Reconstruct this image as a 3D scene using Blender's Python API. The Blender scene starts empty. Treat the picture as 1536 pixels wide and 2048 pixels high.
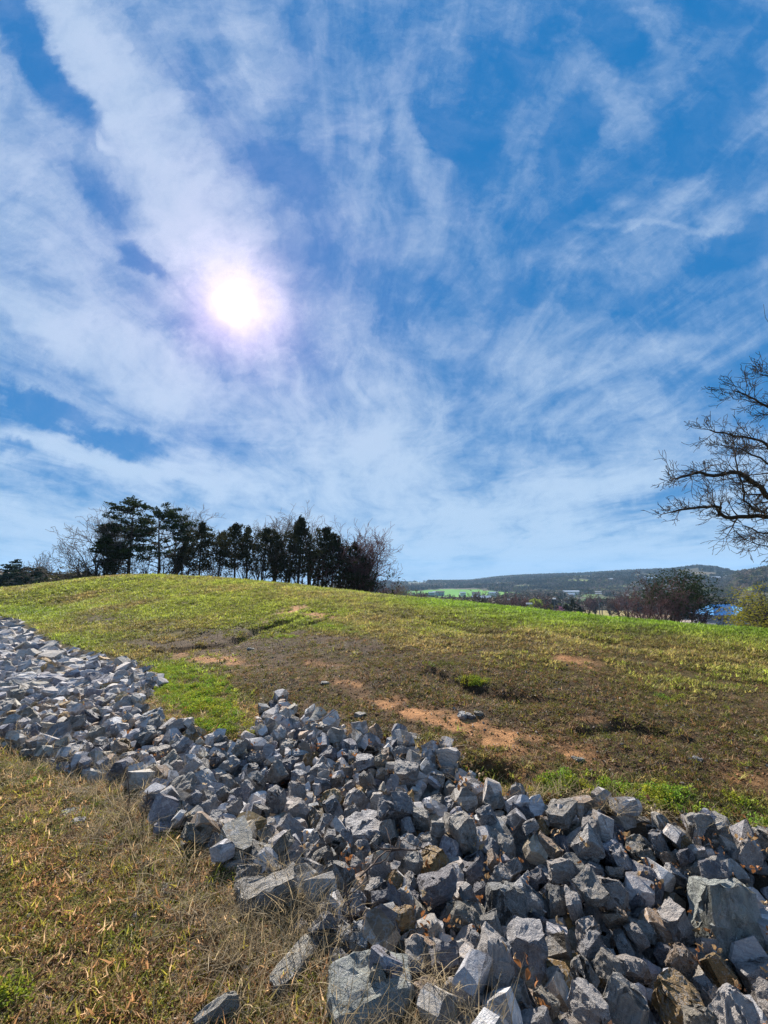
import bpy, bmesh, math, random, base64
import numpy as np
from mathutils import Vector, Matrix, Quaternion

# ---------------------------------------------------------------- camera, sky, sun, exposure
sc = bpy.context.scene
EYE = 1.6
F = 860.0                       # focal length in pixels of the 2048 px tall photograph
PITCH = math.radians(9.3)
CP, SP = math.cos(PITCH), math.sin(PITCH)
cam_d = bpy.data.cameras.new('camera')
cam_d.sensor_fit = 'VERTICAL'; cam_d.sensor_height = 24.0; cam_d.lens = F / 2048 * 24.0
cam_d.clip_start = 0.05; cam_d.clip_end = 20000
cam = bpy.data.objects.new('camera', cam_d); sc.collection.objects.link(cam)
cam.location = (0, 0, EYE); cam.rotation_euler = (math.pi / 2 + PITCH, 0, 0)
sc.camera = cam
def ray(px, py):
    a = (px - 768) / F; b = (1024 - py) / F
    return (a, CP - b * SP, b * CP + SP)
def ray_np(px, py):
    a = (px - 768) / F; b = (1024 - py) / F
    return a, CP - b * SP, b * CP + SP
def project(x, y, z):
    """world point -> pixel of the photograph, and depth"""
    dz = z - EYE
    d = y * CP + dz * SP; v = -y * SP + dz * CP
    d = np.maximum(d, 1e-3)
    return 768 + F * x / d, 1024 - F * v / d, d
SUN_PX = (470, 612)
_s = Vector(ray(*SUN_PX)).normalized()
SUN_EL = math.asin(_s.z); SUN_AZ = math.atan2(_s.x, _s.y)      # azimuth clockwise from +Y

sc.view_settings.view_transform = 'Standard'; sc.view_settings.look = 'None'
sc.view_settings.exposure = 1.2; sc.view_settings.gamma = 1.0; sc.view_settings.use_curve_mapping = False
sun_d = bpy.data.lights.new('sun', 'SUN'); sun_d.energy = 5.0; sun_d.angle = math.radians(0.55); sun_d.color = (1.0, 0.93, 0.82)
sun = bpy.data.objects.new('sun', sun_d); sc.collection.objects.link(sun)
sun.rotation_euler = (-_s).to_track_quat('-Z', 'Y').to_euler()

# ---------------------------------------------------------------- node helper
class NT:
    def __init__(s, tree):
        s.t = tree; s.n = tree.nodes; s.l = tree.links
    def add(s, typ, **kw):
        n = s.n.new(typ)
        ins = kw.pop('ins', {})
        for k, v in kw.items(): setattr(n, k, v)
        for k, v in ins.items(): s.put(n.inputs[k], v)
        return n
    def put(s, sock, v):
        if hasattr(v, 'is_output') or isinstance(v, bpy.types.NodeSocket): s.l.new(v, sock)
        else: sock.default_value = v
    def m(s, op, a, b=None, c=None, clamp=False):
        n = s.n.new('ShaderNodeMath'); n.operation = op; n.use_clamp = clamp
        for i, v in enumerate((a, b, c)):
            if v is not None: s.put(n.inputs[i], v)
        return n.outputs[0]
    def vm(s, op, a, b=None, sc_=None):
        n = s.n.new('ShaderNodeVectorMath'); n.operation = op
        s.put(n.inputs[0], a)
        if b is not None: s.put(n.inputs[1], b)
        if sc_ is not None: s.put(n.inputs[3], sc_)
        return n.outputs['Value'] if op in ('LENGTH', 'DOT_PRODUCT') else n.outputs[0]
    def mix(s, f, a, b, typ='MIX'):
        n = s.n.new('ShaderNodeMix'); n.data_type = 'RGBA'; n.blend_type = typ
        s.put(n.inputs[0], f); s.put(n.inputs[6], a); s.put(n.inputs[7], b)
        return n.outputs[2]
    def noise(s, vec, scale, detail=4, rough=0.5, dist=0.0):
        n = s.n.new('ShaderNodeTexNoise')
        if vec is not None: s.put(n.inputs['Vector'], vec)
        n.inputs['Scale'].default_value = scale; n.inputs['Detail'].default_value = detail
        n.inputs['Roughness'].default_value = rough; n.inputs['Distortion'].default_value = dist
        return n.outputs[0]
    def ramp(s, f, lo, hi, a=0.0, b=1.0, kind='SMOOTHSTEP'):
        n = s.n.new('ShaderNodeMapRange'); n.interpolation_type = kind
        s.put(n.inputs[0], f)
        for i, v in zip((1, 2, 3, 4), (lo, hi, a, b)): s.put(n.inputs[i], v)
        return n.outputs[0]
def rgb(r, g, b):                     # sRGB 0..255 to linear
    f = lambda c: (c / 255 / 12.92) if c / 255 <= 0.04045 else ((c / 255 + 0.055) / 1.055) ** 2.4
    return (f(r), f(g), f(b), 1.0)

# ---------------------------------------------------------------- sky with cirrus
world = bpy.data.worlds.new('World'); sc.world = world; world.use_nodes = True
world.node_tree.nodes.clear()
W = NT(world.node_tree)
sky = W.add('ShaderNodeTexSky', sky_type='NISHITA', sun_disc=False)
sky.sun_elevation = SUN_EL; sky.sun_rotation = SUN_AZ
sky.altitude = 200; sky.air_density = 1.0; sky.dust_density = 0.3; sky.ozone_density = 3.0
geo = W.add('ShaderNodeTexCoord').outputs['Generated']
D = W.vm('NORMALIZE', geo)
sep = W.add('ShaderNodeSeparateXYZ', ins={0: D})
X, Y, Z = sep.outputs
# height-layer coordinates: the cloud sheet seen from below
zz = W.m('ADD', W.m('MAXIMUM', Z, 0.0), 0.10)
Q = W.add('ShaderNodeCombineXYZ', ins={0: W.m('DIVIDE', X, zz), 1: W.m('DIVIDE', Y, zz), 2: 0.0}).outputs[0]
# direction on the tangent plane in front (to lay out the big bands)
yy = W.m('MAXIMUM', Y, 0.05)
U = W.add('ShaderNodeCombineXYZ', ins={0: W.m('DIVIDE', X, yy), 1: W.m('DIVIDE', Z, yy), 2: 0.0}).outputs[0]
front = W.ramp(Y, 0.05, 0.3)
warp = W.n.new('ShaderNodeTexNoise'); W.put(warp.inputs['Vector'], U); warp.inputs['Scale'].default_value = 2.2; warp.inputs['Detail'].default_value = 5
wv = W.vm('SUBTRACT', warp.outputs['Color'], (0.5, 0.5, 0.5))
warp2 = W.n.new('ShaderNodeTexNoise'); W.put(warp2.inputs['Vector'], U); warp2.inputs['Scale'].default_value = 8.0; warp2.inputs['Detail'].default_value = 8; warp2.inputs['Roughness'].default_value = 0.65
wv2 = W.vm('SUBTRACT', warp2.outputs['Color'], (0.5, 0.5, 0.5))
Uw = W.vm('ADD', U, W.vm('ADD', W.vm('SCALE', wv, sc_=0.26), W.vm('SCALE', wv2, sc_=0.13)))
def band(x0, y0, x1, y1, w, amp):
    """one soft elongated patch of cirrus (amp>0) or of clear blue (amp<0) between two directions"""
    p0 = ray(x0, y0); p1 = ray(x1, y1)
    u0, v0 = p0[0] / p0[1], p0[2] / p0[1]; u1, v1 = p1[0] / p1[1], p1[2] / p1[1]
    L = math.hypot(u1 - u0, v1 - v0) / 2; ww = w / F
    mp = W.n.new('ShaderNodeMapping'); mp.vector_type = 'TEXTURE'
    W.put(mp.inputs[0], Uw)
    mp.inputs['Location'].default_value = ((u0 + u1) / 2, (v0 + v1) / 2, 0)
    mp.inputs['Rotation'].default_value = (0, 0, math.atan2(v1 - v0, u1 - u0))
    mp.inputs['Scale'].default_value = (L * 1.25 + ww * 1.3, ww * 1.9, 1)
    g = W.n.new('ShaderNodeTexGradient'); g.gradient_type = 'SPHERICAL'
    W.put(g.inputs[0], mp.outputs[0])
    r = W.ramp(g.outputs[1], 0.0, 0.8)
    return W.m('MULTIPLY', r, amp)
BANDS = [  # clear gaps
    (-40, -60, 175, 235, 46, -1.25), (1250, -60, 1560, 60, 70, -0.35), (130, 330, 245, 440, 30, -0.55), (248, 495, 312, 560, 20, -0.95),
    (-30, 770, 190, 848, 24, -1.1), (170, 850, 370, 892, 22, -0.9), (-40, 875, 70, 912, 16, -0.9), (-20, 945, 350, 985, 26, -0.45), (330, 660, 420, 710, 40, -0.45), (370, 100, 440, 270, 36, -0.6),
    (500, 270, 610, 410, 50, -0.72), (860, 230, 965, 300, 50, -0.75), (1110, 350, 1185, 160, 46, -0.75), (1200, 10, 1290, 120, 45, -0.7),
    (1180, 560, 1215, 480, 60, -0.3), (1420, 60, 1500, 400, 70, -0.45), (1400, 500, 1600, 440, 44, -1.05), (1330, 200, 1420, 330, 50, -0.4),
    (1150, 640, 1560, 560, 60, -0.42), (1130, 1055, 1440, 985, 30, -0.62), (960, 560, 1250, 600, 50, -0.3), (540, 660, 640, 760, 40, -0.25), (1000, 90, 1060, 200, 40, -0.3),
    (1450, 700, 1600, 860, 50, -0.35), (1270, 800, 1540, 720, 40, -0.15), (760, 640, 900, 520, 40, -0.2),
    # veils and plumes
    (110, -20, 330, 300, 70, 0.62), (290, 300, 500, 560, 95, 0.62), (480, -20, 545, 220, 55, 0.45), (660, 60, 720, 420, 60, 0.42), (790, 160, 850, 380, 30, 0.38), (650, 420, 860, 520, 60, 0.36),
    (-40, 330, 250, 640, 70, 0.42), (-20, 590, 420, 820, 46, 0.72), (-40, 850, 330, 925, 20, 0.75), (300, 900, 620, 985, 26, 0.62), (560, 560, 800, 920, 110, 0.42), (330, 780, 560, 880, 40, 0.45),
    (560, 900, 980, 960, 90, 0.46), (1069, 880, 1400, 775, 26, 0.36), (980, 1000, 1300, 930, 40, 0.22), (900, 420, 1000, 520, 60, 0.22), (1100, 432, 1480, 440, 10, 0.30), (960, 400, 1050, 380, 40, 0.2),
    (600, 1060, 1536, 1090, 50, 0.30), (-50, 1075, 600, 1090, 40, 0.30), (1000, 850, 1500, 660, 36, 0.22), (215, 225, 235, 240, 16, 0.5), (205, 262, 232, 312, 12, 0.45),
]
acc = None
for b in BANDS:
    v = band(*b); acc = v if acc is None else W.m('ADD', acc, v)
acc = W.m('MULTIPLY', acc, front)
# streaks along the wind, converging on the far horizon
wq = W.n.new('ShaderNodeTexNoise'); W.put(wq.inputs['Vector'], Q); wq.inputs['Scale'].default_value = 0.55; wq.inputs['Detail'].default_value = 3
Qw = W.vm('ADD', Q, W.vm('SCALE', W.vm('SUBTRACT', wq.outputs['Color'], (0.5, 0.5, 0.5)), sc_=1.3))
mq = W.n.new('ShaderNodeMapping'); W.put(mq.inputs[0], Qw)
mq.inputs['Rotation'].default_value = (0, 0, math.radians(-6)); mq.inputs['Scale'].default_value = (1.3, 0.50, 1)
n1 = W.noise(mq.outputs[0], 1.15, 9, 0.60, 0.35)
mq2 = W.n.new('ShaderNodeMapping'); W.put(mq2.inputs[0], Qw)
mq2.inputs['Rotation'].default_value = (0, 0, math.radians(14)); mq2.inputs['Scale'].default_value = (3.2, 0.7, 1)
n2 = W.noise(mq2.outputs[0], 2.6, 10, 0.68, 0.5)
n3 = W.noise(Qw, 4.0, 9, 0.66, 0.3)
n4 = W.noise(Uw, 5.5, 10, 0.66, 0.25)
n5 = W.noise(Uw, 17.0, 8, 0.7, 0.1)
dens = W.m('ADD', W.m('MULTIPLY', W.m('SUBTRACT', n1, 0.5), 2.0), 0.38)
dens = W.m('ADD', dens, W.m('MULTIPLY', W.m('MULTIPLY', W.m('SUBTRACT', n4, 0.5), 0.95), front))
dens = W.m('ADD', dens, W.m('MULTIPLY', W.m('MULTIPLY', W.m('SUBTRACT', n5, 0.5), 0.5), front))
dens = W.m('ADD', dens, W.m('MULTIPLY', W.m('SUBTRACT', n2, 0.5), 0.75))
dens = W.m('ADD', dens, W.m('MULTIPLY', W.m('SUBTRACT', n3, 0.5), 0.75))
dens = W.m('ADD', dens, W.m('MULTIPLY', acc, 0.62))
lowsky = W.ramp(Z, 0.0, 0.42, 0.50, 0.0)
dens = W.m('ADD', dens, lowsky)
cloud = W.m('MAXIMUM', W.ramp(dens, -0.10, 1.14, 0.0, 0.95), W.ramp(n4, 0.35, 0.8, 0.0, 0.16))
# colours (before the Background strength)
STR = 0.10
hsv = W.add('ShaderNodeHueSaturation', ins={'Hue': 0.487, 'Saturation': 1.35, 'Value': 1.0, 'Color': sky.outputs[0]})
clear = W.mix(1.0, hsv.outputs[0], (0.12, 0.56, 0.66, 1), 'MULTIPLY')
clear = W.mix(W.ramp(Z, 0.0, 0.5, 0.92, 0.94), clear, tuple(c / STR * 0.44 for c in rgb(0, 120, 196)[:3]) + (1,))
sd = W.vm('DOT_PRODUCT', D, tuple(_s))
ang = W.m('ARCCOSINE', W.m('MINIMUM', sd, 1.0))
ang = W.m('MULTIPLY', ang, W.ramp(n4, 0.25, 0.75, 1.22, 0.80))      # the glare is ragged where the cloud is
ccol = W.mix(W.ramp(Z, 0.05, 0.6), tuple(c / STR * 0.53 for c in rgb(180, 204, 230)[:3]) + (1,), tuple(c / STR * 0.50 for c in rgb(182, 204, 232)[:3]) + (1,))
col = W.mix(cloud, clear, ccol)
# aureole of the sun behind the thin cloud
g1 = W.m('EXPONENT', W.m('MULTIPLY', W.m('POWER', W.m('DIVIDE', ang, 0.082), 2.0), -1.0))
g2 = W.m('EXPONENT', W.m('MULTIPLY', W.m('DIVIDE', ang, 0.17), -1.0))
disc = W.m('EXPONENT', W.m('MULTIPLY', W.m('POWER', W.m('DIVIDE', ang, 0.0205), 2.0), -1.0))
def addcol(c, f, color):
    sc_ = W.vm('SCALE', color, sc_=f)
    return W.vm('ADD', c, sc_)
col = addcol(col, g1, (3.9, 2.7, 2.7))
col = addcol(col, g2, (1.3, 0.55, 0.75))
col = addcol(col, disc, (18.0, 17.2, 15.2))
bg = W.add('ShaderNodeBackground', ins={0: col, 1: STR * 0.92})
wo = W.add('ShaderNodeOutputWorld', ins={0: bg.outputs[0]})
world.cycles.sampling_method = 'MANUAL'; world.cycles.sample_map_resolution = 512
sc.cycles.max_bounces = 5; sc.cycles.diffuse_bounces = 3; sc.cycles.glossy_bounces = 2; sc.cycles.volume_bounces = 0
sc.cycles.transparent_max_bounces = 8; sc.cycles.use_denoising = True; sc.cycles.denoising_prefilter = 'NONE'

# ---------------------------------------------------------------- numeric helpers
def _hash(ix, iy, seed):
    n = (ix.astype(np.int64) * 374761393 + iy.astype(np.int64) * 668265263 + seed * 1442695041) & 0x7fffffff
    n = ((n ^ (n >> 13)) * 1274126177) & 0x7fffffff
    n = (n ^ (n >> 16)) & 0xffff
    return n / 65535.0
def vnoise(x, y, seed=0):
    x0 = np.floor(x); y0 = np.floor(y); fx = x - x0; fy = y - y0
    fx = fx * fx * (3 - 2 * fx); fy = fy * fy * (3 - 2 * fy)
    a = _hash(x0, y0, seed); b = _hash(x0 + 1, y0, seed); c = _hash(x0, y0 + 1, seed); d = _hash(x0 + 1, y0 + 1, seed)
    return (a * (1 - fx) + b * fx) * (1 - fy) + (c * (1 - fx) + d * fx) * fy
def fbm(x, y, oct=4, seed=0, gain=0.5):
    x = np.asarray(x, float); y = np.asarray(y, float)
    r = 0; a = 1; t = 0
    for i in range(oct):
        r = r + a * vnoise(x * 2 ** i + 17.3 * i, y * 2 ** i - 9.1 * i, seed + i); t += a; a *= gain
    return r / t
def sstep(x, a, b):
    t = np.clip((x - a) / (b - a), 0, 1); return t * t * (3 - 2 * t)

# ---------------------------------------------------------------- terrain
def on_plane(px, py, z=0.0):
    a, b, c = ray(px, py); t = (z - EYE) / c
    return (a * t, b * t)
FAR_EDGE = [(0,1232),(40,1240),(80,1268),(130,1287),(200,1303),(260,1318),(320,1345),(325,1375),(292,1400),(300,1440),(380,1458),(430,1478),
            (500,1468),(520,1412),(560,1405),(600,1430),(660,1440),(700,1468),(800,1480),(870,1515),(900,1500),(935,1532),(1000,1590),(1060,1600),
            (1130,1592),(1200,1612),(1260,1632),(1330,1642),(1420,1652),(1536,1690),(1800,1760)]
NEAR_EDGE = [(1000,2300),(850,2060),(690,1995),(680,1905),(600,1880),(570,1822),(500,1800),(470,1738),(400,1690),(305,1645),(288,1600),(230,1562),(150,1545),(80,1522),(30,1500),(0,1470)]
POLY = [(-34, 37.0)] + [on_plane(*p) for p in FAR_EDGE] + [(6.0, 0.2), (4.0, -1.5)] + [on_plane(*p) for p in NEAR_EDGE] + [(-9, 7.6), (-24, 20.0), (-38, 33)]
POLY = np.array(POLY)
def sdf(x, y):
    """signed distance to the outline of the stone channel, negative inside"""
    x = np.atleast_1d(np.asarray(x, float)); y = np.atleast_1d(np.asarray(y, float))
    d = np.full(x.shape, 1e9); inside = np.zeros(x.shape, bool)
    n = len(POLY)
    for i in range(n):
        ax, ay = POLY[i]; bx, by = POLY[(i + 1) % n]
        ex, ey = bx - ax, by - ay
        t = np.clip(((x - ax) * ex + (y - ay) * ey) / (ex * ex + ey * ey), 0, 1)
        d = np.minimum(d, np.hypot(x - ax - t * ex, y - ay - t * ey))
        c = (ay > y) != (by > y)
        xi = (bx - ax) * (y - ay) / (by - ay + 1e-12) + ax
        inside ^= c & (x < xi)
    return np.where(inside, -d, d)
CREST = [(1900,1292,9.0),(1536,1262,11.5),(1400,1253,12.4),(1250,1240,13.5),(1130,1228,14.8),(1000,1213,16.5),(870,1201,18.5),(750,1190,20.5),(650,1178,23),(560,1168,25.5),
         (420,1157,28.5),(280,1152,31),(200,1155,32),(130,1164,33),(60,1174,34),(0,1178,35),(-200,1178,38)]
ctrl = []
for px, py, d in CREST:
    a, b, c = ray(px, py); t = d / b
    x, y, z = a * t, d, EYE + c * t
    ctrl.append((x, y, z))
    los = c / b
    for k, drop in ((1.35, 0.055), (1.9, 0.085), (2.7, 0.11)):
        y2 = d * k; ctrl.append((a / b * y2, y2, EYE + los * y2 - drop * (y2 - d)))
for p in [(-2.5,0),(0,0),(2,-1),(-5,0),(0,-4),(-5,-5),(5,-4),(-3,3),(-1.5,2),(0,2),(-6,4),(-10,4),(-15,8),(8,-2),(-25,18),(-35,25),(-20,0),(10,-10),(-12,-12)]:
    ctrl.append((p[0], p[1], 0.0))
for p in [FAR_EDGE[i] for i in (0, 3, 6, 11, 15, 18, 21, 25, 29, 30)]:
    x, y = on_plane(*p); ctrl.append((x, y, 0.0 + 0.0 * y))
ctrl += [(7, 1, 0.0), (12, 3, 0.1), (16, 8, -0.4), (20, 4, -0.9)]
# the bank climbs quickest just past the stones
for px, py, d in [(900,1400,5.55),(1300,1500,4.2),(1300,1380,5.85),(600,1330,7.7),(900,1300,8.2),(300,1230,17),(1100,1290,8.5),(1450,1400,5.6),(120,1210,24),(750,1240,12.8),(1350,1300,8.3),(450,1270,12.2)]:
    a, b, c = ray(px, py); t = d / b; ctrl.append((a * t, d, EYE + c * t))
ctrl = np.array(ctrl)
def _tps_fit(P):
    n = len(P); dx = P[:, None, 0] - P[None, :, 0]; dy = P[:, None, 1] - P[None, :, 1]
    r2 = dx * dx + dy * dy; K = 0.5 * r2 * np.log(r2 + 1e-9) + np.eye(n) * 2.0
    A = np.zeros((n + 3, n + 3)); A[:n, :n] = K; A[:n, n] = 1; A[:n, n + 1:] = P[:, :2]; A[n, :n] = 1; A[n + 1:, :n] = P[:, :2].T
    return np.linalg.solve(A, np.concatenate([P[:, 2], [0, 0, 0]]))
_tw = _tps_fit(ctrl)
def tps(x, y):
    out = np.empty(x.shape)
    for s in range(0, len(x), 20000):
        xs, ys = x[s:s + 20000], y[s:s + 20000]
        r2 = (xs[:, None] - ctrl[None, :, 0]) ** 2 + (ys[:, None] - ctrl[None, :, 1]) ** 2
        out[s:s + 20000] = (0.5 * r2 * np.log(r2 + 1e-9)) @ _tw[:-3] + _tw[-3] + _tw[-2] * xs + _tw[-1] * ys
    return out
SKYLINE = [(-400,1150),(0,1172),(300,1175),(600,1170),(700,1166),(780,1164),(830,1162),(880,1161),(940,1160),(1000,1153),(1050,1150),(1100,1148),(1160,1146),(1250,1141),(1340,1138),
           (1400,1131),(1435,1133),(1470,1143),(1500,1141),(1536,1135),(1700,1122),(2200,1125)]
def zfar(x, y):
    r = np.hypot(x, y); az = np.arctan2(x, np.maximum(y, 1e-3) * 1.0)
    az = np.where(y <= 0, np.sign(x) * 1.45, np.clip(az, -1.3, 1.3))
    px = 768 + F * np.tan(az) / CP * 1.0
    px = np.clip(px, -400, 2200)
    sk = np.interp(px, [p[0] for p in SKYLINE], [p[1] for p in SKYLINE])
    a, b, c = ray_np(px, sk); sl = c / np.hypot(a, b)
    R = np.interp(px, [700, 1300, 1450, 1480, 1600], [3200, 3000, 2800, 1700, 1600])
    rz = EYE + sl * R
    left = sstep(-px, -760, -480)            # 1 on the left: the ground stays high behind the grove
    base = np.interp(np.log(np.maximum(r, 1)), np.log([20, 45, 90, 180, 350, 700, 1300]), [0, -3.5, -9, -16, -25, -30, -30])
    basel = np.interp(np.log(np.maximum(r, 1)), np.log([20, 45, 90, 180, 350, 700, 1300]), [1.0, 0.2, -0.8, -3, -8, -14, -18])
    base = base * (1 - left) + basel * left
    t = sstep(r, R * 0.36, R)
    z = base * (1 - t) + (rz - 12) * t
    z = z + (fbm(x / 420, y / 420, 4, 5) - 0.5) * 44 * sstep(r, 500, 1500) * (1 - sstep(r, R * 0.8, R)) 
    return z
def zbase(x, y):
    x = np.atleast_1d(np.asarray(x, float)); y = np.atleast_1d(np.asarray(y, float))
    r = np.hypot(x, y)
    w = sstep(r, 42, 85)
    side = sstep(np.abs(np.arctan2(x, y)), 1.05, 1.5) * sstep(r, 8, 30)
    w = np.maximum(w, side)
    zn = tps(x, y)
    zn = np.clip(zn, -14, 4)
    return zn * (1 - w) + zfar(x, y) * w
CARVE = 0.33
def on_base(px, py):
    a, b, c = ray(px, py); z = 0.3
    for _ in range(14):
        y = (z - EYE) * b / min(c, -0.01); z = .5 * z + .5 * float(zbase(a / b * y, y)[0])
    return (a / b * y, y)
CUTS = [([(365,1296),(410,1290),(455,1285),(490,1270),(530,1252),(565,1243)], .16, .38), ([(760,1226),(800,1234),(870,1243),(950,1262),(1010,1266)], .07, .30), ([(560,1262),(610,1248),(640,1240)], .09, .3),
        ([(890,1345),(930,1362),(985,1378),(1040,1388)], .12, .28), ([(1180,1455),(1240,1448),(1330,1465)], .07, .2), ([(1150,1270),(1250,1290),(1400,1300),(1530,1318)], .05, .35), ([(250,1250),(330,1262),(400,1268)], .06, .5), ([(900,1555),(960,1530),(1010,1540)], .12, .2)]
_cuts = None
def cuts(x, y):
    global _cuts
    if _cuts is None: _cuts = [([on_base(*q) for q in L_], dp, wd) for L_, dp, wd in CUTS]
    out = np.zeros(x.shape)
    wob = (fbm(x * 2.5, y * 2.5, 3, 71) - .5) * .5
    for P_, dp, wd in _cuts:
        best = np.full(x.shape, 1e9); sgn = np.zeros(x.shape)
        for (ax, ay), (bx, by) in zip(P_, P_[1:]):
            ex, ey = bx - ax, by - ay; t = np.clip(((x - ax) * ex + (y - ay) * ey) / (ex * ex + ey * ey), 0, 1)
            dx, dy = x - ax - t * ex, y - ay - t * ey; d = np.hypot(dx, dy); k = d < best; best = np.where(k, d, best); sgn = np.where(k, np.sign(ex * dy - ey * dx), sgn)
        d = best + wob * wd
        out += dp * np.exp(-(d / np.where(sgn > 0, wd * .35, wd * 1.2)) ** 2)
    return out
def ground_z(x, y):
    x = np.atleast_1d(np.asarray(x, float)); y = np.atleast_1d(np.asarray(y, float))
    z = zbase(x, y)
    r = np.hypot(x, y)
    s = sdf(x, y)
    z = z - CARVE * sstep(-s, -0.12, 0.95) * (1 - 0.45 * sstep(y, 9, 20))
    near = 1 - sstep(r, 40, 90)
    if len(x) > 1: z = z - cuts(x, y) * near
    z = z + near * ((fbm(x * 0.9, y * 0.9, 4, 11) - 0.5) * 0.13 * sstep(s, 0.1, 1.2) * (0.35 + 0.65 * sstep(r, 3, 8))
                    + (fbm(x * 5, y * 5, 4, 21, 0.6) - 0.5) * 0.035)
    return z

# ---------------------------------------------------------------- stones
def stone_bm(seed, detail=1):
    """an angular quarried stone about 1 across: a block cut by random planes, edges worn, faces rough"""
    rnd = random.Random(seed)
    bm = bmesh.new()
    bmesh.ops.create_cube(bm, size=1.0)
    sx, sy, sz = rnd.uniform(0.95, 1.25), rnd.uniform(0.72, 0.95), rnd.uniform(0.5, 0.85)
    if seed % 6 == 5: sz *= 0.62
    for v in bm.verts:
        v.co = Vector((v.co.x * sx + rnd.uniform(-.09, .09), v.co.y * sy + rnd.uniform(-.09, .09), v.co.z * sz + rnd.uniform(-.07, .07)))
    for k in range(rnd.randint(7, 11)):
        n = Vector((rnd.gauss(0, 1), rnd.gauss(0, 1), rnd.gauss(0, 0.8))).normalized()
        sup = max(v.co.dot(n) for v in bm.verts)
        co = n * sup * rnd.uniform(0.66, 0.88)
        bmesh.ops.bisect_plane(bm, geom=bm.verts[:] + bm.edges[:] + bm.faces[:], plane_co=co, plane_no=n, clear_outer=True)
        r = bmesh.ops.convex_hull(bm, input=bm.verts[:])
        junk = [g for g in r['geom_interior'] + r['geom_unused'] if isinstance(g, bmesh.types.BMVert)]
        if junk: bmesh.ops.delete(bm, geom=junk, context='VERTS')
    bmesh.ops.dissolve_limit(bm, angle_limit=math.radians(7), verts=bm.verts[:], edges=bm.edges[:])
    bmesh.ops.remove_doubles(bm, verts=bm.verts[:], dist=0.03)
    if detail:
        bmesh.ops.bevel(bm, geom=bm.edges[:], offset=0.05, segments=1, affect='EDGES', clamp_overlap=True)
        bmesh.ops.triangulate(bm, faces=bm.faces[:])
        for L in ((0.34, 0.19, 0.135) if detail == 1 else (0.34,)):
            es = [e for e in bm.edges if e.calc_length() > L]
            if es: bmesh.ops.subdivide_edges(bm, edges=es, cuts=1)
            bmesh.ops.triangulate(bm, faces=bm.faces[:])
        from mathutils import noise
        off = Vector((seed * 3.1, seed * 1.7, 0))
        bm.normal_update()
        disp = []
        for v in bm.verts:
            n = noise.noise(v.co * 2.2 + off) * 0.085 + noise.noise(v.co * 5.5 + off) * 0.050 + noise.noise(v.co * 12 + off) * 0.022
            c = noise.cell((v.co * 3.3 + off)) * 0.014
            disp.append(v.normal * (n - c))
        for v, d in zip(bm.verts, disp): v.co += d
    c = Vector((0, 0, 0))
    for v in bm.verts: c += v.co
    c /= len(bm.verts)
    for v in bm.verts: v.co -= c
    return bm
N_STONE = 26
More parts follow.
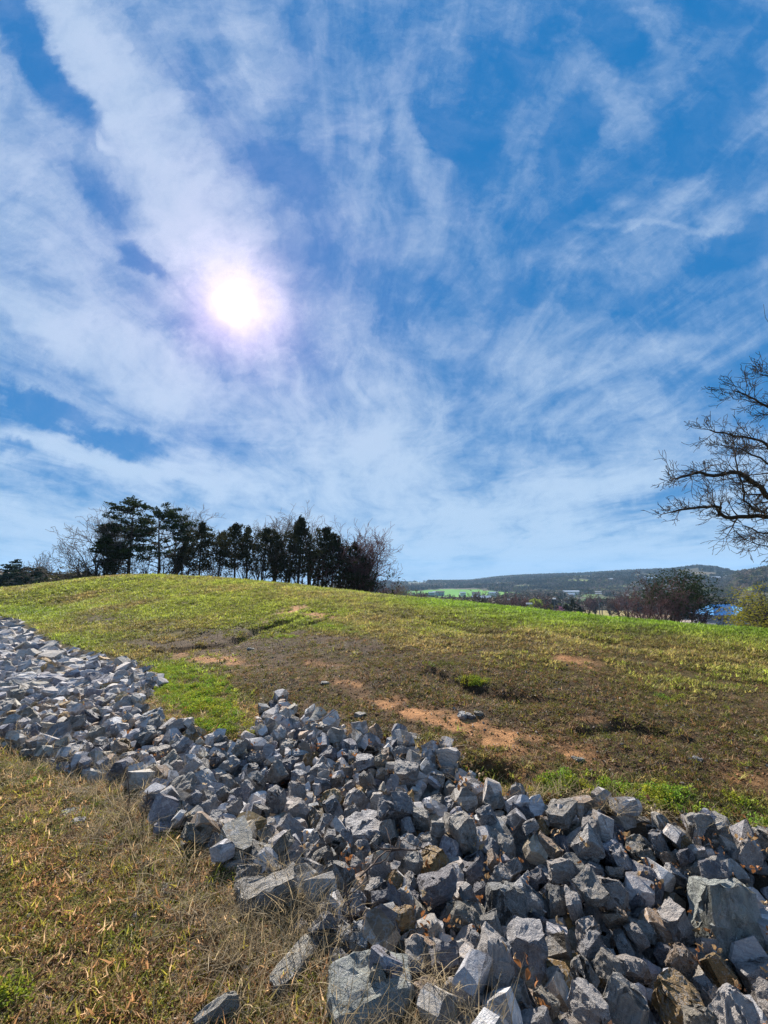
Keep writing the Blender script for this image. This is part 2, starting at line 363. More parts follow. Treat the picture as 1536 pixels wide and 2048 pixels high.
# hand-set stones: px, py of the middle, width px, height px, shape seed, colour key, label, yaw, (tilt x, tilt y)
MARK = [
 (1442,1838,92,142,10,'pale_green','large blocky pale grey-green boulder, biggest of all the stones, near the right edge', 0.5,(1.25,0.15)),
 (728,1655, 92, 58, 8,'blue','wide pale blue-grey stone with a rounded top in the middle of the channel', 0.2,(0.1,0.1)),
 (655,1712, 96, 78,14,'tan','square tan-brown block with a flat top and a dark hollow below it', 0.1,(0.05,0.05)),
 (612,1765, 66, 68,20,'white','whitish faceted block beside the square tan-brown one', 1.2,(0.5,0.3)),
 (528,1790,104, 52, 5,'grey_tan','flat triangular grey slab lying in dead grass at the channel edge', 0.3,(0.15,-0.25)),
 (648,1636, 60, 48, 2,'brown','lumpy moss-brown stone left of the wide pale blue-grey one', 0.9,(0.3,0.4)),
 (892,1517, 48, 46, 7,'ochre','ochre stone perched on the far edge below the orange clay', 0.7,(0.5,0.6)),
 (1046,1672,64, 70,13,'grey','upright square grey block with a flat shaded front near the far edge', 0.1,(0.1,0.05)),
 (1166,1626,62, 52, 9,'slate','dark blue-grey rounded stone against the green weeds of the far bank', 0.4,(0.2,0.1)),
 (735,1990,150,100,17,'pale_green','broad flat greenish boulder half sunk in dead grass at the bottom', 0.2,(0.1,0.1)),
 (806,1915,100,118,22,'tan_pale','tall tan wedge with a broad smooth face near the bottom', 0.9,(1.1,0.3)),
 (1046,1895,78,100, 4,'blue','tall leaning blue-grey blade of stone near the bottom', 0.3,(1.2,0.4)),
 (1003,1815,70, 92,10,'speckled','tall oval speckled grey stone standing upright', 0.6,(1.3,0.1)),
 (592,1925, 48,110,19,'bone','long narrow bone-pale stone lying alone in the dead grass', 1.25,(0.25,0.1)),
 (543,1418, 50, 32, 1,'blue','highest grey stone at the tip of the heap against the far bank', 0.3,(0.2,0.1)),
 (1352,1975,80, 62, 6,'ochre','yellow-ochre block among grey stones near the bottom right', 0.5,(0.3,0.2)),
 (1053,1790,84, 84,16,'white','pale grey angular stone with a bright flat upper face', 1.0,(0.6,0.2)),
 (1500,1775,110,62,23,'grey_tan','long pale slab reaching the right edge of the picture', -0.5,(0.2,0.3)),
 (232,1443, 62, 34,11,'white','bright flat-topped slab in the far left run of stones', 0.3,(0.15,0.1)),
 (326,1610, 66, 66, 0,'slate','dark pyramid-shaped stone on the near edge beside dead grass', 0.6,(0.9,0.2)),
 (432,2026, 66, 60,21,'bone','pale pointed shard sticking out of the grass at the bottom', 0.9,(0.7,0.5)),
 (855,1570, 56, 74,15,'grey_tan','upright grey-tan stone shaped like a tooth above the middle', 0.2,(1.3,0.0)),
 (912,1620, 54, 72,18,'blue','tall smooth blue-grey stone leaning left near the far edge', 0.5,(1.2,0.3)),
 (985,2000,110, 80,12,'blue','big blue-grey faceted stone at the bottom beside the leaning blade', 0.8,(0.4,0.3)),
 (1165,1730,78, 60,24,'speckled','rounded dark-fronted stone with a pale cap right of the square block', 0.4,(0.3,0.2)),
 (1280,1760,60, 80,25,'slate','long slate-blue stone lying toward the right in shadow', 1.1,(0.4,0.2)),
]
MARK_Z = {5: 0.02}
COLOURS = {  # linear base colours
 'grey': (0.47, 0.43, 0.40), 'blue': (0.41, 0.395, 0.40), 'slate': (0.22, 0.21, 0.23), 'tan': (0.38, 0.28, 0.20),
 'tan_pale': (0.34, 0.30, 0.235), 'ochre': (0.36, 0.235, 0.10), 'brown': (0.23, 0.17, 0.10), 'white': (0.52, 0.51, 0.50),
 'grey_tan': (0.36, 0.33, 0.29), 'pale_green': (0.33, 0.35, 0.32), 'speckled': (0.25, 0.25, 0.24), 'bone': (0.42, 0.40, 0.35),
}
def mark_place(m):
    px, py, w, h, seed, ck, lab, yaw, tilt = m
    on_bank = lab.startswith(('flat tri', 'broad flat', 'long narrow', 'pale pointed shard'))
    zs = 0.015 if on_bank else -0.13
    x, y = on_plane(px, py, zs)
    depth = y * CP + (zs - EYE) * SP
    W_ = w / F * depth; H_ = h / F * depth
    size = max(W_, H_) 
    # proportions: the stone's long axis measures about the larger of both
    asp = min(W_, H_) / max(W_, H_)
    scl = (size * 0.98, size * (0.55 + 0.45 * asp), size * (0.55 + 0.5 * asp))
    q = Matrix.Rotation(yaw, 3, 'Z') @ Matrix.Rotation(tilt[1], 3, 'Y') @ Matrix.Rotation(tilt[0], 3, 'X')
    if lab.startswith('long narrow'): scl = (.25, .085, .075); q = Matrix.Rotation(1.1, 3, 'Z') @ Matrix.Rotation(.2, 3, 'X')
    elif lab.startswith('pale pointed shard'): scl = (.15, .06, .09); q = Matrix.Rotation(.6, 3, 'Z') @ Matrix.Rotation(-.35, 3, 'Y')
    elif H_ > W_ * 1.15:          # stands: long axis near vertical
        q = Matrix.Rotation(yaw * 0.6, 3, 'Z') @ Matrix.Rotation(-math.pi / 2 + 0.25, 3, 'Y') @ Matrix.Rotation(tilt[0], 3, 'X')
    return Vector((x, y, zs)), q.to_quaternion(), scl
# === END LIB ===

# resting places of the stones in the channel: x, y, z in mm, rotation quaternion in hundredths, size in mm, shape
STONES = [
(447,2114,80,36,-59,59,-39,175,13),(999,2092,-108,36,78,-15,47,217,19),(827,2012,-12,86,-16,17,-44,130,25),(1406,2058,-99,26,-37,46,75,180,15),(1265,2005,-96,66,25,52,-46,137,6),(299,1957,63,78,53,1,-32,111,23),
(303,2708,-2,12,97,1,18,202,24),(1534,2568,-108,54,14,-82,2,197,4),(92,3467,17,43,79,40,-13,223,6),(-939,2463,40,25,1,0,96,141,2),(263,2142,61,46,87,14,1,117,20),(1999,2984,114,44,-52,59,40,174,1),
(1274,2998,36,67,-53,-16,-48,165,20),(427,2556,-74,4,28,-8,95,183,2),(-424,2728,29,40,36,30,-78,165,8),(1124,2642,15,16,-78,59,6,149,24),(567,1917,10,59,-70,10,-36,106,15),(536,3194,9,25,80,5,-53,207,3),
(173,2014,21,97,8,-4,21,120,14),(837,2436,-137,61,75,-22,5,143,16),(67,2365,50,4,54,-81,20,154,19),(1219,3270,91,11,-33,93,-6,206,24),(-244,2663,56,80,50,-17,-26,134,20),(-10,2009,126,49,70,35,36,102,1),
(-1751,3235,84,2,32,94,-5,181,13),(-92,2165,112,25,57,-50,-59,109,1),(2143,2815,86,48,-75,-28,-33,146,22),(160,1892,16,63,-75,-4,16,89,15),(-731,2647,62,4,0,-84,-53,144,5),(-878,2710,86,9,49,-51,-69,152,14),
(944,2669,-74,7,-73,14,-65,133,21),(-285,2242,92,4,43,-74,-49,111,1),(138,2157,46,63,-35,56,-38,134,0),(-717,2838,13,49,8,20,84,203,12),(1582,2941,33,17,-76,59,18,166,11),(1421,2377,-113,21,36,54,-72,122,4),
(1806,2644,97,88,38,-19,-18,122,17),(441,1927,14,10,-74,62,-21,112,7),(550,2993,-79,19,-57,74,-26,190,5),(1687,2152,-122,10,-14,3,-98,150,21),(9,2519,40,49,72,43,-20,128,17),(464,1794,49,12,0,-41,-89,113,2),
(2155,3055,104,40,-60,-56,37,163,25),(1037,2292,-81,69,49,-22,-46,110,13),(241,1873,28,82,14,52,-14,95,5),(566,2038,-24,17,-40,-53,-71,104,10),(1564,2317,-142,52,11,-55,63,130,5),(-1578,3675,83,26,-94,-3,-16,173,23),
(1009,2397,-95,48,-23,-65,-54,129,23),(1785,2360,-169,97,-15,-14,-2,199,9),(1027,2804,0,68,-9,-21,-69,135,12),(-145,2383,94,53,23,20,-78,108,1),(195,4023,48,20,-3,-21,95,196,20),(895,1892,-41,30,68,-66,-6,125,14),
(-186,2139,40,20,-38,-74,50,112,22),(-1178,2981,112,22,92,26,-15,137,6),(1455,3618,58,49,49,-6,-70,158,12),(765,3145,-40,83,38,-24,-29,180,25),(-815,3547,45,34,57,47,-56,148,6),(-1020,3139,67,28,90,-31,0,174,4),
(1262,2704,-45,83,50,-11,-18,160,13),(913,2279,-98,42,68,-15,-57,113,10),(1159,2330,-119,22,91,31,-8,138,22),(180,3168,-113,88,3,23,-40,179,25),(-44,2844,-6,31,23,-90,19,148,21),(739,1996,-90,13,-24,-2,-95,130,2),
(659,2037,-4,33,-22,-75,52,97,11),(291,3032,-92,87,-10,-24,40,172,10),(2358,2915,83,32,-11,7,-93,205,14),(958,3360,45,4,-19,-72,-66,160,1),(1274,2486,-98,22,-43,-61,-61,97,7),(1687,2785,-2,20,-13,-88,39,106,23),
(1207,2562,-71,17,15,86,-44,101,23),(1061,3088,-23,22,-27,-93,4,135,23),(1472,2284,-193,13,73,12,-65,103,6),(1031,2617,-49,56,6,-81,-15,139,5),(1446,2933,7,7,75,-41,-50,117,6),(1723,2983,58,77,11,57,-23,121,6),
(-1667,3421,50,63,-22,21,-70,166,18),(-1432,2892,33,0,29,95,3,108,23),(-428,2968,34,50,76,0,40,139,19),(-730,2287,55,52,-6,-22,-81,96,24),(787,2288,-134,62,43,62,-18,98,10),(-523,2330,51,18,17,-89,36,111,0),
(-3521,4945,7,29,-60,-68,-26,244,16),(166,2923,-40,53,-10,73,40,137,15),(677,2823,-65,20,-44,22,84,133,1),(-634,3174,31,38,85,15,-30,156,17),(1590,2416,-100,42,-90,0,4,95,22),(-1002,2643,46,83,2,0,-54,118,24),
(-536,2795,46,42,-72,-44,32,133,0),(-590,2805,141,38,62,66,14,126,17),(715,3284,67,53,66,37,-36,123,13),(271,3383,-3,75,-60,14,-18,151,9),(431,4458,113,12,-90,-24,31,175,20),(-2328,3780,56,25,51,-62,-53,141,17),
(1700,3412,44,47,-37,67,-42,155,11),(-1389,3053,95,49,-74,-41,14,136,2),(-1181,2893,59,55,-69,29,-34,115,16),(588,1701,63,19,62,-61,44,201,3),(1535,2010,-139,47,45,2,-75,103,6),(-293,2381,61,42,-73,35,-40,136,18),
(950,3106,-99,59,-77,-3,-21,123,0),(-177,2260,59,82,32,-19,-42,98,2),(1428,2701,-170,24,89,-20,31,130,23),(-2843,4265,102,80,9,0,-59,167,2),(218,2226,-12,20,-62,50,55,126,25),(-1069,3001,39,56,-52,-63,3,125,3),
(-1462,3402,32,5,-35,15,-92,170,16),(365,1829,-7,0,33,92,-17,103,16),(878,2769,-9,60,72,8,31,99,3),(31,3343,-66,64,46,15,-58,124,19),(-957,4128,-2,9,-40,-58,-69,145,12),(-589,2649,73,10,17,25,-94,95,13),
(-1428,4306,-14,15,45,54,-68,169,21),(994,3522,83,31,40,51,-68,153,18),(-191,2816,-6,2,-88,-29,-36,149,21),(-1714,3065,44,0,-92,-38,3,91,6),(-225,3773,-58,55,-72,0,40,201,4),(-1905,4158,14,71,-9,54,42,212,12),
(1205,2472,-141,48,-19,-85,-5,109,8),(1196,3131,-60,31,60,0,-73,144,7),(-2464,4782,95,11,-72,48,-47,189,12),(1118,2013,-123,32,29,-89,10,113,24),(-1276,3416,20,6,-83,15,52,165,10),(1153,1890,-39,29,62,-70,18,100,12),
(-177,4306,15,5,66,74,2,214,22),(-380,3522,5,50,60,-57,-21,140,20),(1839,2958,73,3,25,64,72,100,8),(-3367,5922,77,20,90,14,34,211,20),(0,2181,42,0,-33,-1,-94,125,6),(1349,2573,-135,19,59,-77,9,144,8),
(-634,3534,-35,60,64,33,-32,151,7),(-1834,3476,66,8,87,-47,-5,175,19),(1397,2475,-185,59,-22,-77,4,108,21),(-1342,2981,75,54,4,61,-56,95,24),(-44,2624,-3,49,13,55,65,136,20),(-3418,4519,45,76,32,19,52,171,12),
(1272,2351,-218,12,-32,-91,-19,164,8),(1724,2884,-92,14,-28,-94,-3,141,9),(535,2423,-26,30,53,13,77,112,20),(-1892,3171,59,12,70,-44,53,89,13),(-2250,4903,127,96,-13,-21,1,195,16),(-229,5274,81,15,6,-28,94,196,18),
(2054,2791,-11,21,-91,-33,1,112,8),(773,2929,-61,18,-14,88,-40,119,22),(1786,2853,58,26,-11,46,-83,95,15),(-2596,4217,61,41,-26,86,-7,134,25),(151,2679,-75,42,-62,-23,-61,131,18),(175,3357,-60,9,-65,-25,70,140,5),
(1406,2735,-100,2,84,-36,37,97,5),(1764,3271,30,5,11,98,8,105,10),(697,4301,40,31,2,9,-94,160,22),(-711,3842,-38,54,53,-21,60,151,19),(309,4240,35,15,-22,96,4,178,12),(-4301,5488,71,46,-75,-46,-5,214,3),
(-2536,5059,112,5,44,82,35,207,2),(-1942,3909,100,17,68,-67,-18,138,4),(811,3486,62,1,87,-41,25,131,4),(-3538,4381,80,14,27,67,66,173,21),(206,2553,-109,94,-8,-4,-31,96,2),(-1040,3313,107,63,-59,-48,14,95,2),
(-2180,3675,53,44,59,-37,54,95,20),(-848,2578,40,81,-10,4,-57,80,10),(-1975,4474,113,41,25,8,-86,150,0),(465,2682,-38,37,38,-56,63,104,7),(-769,3097,30,80,30,21,-46,97,6),(666,2933,-13,58,-24,34,-69,99,7),
(-154,3955,10,31,71,38,-49,110,6),(366,3234,10,78,60,6,-1,95,19),(1384,2886,-45,3,-14,-94,30,96,24),(-23,2254,67,32,85,-22,33,98,11),(-2957,4451,63,70,27,20,-62,210,8),(-893,3407,22,20,-21,-52,79,118,1),
(-274,2919,89,66,0,-49,-55,97,3),(-376,2868,27,72,-61,-30,-4,145,11),(571,4089,12,8,-6,-31,-94,157,18),(-1411,4501,74,30,-73,38,-46,165,1),(-323,4499,9,20,-97,7,-8,136,6),(1042,2507,-88,29,64,-43,54,130,8),
(-540,4543,-7,8,28,80,-51,146,25),(1135,2657,-124,56,-69,-43,1,96,14),(961,3134,76,15,2,96,-19,102,3),(-202,4685,21,10,20,-45,-86,183,8),(-142,3115,-56,12,-73,57,34,117,16),(-246,3089,28,64,26,43,-56,91,6),
(-901,3199,-30,64,-8,73,-18,180,7),(-1546,3994,-39,18,31,-5,92,184,12),(1340,2288,-156,0,56,-68,46,110,9),(-965,2972,72,6,25,-95,11,99,2),(834,3268,18,27,-45,82,-15,100,14),(561,2759,-77,72,59,20,-29,95,18),
(977,2947,-151,34,16,-61,-68,180,19),(-1653,4003,84,11,91,9,37,152,17),(72,3820,29,48,46,-7,73,131,16),(-650,5014,85,5,-96,24,-7,209,0),(-1518,3002,45,56,-75,16,-28,107,9),(1245,1838,-97,38,54,49,55,127,19),
(-3623,5348,41,54,-81,-19,-3,214,4),(-587,4269,-49,92,5,-26,-27,176,15),(1584,3209,-3,64,-53,31,-43,100,10),(-3685,5718,-25,17,94,-13,-24,217,6),(-1353,4034,-56,30,88,-17,-29,163,10),(-440,3806,-112,7,-54,79,27,212,22),
(-2669,5259,124,17,5,98,7,206,19),(-1579,4352,31,22,-22,51,79,139,18),(327,2754,-196,34,91,-11,19,182,17),(-3072,4893,57,39,55,-52,-50,168,25),(-37,4242,50,32,34,-72,49,104,13),(-1380,3621,-43,36,-13,78,48,198,17),
(111,2610,-2,75,57,-9,-28,95,14),(-1376,3418,113,92,-2,-24,-28,112,3),(-1215,4410,17,7,4,94,31,111,20),(960,3196,2,4,-6,-97,-20,110,16),(1501,2620,-236,97,13,-2,17,135,2),(1808,3060,31,17,16,70,66,170,5),
(-1242,3636,50,60,-51,-9,60,106,10),(1718,2896,11,23,-71,49,44,92,21),(1265,2888,-43,5,99,2,-12,88,25),(1137,3605,49,56,-2,30,-76,96,25),(-436,2592,-26,14,-4,-25,-95,81,16),(-1157,3237,61,13,-72,-65,-14,95,23),
(-359,3095,29,35,54,60,45,105,16),(688,3053,-6,65,-60,-44,-5,97,3),(158,2803,-70,26,-80,39,-34,126,14),(652,3692,63,28,13,90,-29,116,3),(-768,4129,-89,53,33,-56,-53,194,8),(-528,4035,-60,6,-11,89,-43,127,20),
(1970,2719,-14,57,6,-60,55,97,4),(-2440,3768,47,67,22,62,-33,100,25),(-515,4813,35,46,-32,-45,-68,174,3),(-1825,3805,22,82,24,40,29,154,4),(-4979,6062,6,46,74,-26,-39,233,12),(820,2613,-126,9,-13,-69,70,95,18),
(-2157,4484,36,6,-95,27,-5,170,0),(-3329,4344,79,4,2,-10,-99,121,2),(301,3228,-74,2,42,88,16,116,7),(148,4353,93,78,34,28,42,135,15),(-420,3311,-24,75,-37,-43,31,147,24),(1364,1893,-115,65,-17,-23,69,146,7),
(-1963,4704,111,22,-92,24,18,172,11),(-2476,4354,131,28,59,-75,3,122,16),(332,2620,-108,34,28,-33,-82,95,14),(-1827,4063,56,54,-47,-64,-25,121,17),(-2677,4039,92,48,-51,-38,58,95,14),(1866,2780,30,15,89,-33,25,141,23),
(-991,4655,19,11,-59,-79,-2,188,15),(-1178,3782,-58,39,21,-77,-44,189,24),(1551,3409,39,27,14,52,79,108,3),(-3965,4972,80,20,74,-43,-46,116,17),(764,3623,15,55,-5,3,-82,133,23),(929,3844,8,53,82,3,17,97,13),
(-2811,4072,54,12,-56,-49,64,123,15),(-9,4868,40,8,12,-73,-66,123,12),(397,3646,-9,8,-80,-54,-19,105,8),(1625,3055,-27,8,-37,90,19,173,16),(-2391,4348,41,56,-4,0,82,146,19),(-1267,3217,69,20,44,-86,8,95,23),
(-4521,6149,-52,57,54,-36,48,216,1),(2168,2906,24,34,-38,-72,46,123,12),(-2527,4507,66,75,7,44,48,189,8),(-3136,4453,89,74,-3,6,66,101,25),(-405,2455,7,18,-66,65,-31,91,24),(-57,3251,-77,33,-37,84,-19,81,20),
(-1173,3955,-78,30,34,50,-73,144,7),(-399,4021,-23,15,-9,61,76,99,5),(1926,3150,25,74,11,6,-65,114,6),(-1382,3272,57,81,37,-4,43,132,22),(-5663,6999,-83,64,20,-60,41,229,13),(-3419,4195,51,25,-11,53,-79,95,10),
(-719,4455,-36,6,-32,33,-88,126,15),(-1240,3010,26,54,0,14,82,110,17),(2235,3437,13,99,3,6,10,88,12),(595,3587,33,67,72,-4,-11,84,7),(-828,4543,-20,98,7,4,17,138,20),(-1063,4022,-14,25,19,36,87,95,19),
(1290,3255,-16,9,-12,7,98,147,14),(-305,2649,-62,56,-80,19,-7,123,21),(408,3842,-101,70,67,-19,3,131,19),(-2782,4582,5,27,-26,-78,48,186,3),(541,3873,-19,57,-9,10,80,95,7),(-349,4292,-75,65,26,53,-46,114,2),
(-433,4387,-91,48,-82,4,-29,170,9),(-878,4759,-9,11,3,-22,-96,158,25),(-139,4458,49,82,42,16,-31,118,8),(-1650,4648,74,55,38,69,23,137,12),(-2273,4051,44,39,-27,2,87,107,7),(65,4413,18,30,11,-90,-27,173,10),
(-2950,4142,58,70,-26,-66,-1,90,7),(-997,3344,6,36,-10,88,27,95,6),(1354,3100,75,50,26,-1,-82,111,25),(1428,3256,78,88,3,-27,-38,108,5),(-160,2434,4,89,-2,-22,39,163,24),(922,4028,-53,63,26,47,-54,128,7),
(-3737,4810,90,28,-36,-82,34,111,10),(-4314,5193,98,90,-20,-6,38,136,20),(-242,3595,-69,76,-58,-24,-9,114,18),(1513,2450,-168,56,-12,-27,-76,104,2),(1081,3249,1,83,0,49,-22,124,9),(-1610,4522,74,13,-3,-5,98,104,2),
(-653,4714,80,57,-65,-35,-35,100,10),(31,3114,-68,44,-77,-17,41,99,5),(-3230,4259,55,2,-92,-20,-32,104,5),(-1931,3733,37,93,0,35,0,100,6),(1778,3407,25,53,63,35,42,95,1),(-1187,4226,-7,28,-45,69,-47,104,21),
(1411,3094,-50,27,71,-51,-38,150,5),(-2956,5046,59,0,57,66,46,101,20),(1065,3998,-37,2,98,3,19,138,13),(44,2758,-28,44,-9,51,-72,100,20),(1150,2563,-187,13,-53,40,-72,98,14),(439,2397,-50,47,-75,41,-18,81,9),
(-895,4378,-52,61,-50,-43,42,189,6),(-287,4061,-83,54,-74,-36,10,100,3),(-1718,5187,61,49,58,-47,43,116,21),(-1212,4683,16,46,-49,-52,-50,101,20),(-536,4124,-10,13,0,-79,-59,98,5),(2360,3072,49,80,-57,17,-3,124,14),
(-2644,3907,39,19,-17,-91,30,84,0),(-1291,4894,79,28,31,-28,-85,99,12),(-1623,4138,20,51,-21,-57,60,160,22),(-3796,5164,56,15,50,-84,8,165,13),(-549,3890,-36,63,33,52,45,100,17),(-858,4894,49,14,-14,-6,97,120,18),
(-1136,5487,88,33,-78,-49,-18,129,13),(339,2318,-31,88,-31,2,35,95,22),(-309,3240,2,74,6,40,52,130,2),(-1046,4756,97,58,-11,77,-20,95,6),(245,4547,102,88,-36,-18,-21,102,20),(517,3381,28,12,37,1,-91,112,11),
(-2271,3930,65,75,-41,50,-7,100,23),(-29,3014,-50,31,8,-31,-89,98,12),(-3117,4256,41,72,-68,5,6,97,8),(2145,2685,-44,8,23,-88,38,97,7),(251,3834,-39,31,55,49,-58,98,8),(-1142,4096,-78,61,65,2,-43,196,21),
(-2306,4715,63,37,-46,66,-43,104,7),(762,4106,-13,74,29,-35,-47,99,7),(-1830,3645,30,30,1,-2,-95,147,0),(-454,4997,26,53,78,-24,-19,114,17),(336,3556,-5,7,79,28,-53,100,11),(-1409,4826,67,70,0,25,66,147,8),
(-408,2335,22,74,3,-66,6,97,21),(1267,3579,31,9,-1,11,-98,106,22),(547,4360,27,1,41,-83,35,98,0),(-1984,3610,52,5,-26,-95,9,102,20),(-1216,5041,88,66,46,14,-56,103,12),(420,3286,-138,39,68,-56,-24,148,15),
(-626,3842,-103,81,20,-53,7,102,19),(-1725,4584,125,24,30,72,56,111,22),(-4176,6214,-57,29,-64,-21,67,146,13),(2009,2500,-86,92,-19,-33,1,144,10),(134,2478,-93,0,-87,-29,-39,100,2),(-3653,6586,69,44,-81,-24,-27,187,3),
(-730,3201,-53,25,-85,-43,14,161,13),(606,4491,28,71,13,7,-68,105,12),(-2040,3963,87,18,-94,-16,23,106,5),(1114,2223,-251,21,-30,-3,92,110,6),(-2962,5308,119,39,-84,12,34,118,7),(-3303,4448,28,6,59,-12,-78,112,25),
(-318,4734,73,13,86,-34,-34,101,1),(-2880,5233,75,0,-48,68,54,95,20),(-2182,5123,91,75,16,60,-18,169,10),(865,4116,-65,42,-48,-76,-1,80,20),(-1195,5248,86,18,11,94,25,127,23),(-1883,3957,47,34,-81,9,-45,121,2),
(-1764,4223,66,4,20,-88,-42,95,12),(-2069,4104,106,37,-34,-77,-37,101,25),(368,3462,-95,37,-79,-46,8,173,2),(-991,4947,33,93,-13,-5,32,109,15),(-1193,6031,28,20,-3,1,97,157,0),(-3612,6270,67,42,-14,77,-45,161,13),
(1621,3529,25,88,10,35,-29,89,8),(-2281,4392,25,21,36,76,48,124,4),(-1695,5898,25,57,40,-70,-8,130,16),(215,3757,-47,9,51,-14,83,98,3),(-626,3409,-93,73,-64,-22,0,183,9),(-3151,6141,45,65,18,-60,42,108,20),
(-1017,3782,-98,37,6,-73,-56,138,23),(306,1750,33,76,60,-16,10,117,14),(-3888,5327,64,23,-95,15,-13,145,22),(-3927,6536,-10,0,-24,-25,93,159,10),(-567,3035,5,64,3,-71,26,120,15),(-1078,4372,-10,9,90,-30,27,101,23),
(-1698,4353,50,15,-16,-97,-7,95,16),(1470,3245,4,80,-24,54,-2,99,20),(-1561,4158,-122,82,-5,-45,33,168,20),(-819,5116,-2,89,15,32,24,178,6),(1163,3442,12,67,73,-6,-2,99,15),(376,3311,-50,28,-47,80,-19,96,15),
(-1148,3358,19,18,-39,87,19,132,25),(-2653,4879,29,15,41,-52,-72,211,4),(-1821,4426,63,46,-56,67,-8,122,9),(-548,3641,-100,51,-53,51,-42,126,6),(103,4645,38,83,-50,-18,12,112,20),(1516,3153,-40,74,60,2,28,102,8),
(314,3902,-30,48,73,-18,43,90,17),(-3477,5738,55,16,57,39,-69,124,20),(-3783,4634,56,22,-49,82,18,105,23),(-460,2665,-52,8,12,-96,19,90,5),(63,3035,-138,38,-18,21,87,129,25),(-696,4808,70,65,28,-56,-40,117,12),
(-3695,4879,148,87,-21,33,27,95,18),(-989,2927,12,11,42,-88,12,95,23),(-246,2247,10,87,-9,3,-47,81,4),(-939,3532,-18,59,62,46,-19,135,2),(1024,2778,-129,40,-72,18,-52,137,3),(-2435,5391,64,2,11,96,-23,138,3),
(-4740,5715,89,38,42,-6,81,108,3),(254,4991,37,59,-76,-9,22,106,25),(-975,5225,35,41,-79,-21,39,110,25),(1379,2591,-243,73,28,-44,-42,80,3),(-17,4191,-92,90,-25,-29,15,176,9),(-4189,5026,37,19,54,20,-78,105,6),
(1453,3463,12,45,-68,41,-39,81,23),(-1332,5690,100,28,-91,25,14,101,13),(-1586,5366,46,1,8,58,-80,106,14),(-591,4421,-26,42,76,11,47,112,1),(-407,4154,-62,57,-14,57,-57,124,23),(-1345,4662,64,7,-83,-51,17,104,24),
(1020,2567,-201,92,21,10,29,146,17),(-2331,4204,68,22,56,78,10,97,24),(-4834,7071,-140,24,91,25,19,159,16),(613,3301,19,86,24,18,-40,95,21),(-2665,4479,-40,12,54,-53,-64,176,23),(-275,2988,16,21,4,10,-97,107,17),
(-696,3685,-63,5,-99,-2,6,171,1),(-1265,4190,-95,36,-55,-6,-74,107,3),(885,2520,-132,8,0,-79,60,97,10),(-1449,5698,67,69,-30,38,53,111,7),(433,2922,-88,52,-21,-54,61,95,23),(-2526,3967,41,19,-74,-30,-55,97,10),
(-336,2533,-13,49,-74,-21,38,106,24),(646,2105,-101,39,64,38,-52,136,11),(-910,5654,54,41,32,-41,-74,135,7),(-3212,5517,41,65,-16,-71,-19,123,4),(-3176,6652,28,96,7,17,15,105,1),(-722,4756,-15,67,-4,-73,-9,95,10),
(1563,3305,-9,98,11,-6,3,84,17),(-253,4754,118,59,-18,22,-74,103,3),(-3977,5222,54,71,-30,62,8,142,15),(-1426,5010,82,21,-96,-11,11,100,4),(-1257,4580,-59,48,75,-8,-44,154,6),(301,2052,-24,75,48,-38,-22,127,1),
(1083,2771,-212,87,-36,-10,30,119,11),(839,3444,-9,39,5,19,-89,82,21),(-930,4507,0,0,-66,-15,73,113,2),(-1092,4552,-6,59,68,-16,-38,95,6),(-360,5215,47,5,4,-73,-67,97,3),(-740,5261,77,88,32,-17,-27,129,17),
(-1019,3895,-104,80,56,12,14,120,0),(423,3126,-126,31,6,-19,92,95,14),(-787,3326,-32,18,-60,-10,-76,100,4),(-256,5030,48,13,-26,71,-63,120,10),(-3646,7082,40,18,0,-95,23,178,21),(2263,2888,3,18,-47,-85,9,82,17),
(674,3308,-81,15,-16,46,85,92,16),(1840,2894,-51,49,36,4,78,113,0),(283,2402,-85,54,-12,33,76,153,21),(1195,2278,-198,42,78,33,-30,102,11),(-1002,4215,-42,52,16,-66,50,95,12),(-4691,7188,-155,9,53,33,-77,199,8),
(-1213,4840,52,92,-7,-15,-34,107,23),(-1390,5101,115,25,82,-45,22,101,3),(2104,3045,-28,70,6,-10,70,93,2),(-3355,5640,9,71,-65,-11,20,152,1),(-2097,3745,46,33,4,94,-5,85,23),(443,2795,-104,18,-37,-22,88,95,25),
(-1930,4974,50,28,31,-85,-30,97,23),(-1138,5308,57,0,66,67,31,141,24),(-781,4291,-38,48,64,43,-40,95,17),(617,2499,-122,74,-49,-42,-13,107,24),(-1846,4639,63,56,-47,-10,-66,110,14),(-2507,4226,-9,34,-55,41,-63,135,11),
(-713,4012,-25,54,74,-13,-36,103,3),(-1558,5805,34,72,44,-12,-50,130,17),(770,4486,34,3,20,97,-9,90,0),(-4623,6650,-107,16,-37,-74,52,179,15),(-1126,3499,49,12,-65,3,-74,102,2),(-3338,6424,95,95,-15,-6,-25,109,23),
(-3274,4728,34,91,-28,4,-29,135,15),(-1371,6175,66,48,-70,13,50,125,20),(1007,2348,-252,3,74,-1,66,111,1),(661,3777,-57,20,24,69,-64,160,0),(-2100,3868,13,8,-63,22,73,82,25),(2038,3152,36,43,52,67,29,139,17),
(-4462,6457,-116,81,16,-55,0,171,17),(288,4791,38,5,0,-3,-99,144,1),(-5405,6874,-197,37,8,-80,-45,192,17),(-1462,3113,51,70,-53,-13,44,115,18),(-1119,4951,68,55,9,79,-22,130,18),(-878,5214,77,44,-26,-75,39,100,21),
(-199,3935,-90,43,48,55,50,106,16),(792,2375,-202,39,2,85,33,95,24),(-3179,5900,75,54,26,46,-64,96,18),(-3176,5260,61,46,32,-18,-79,97,14),(1114,2864,-132,50,-12,-55,65,120,15),(-3043,5229,-6,0,14,-74,-65,188,13),
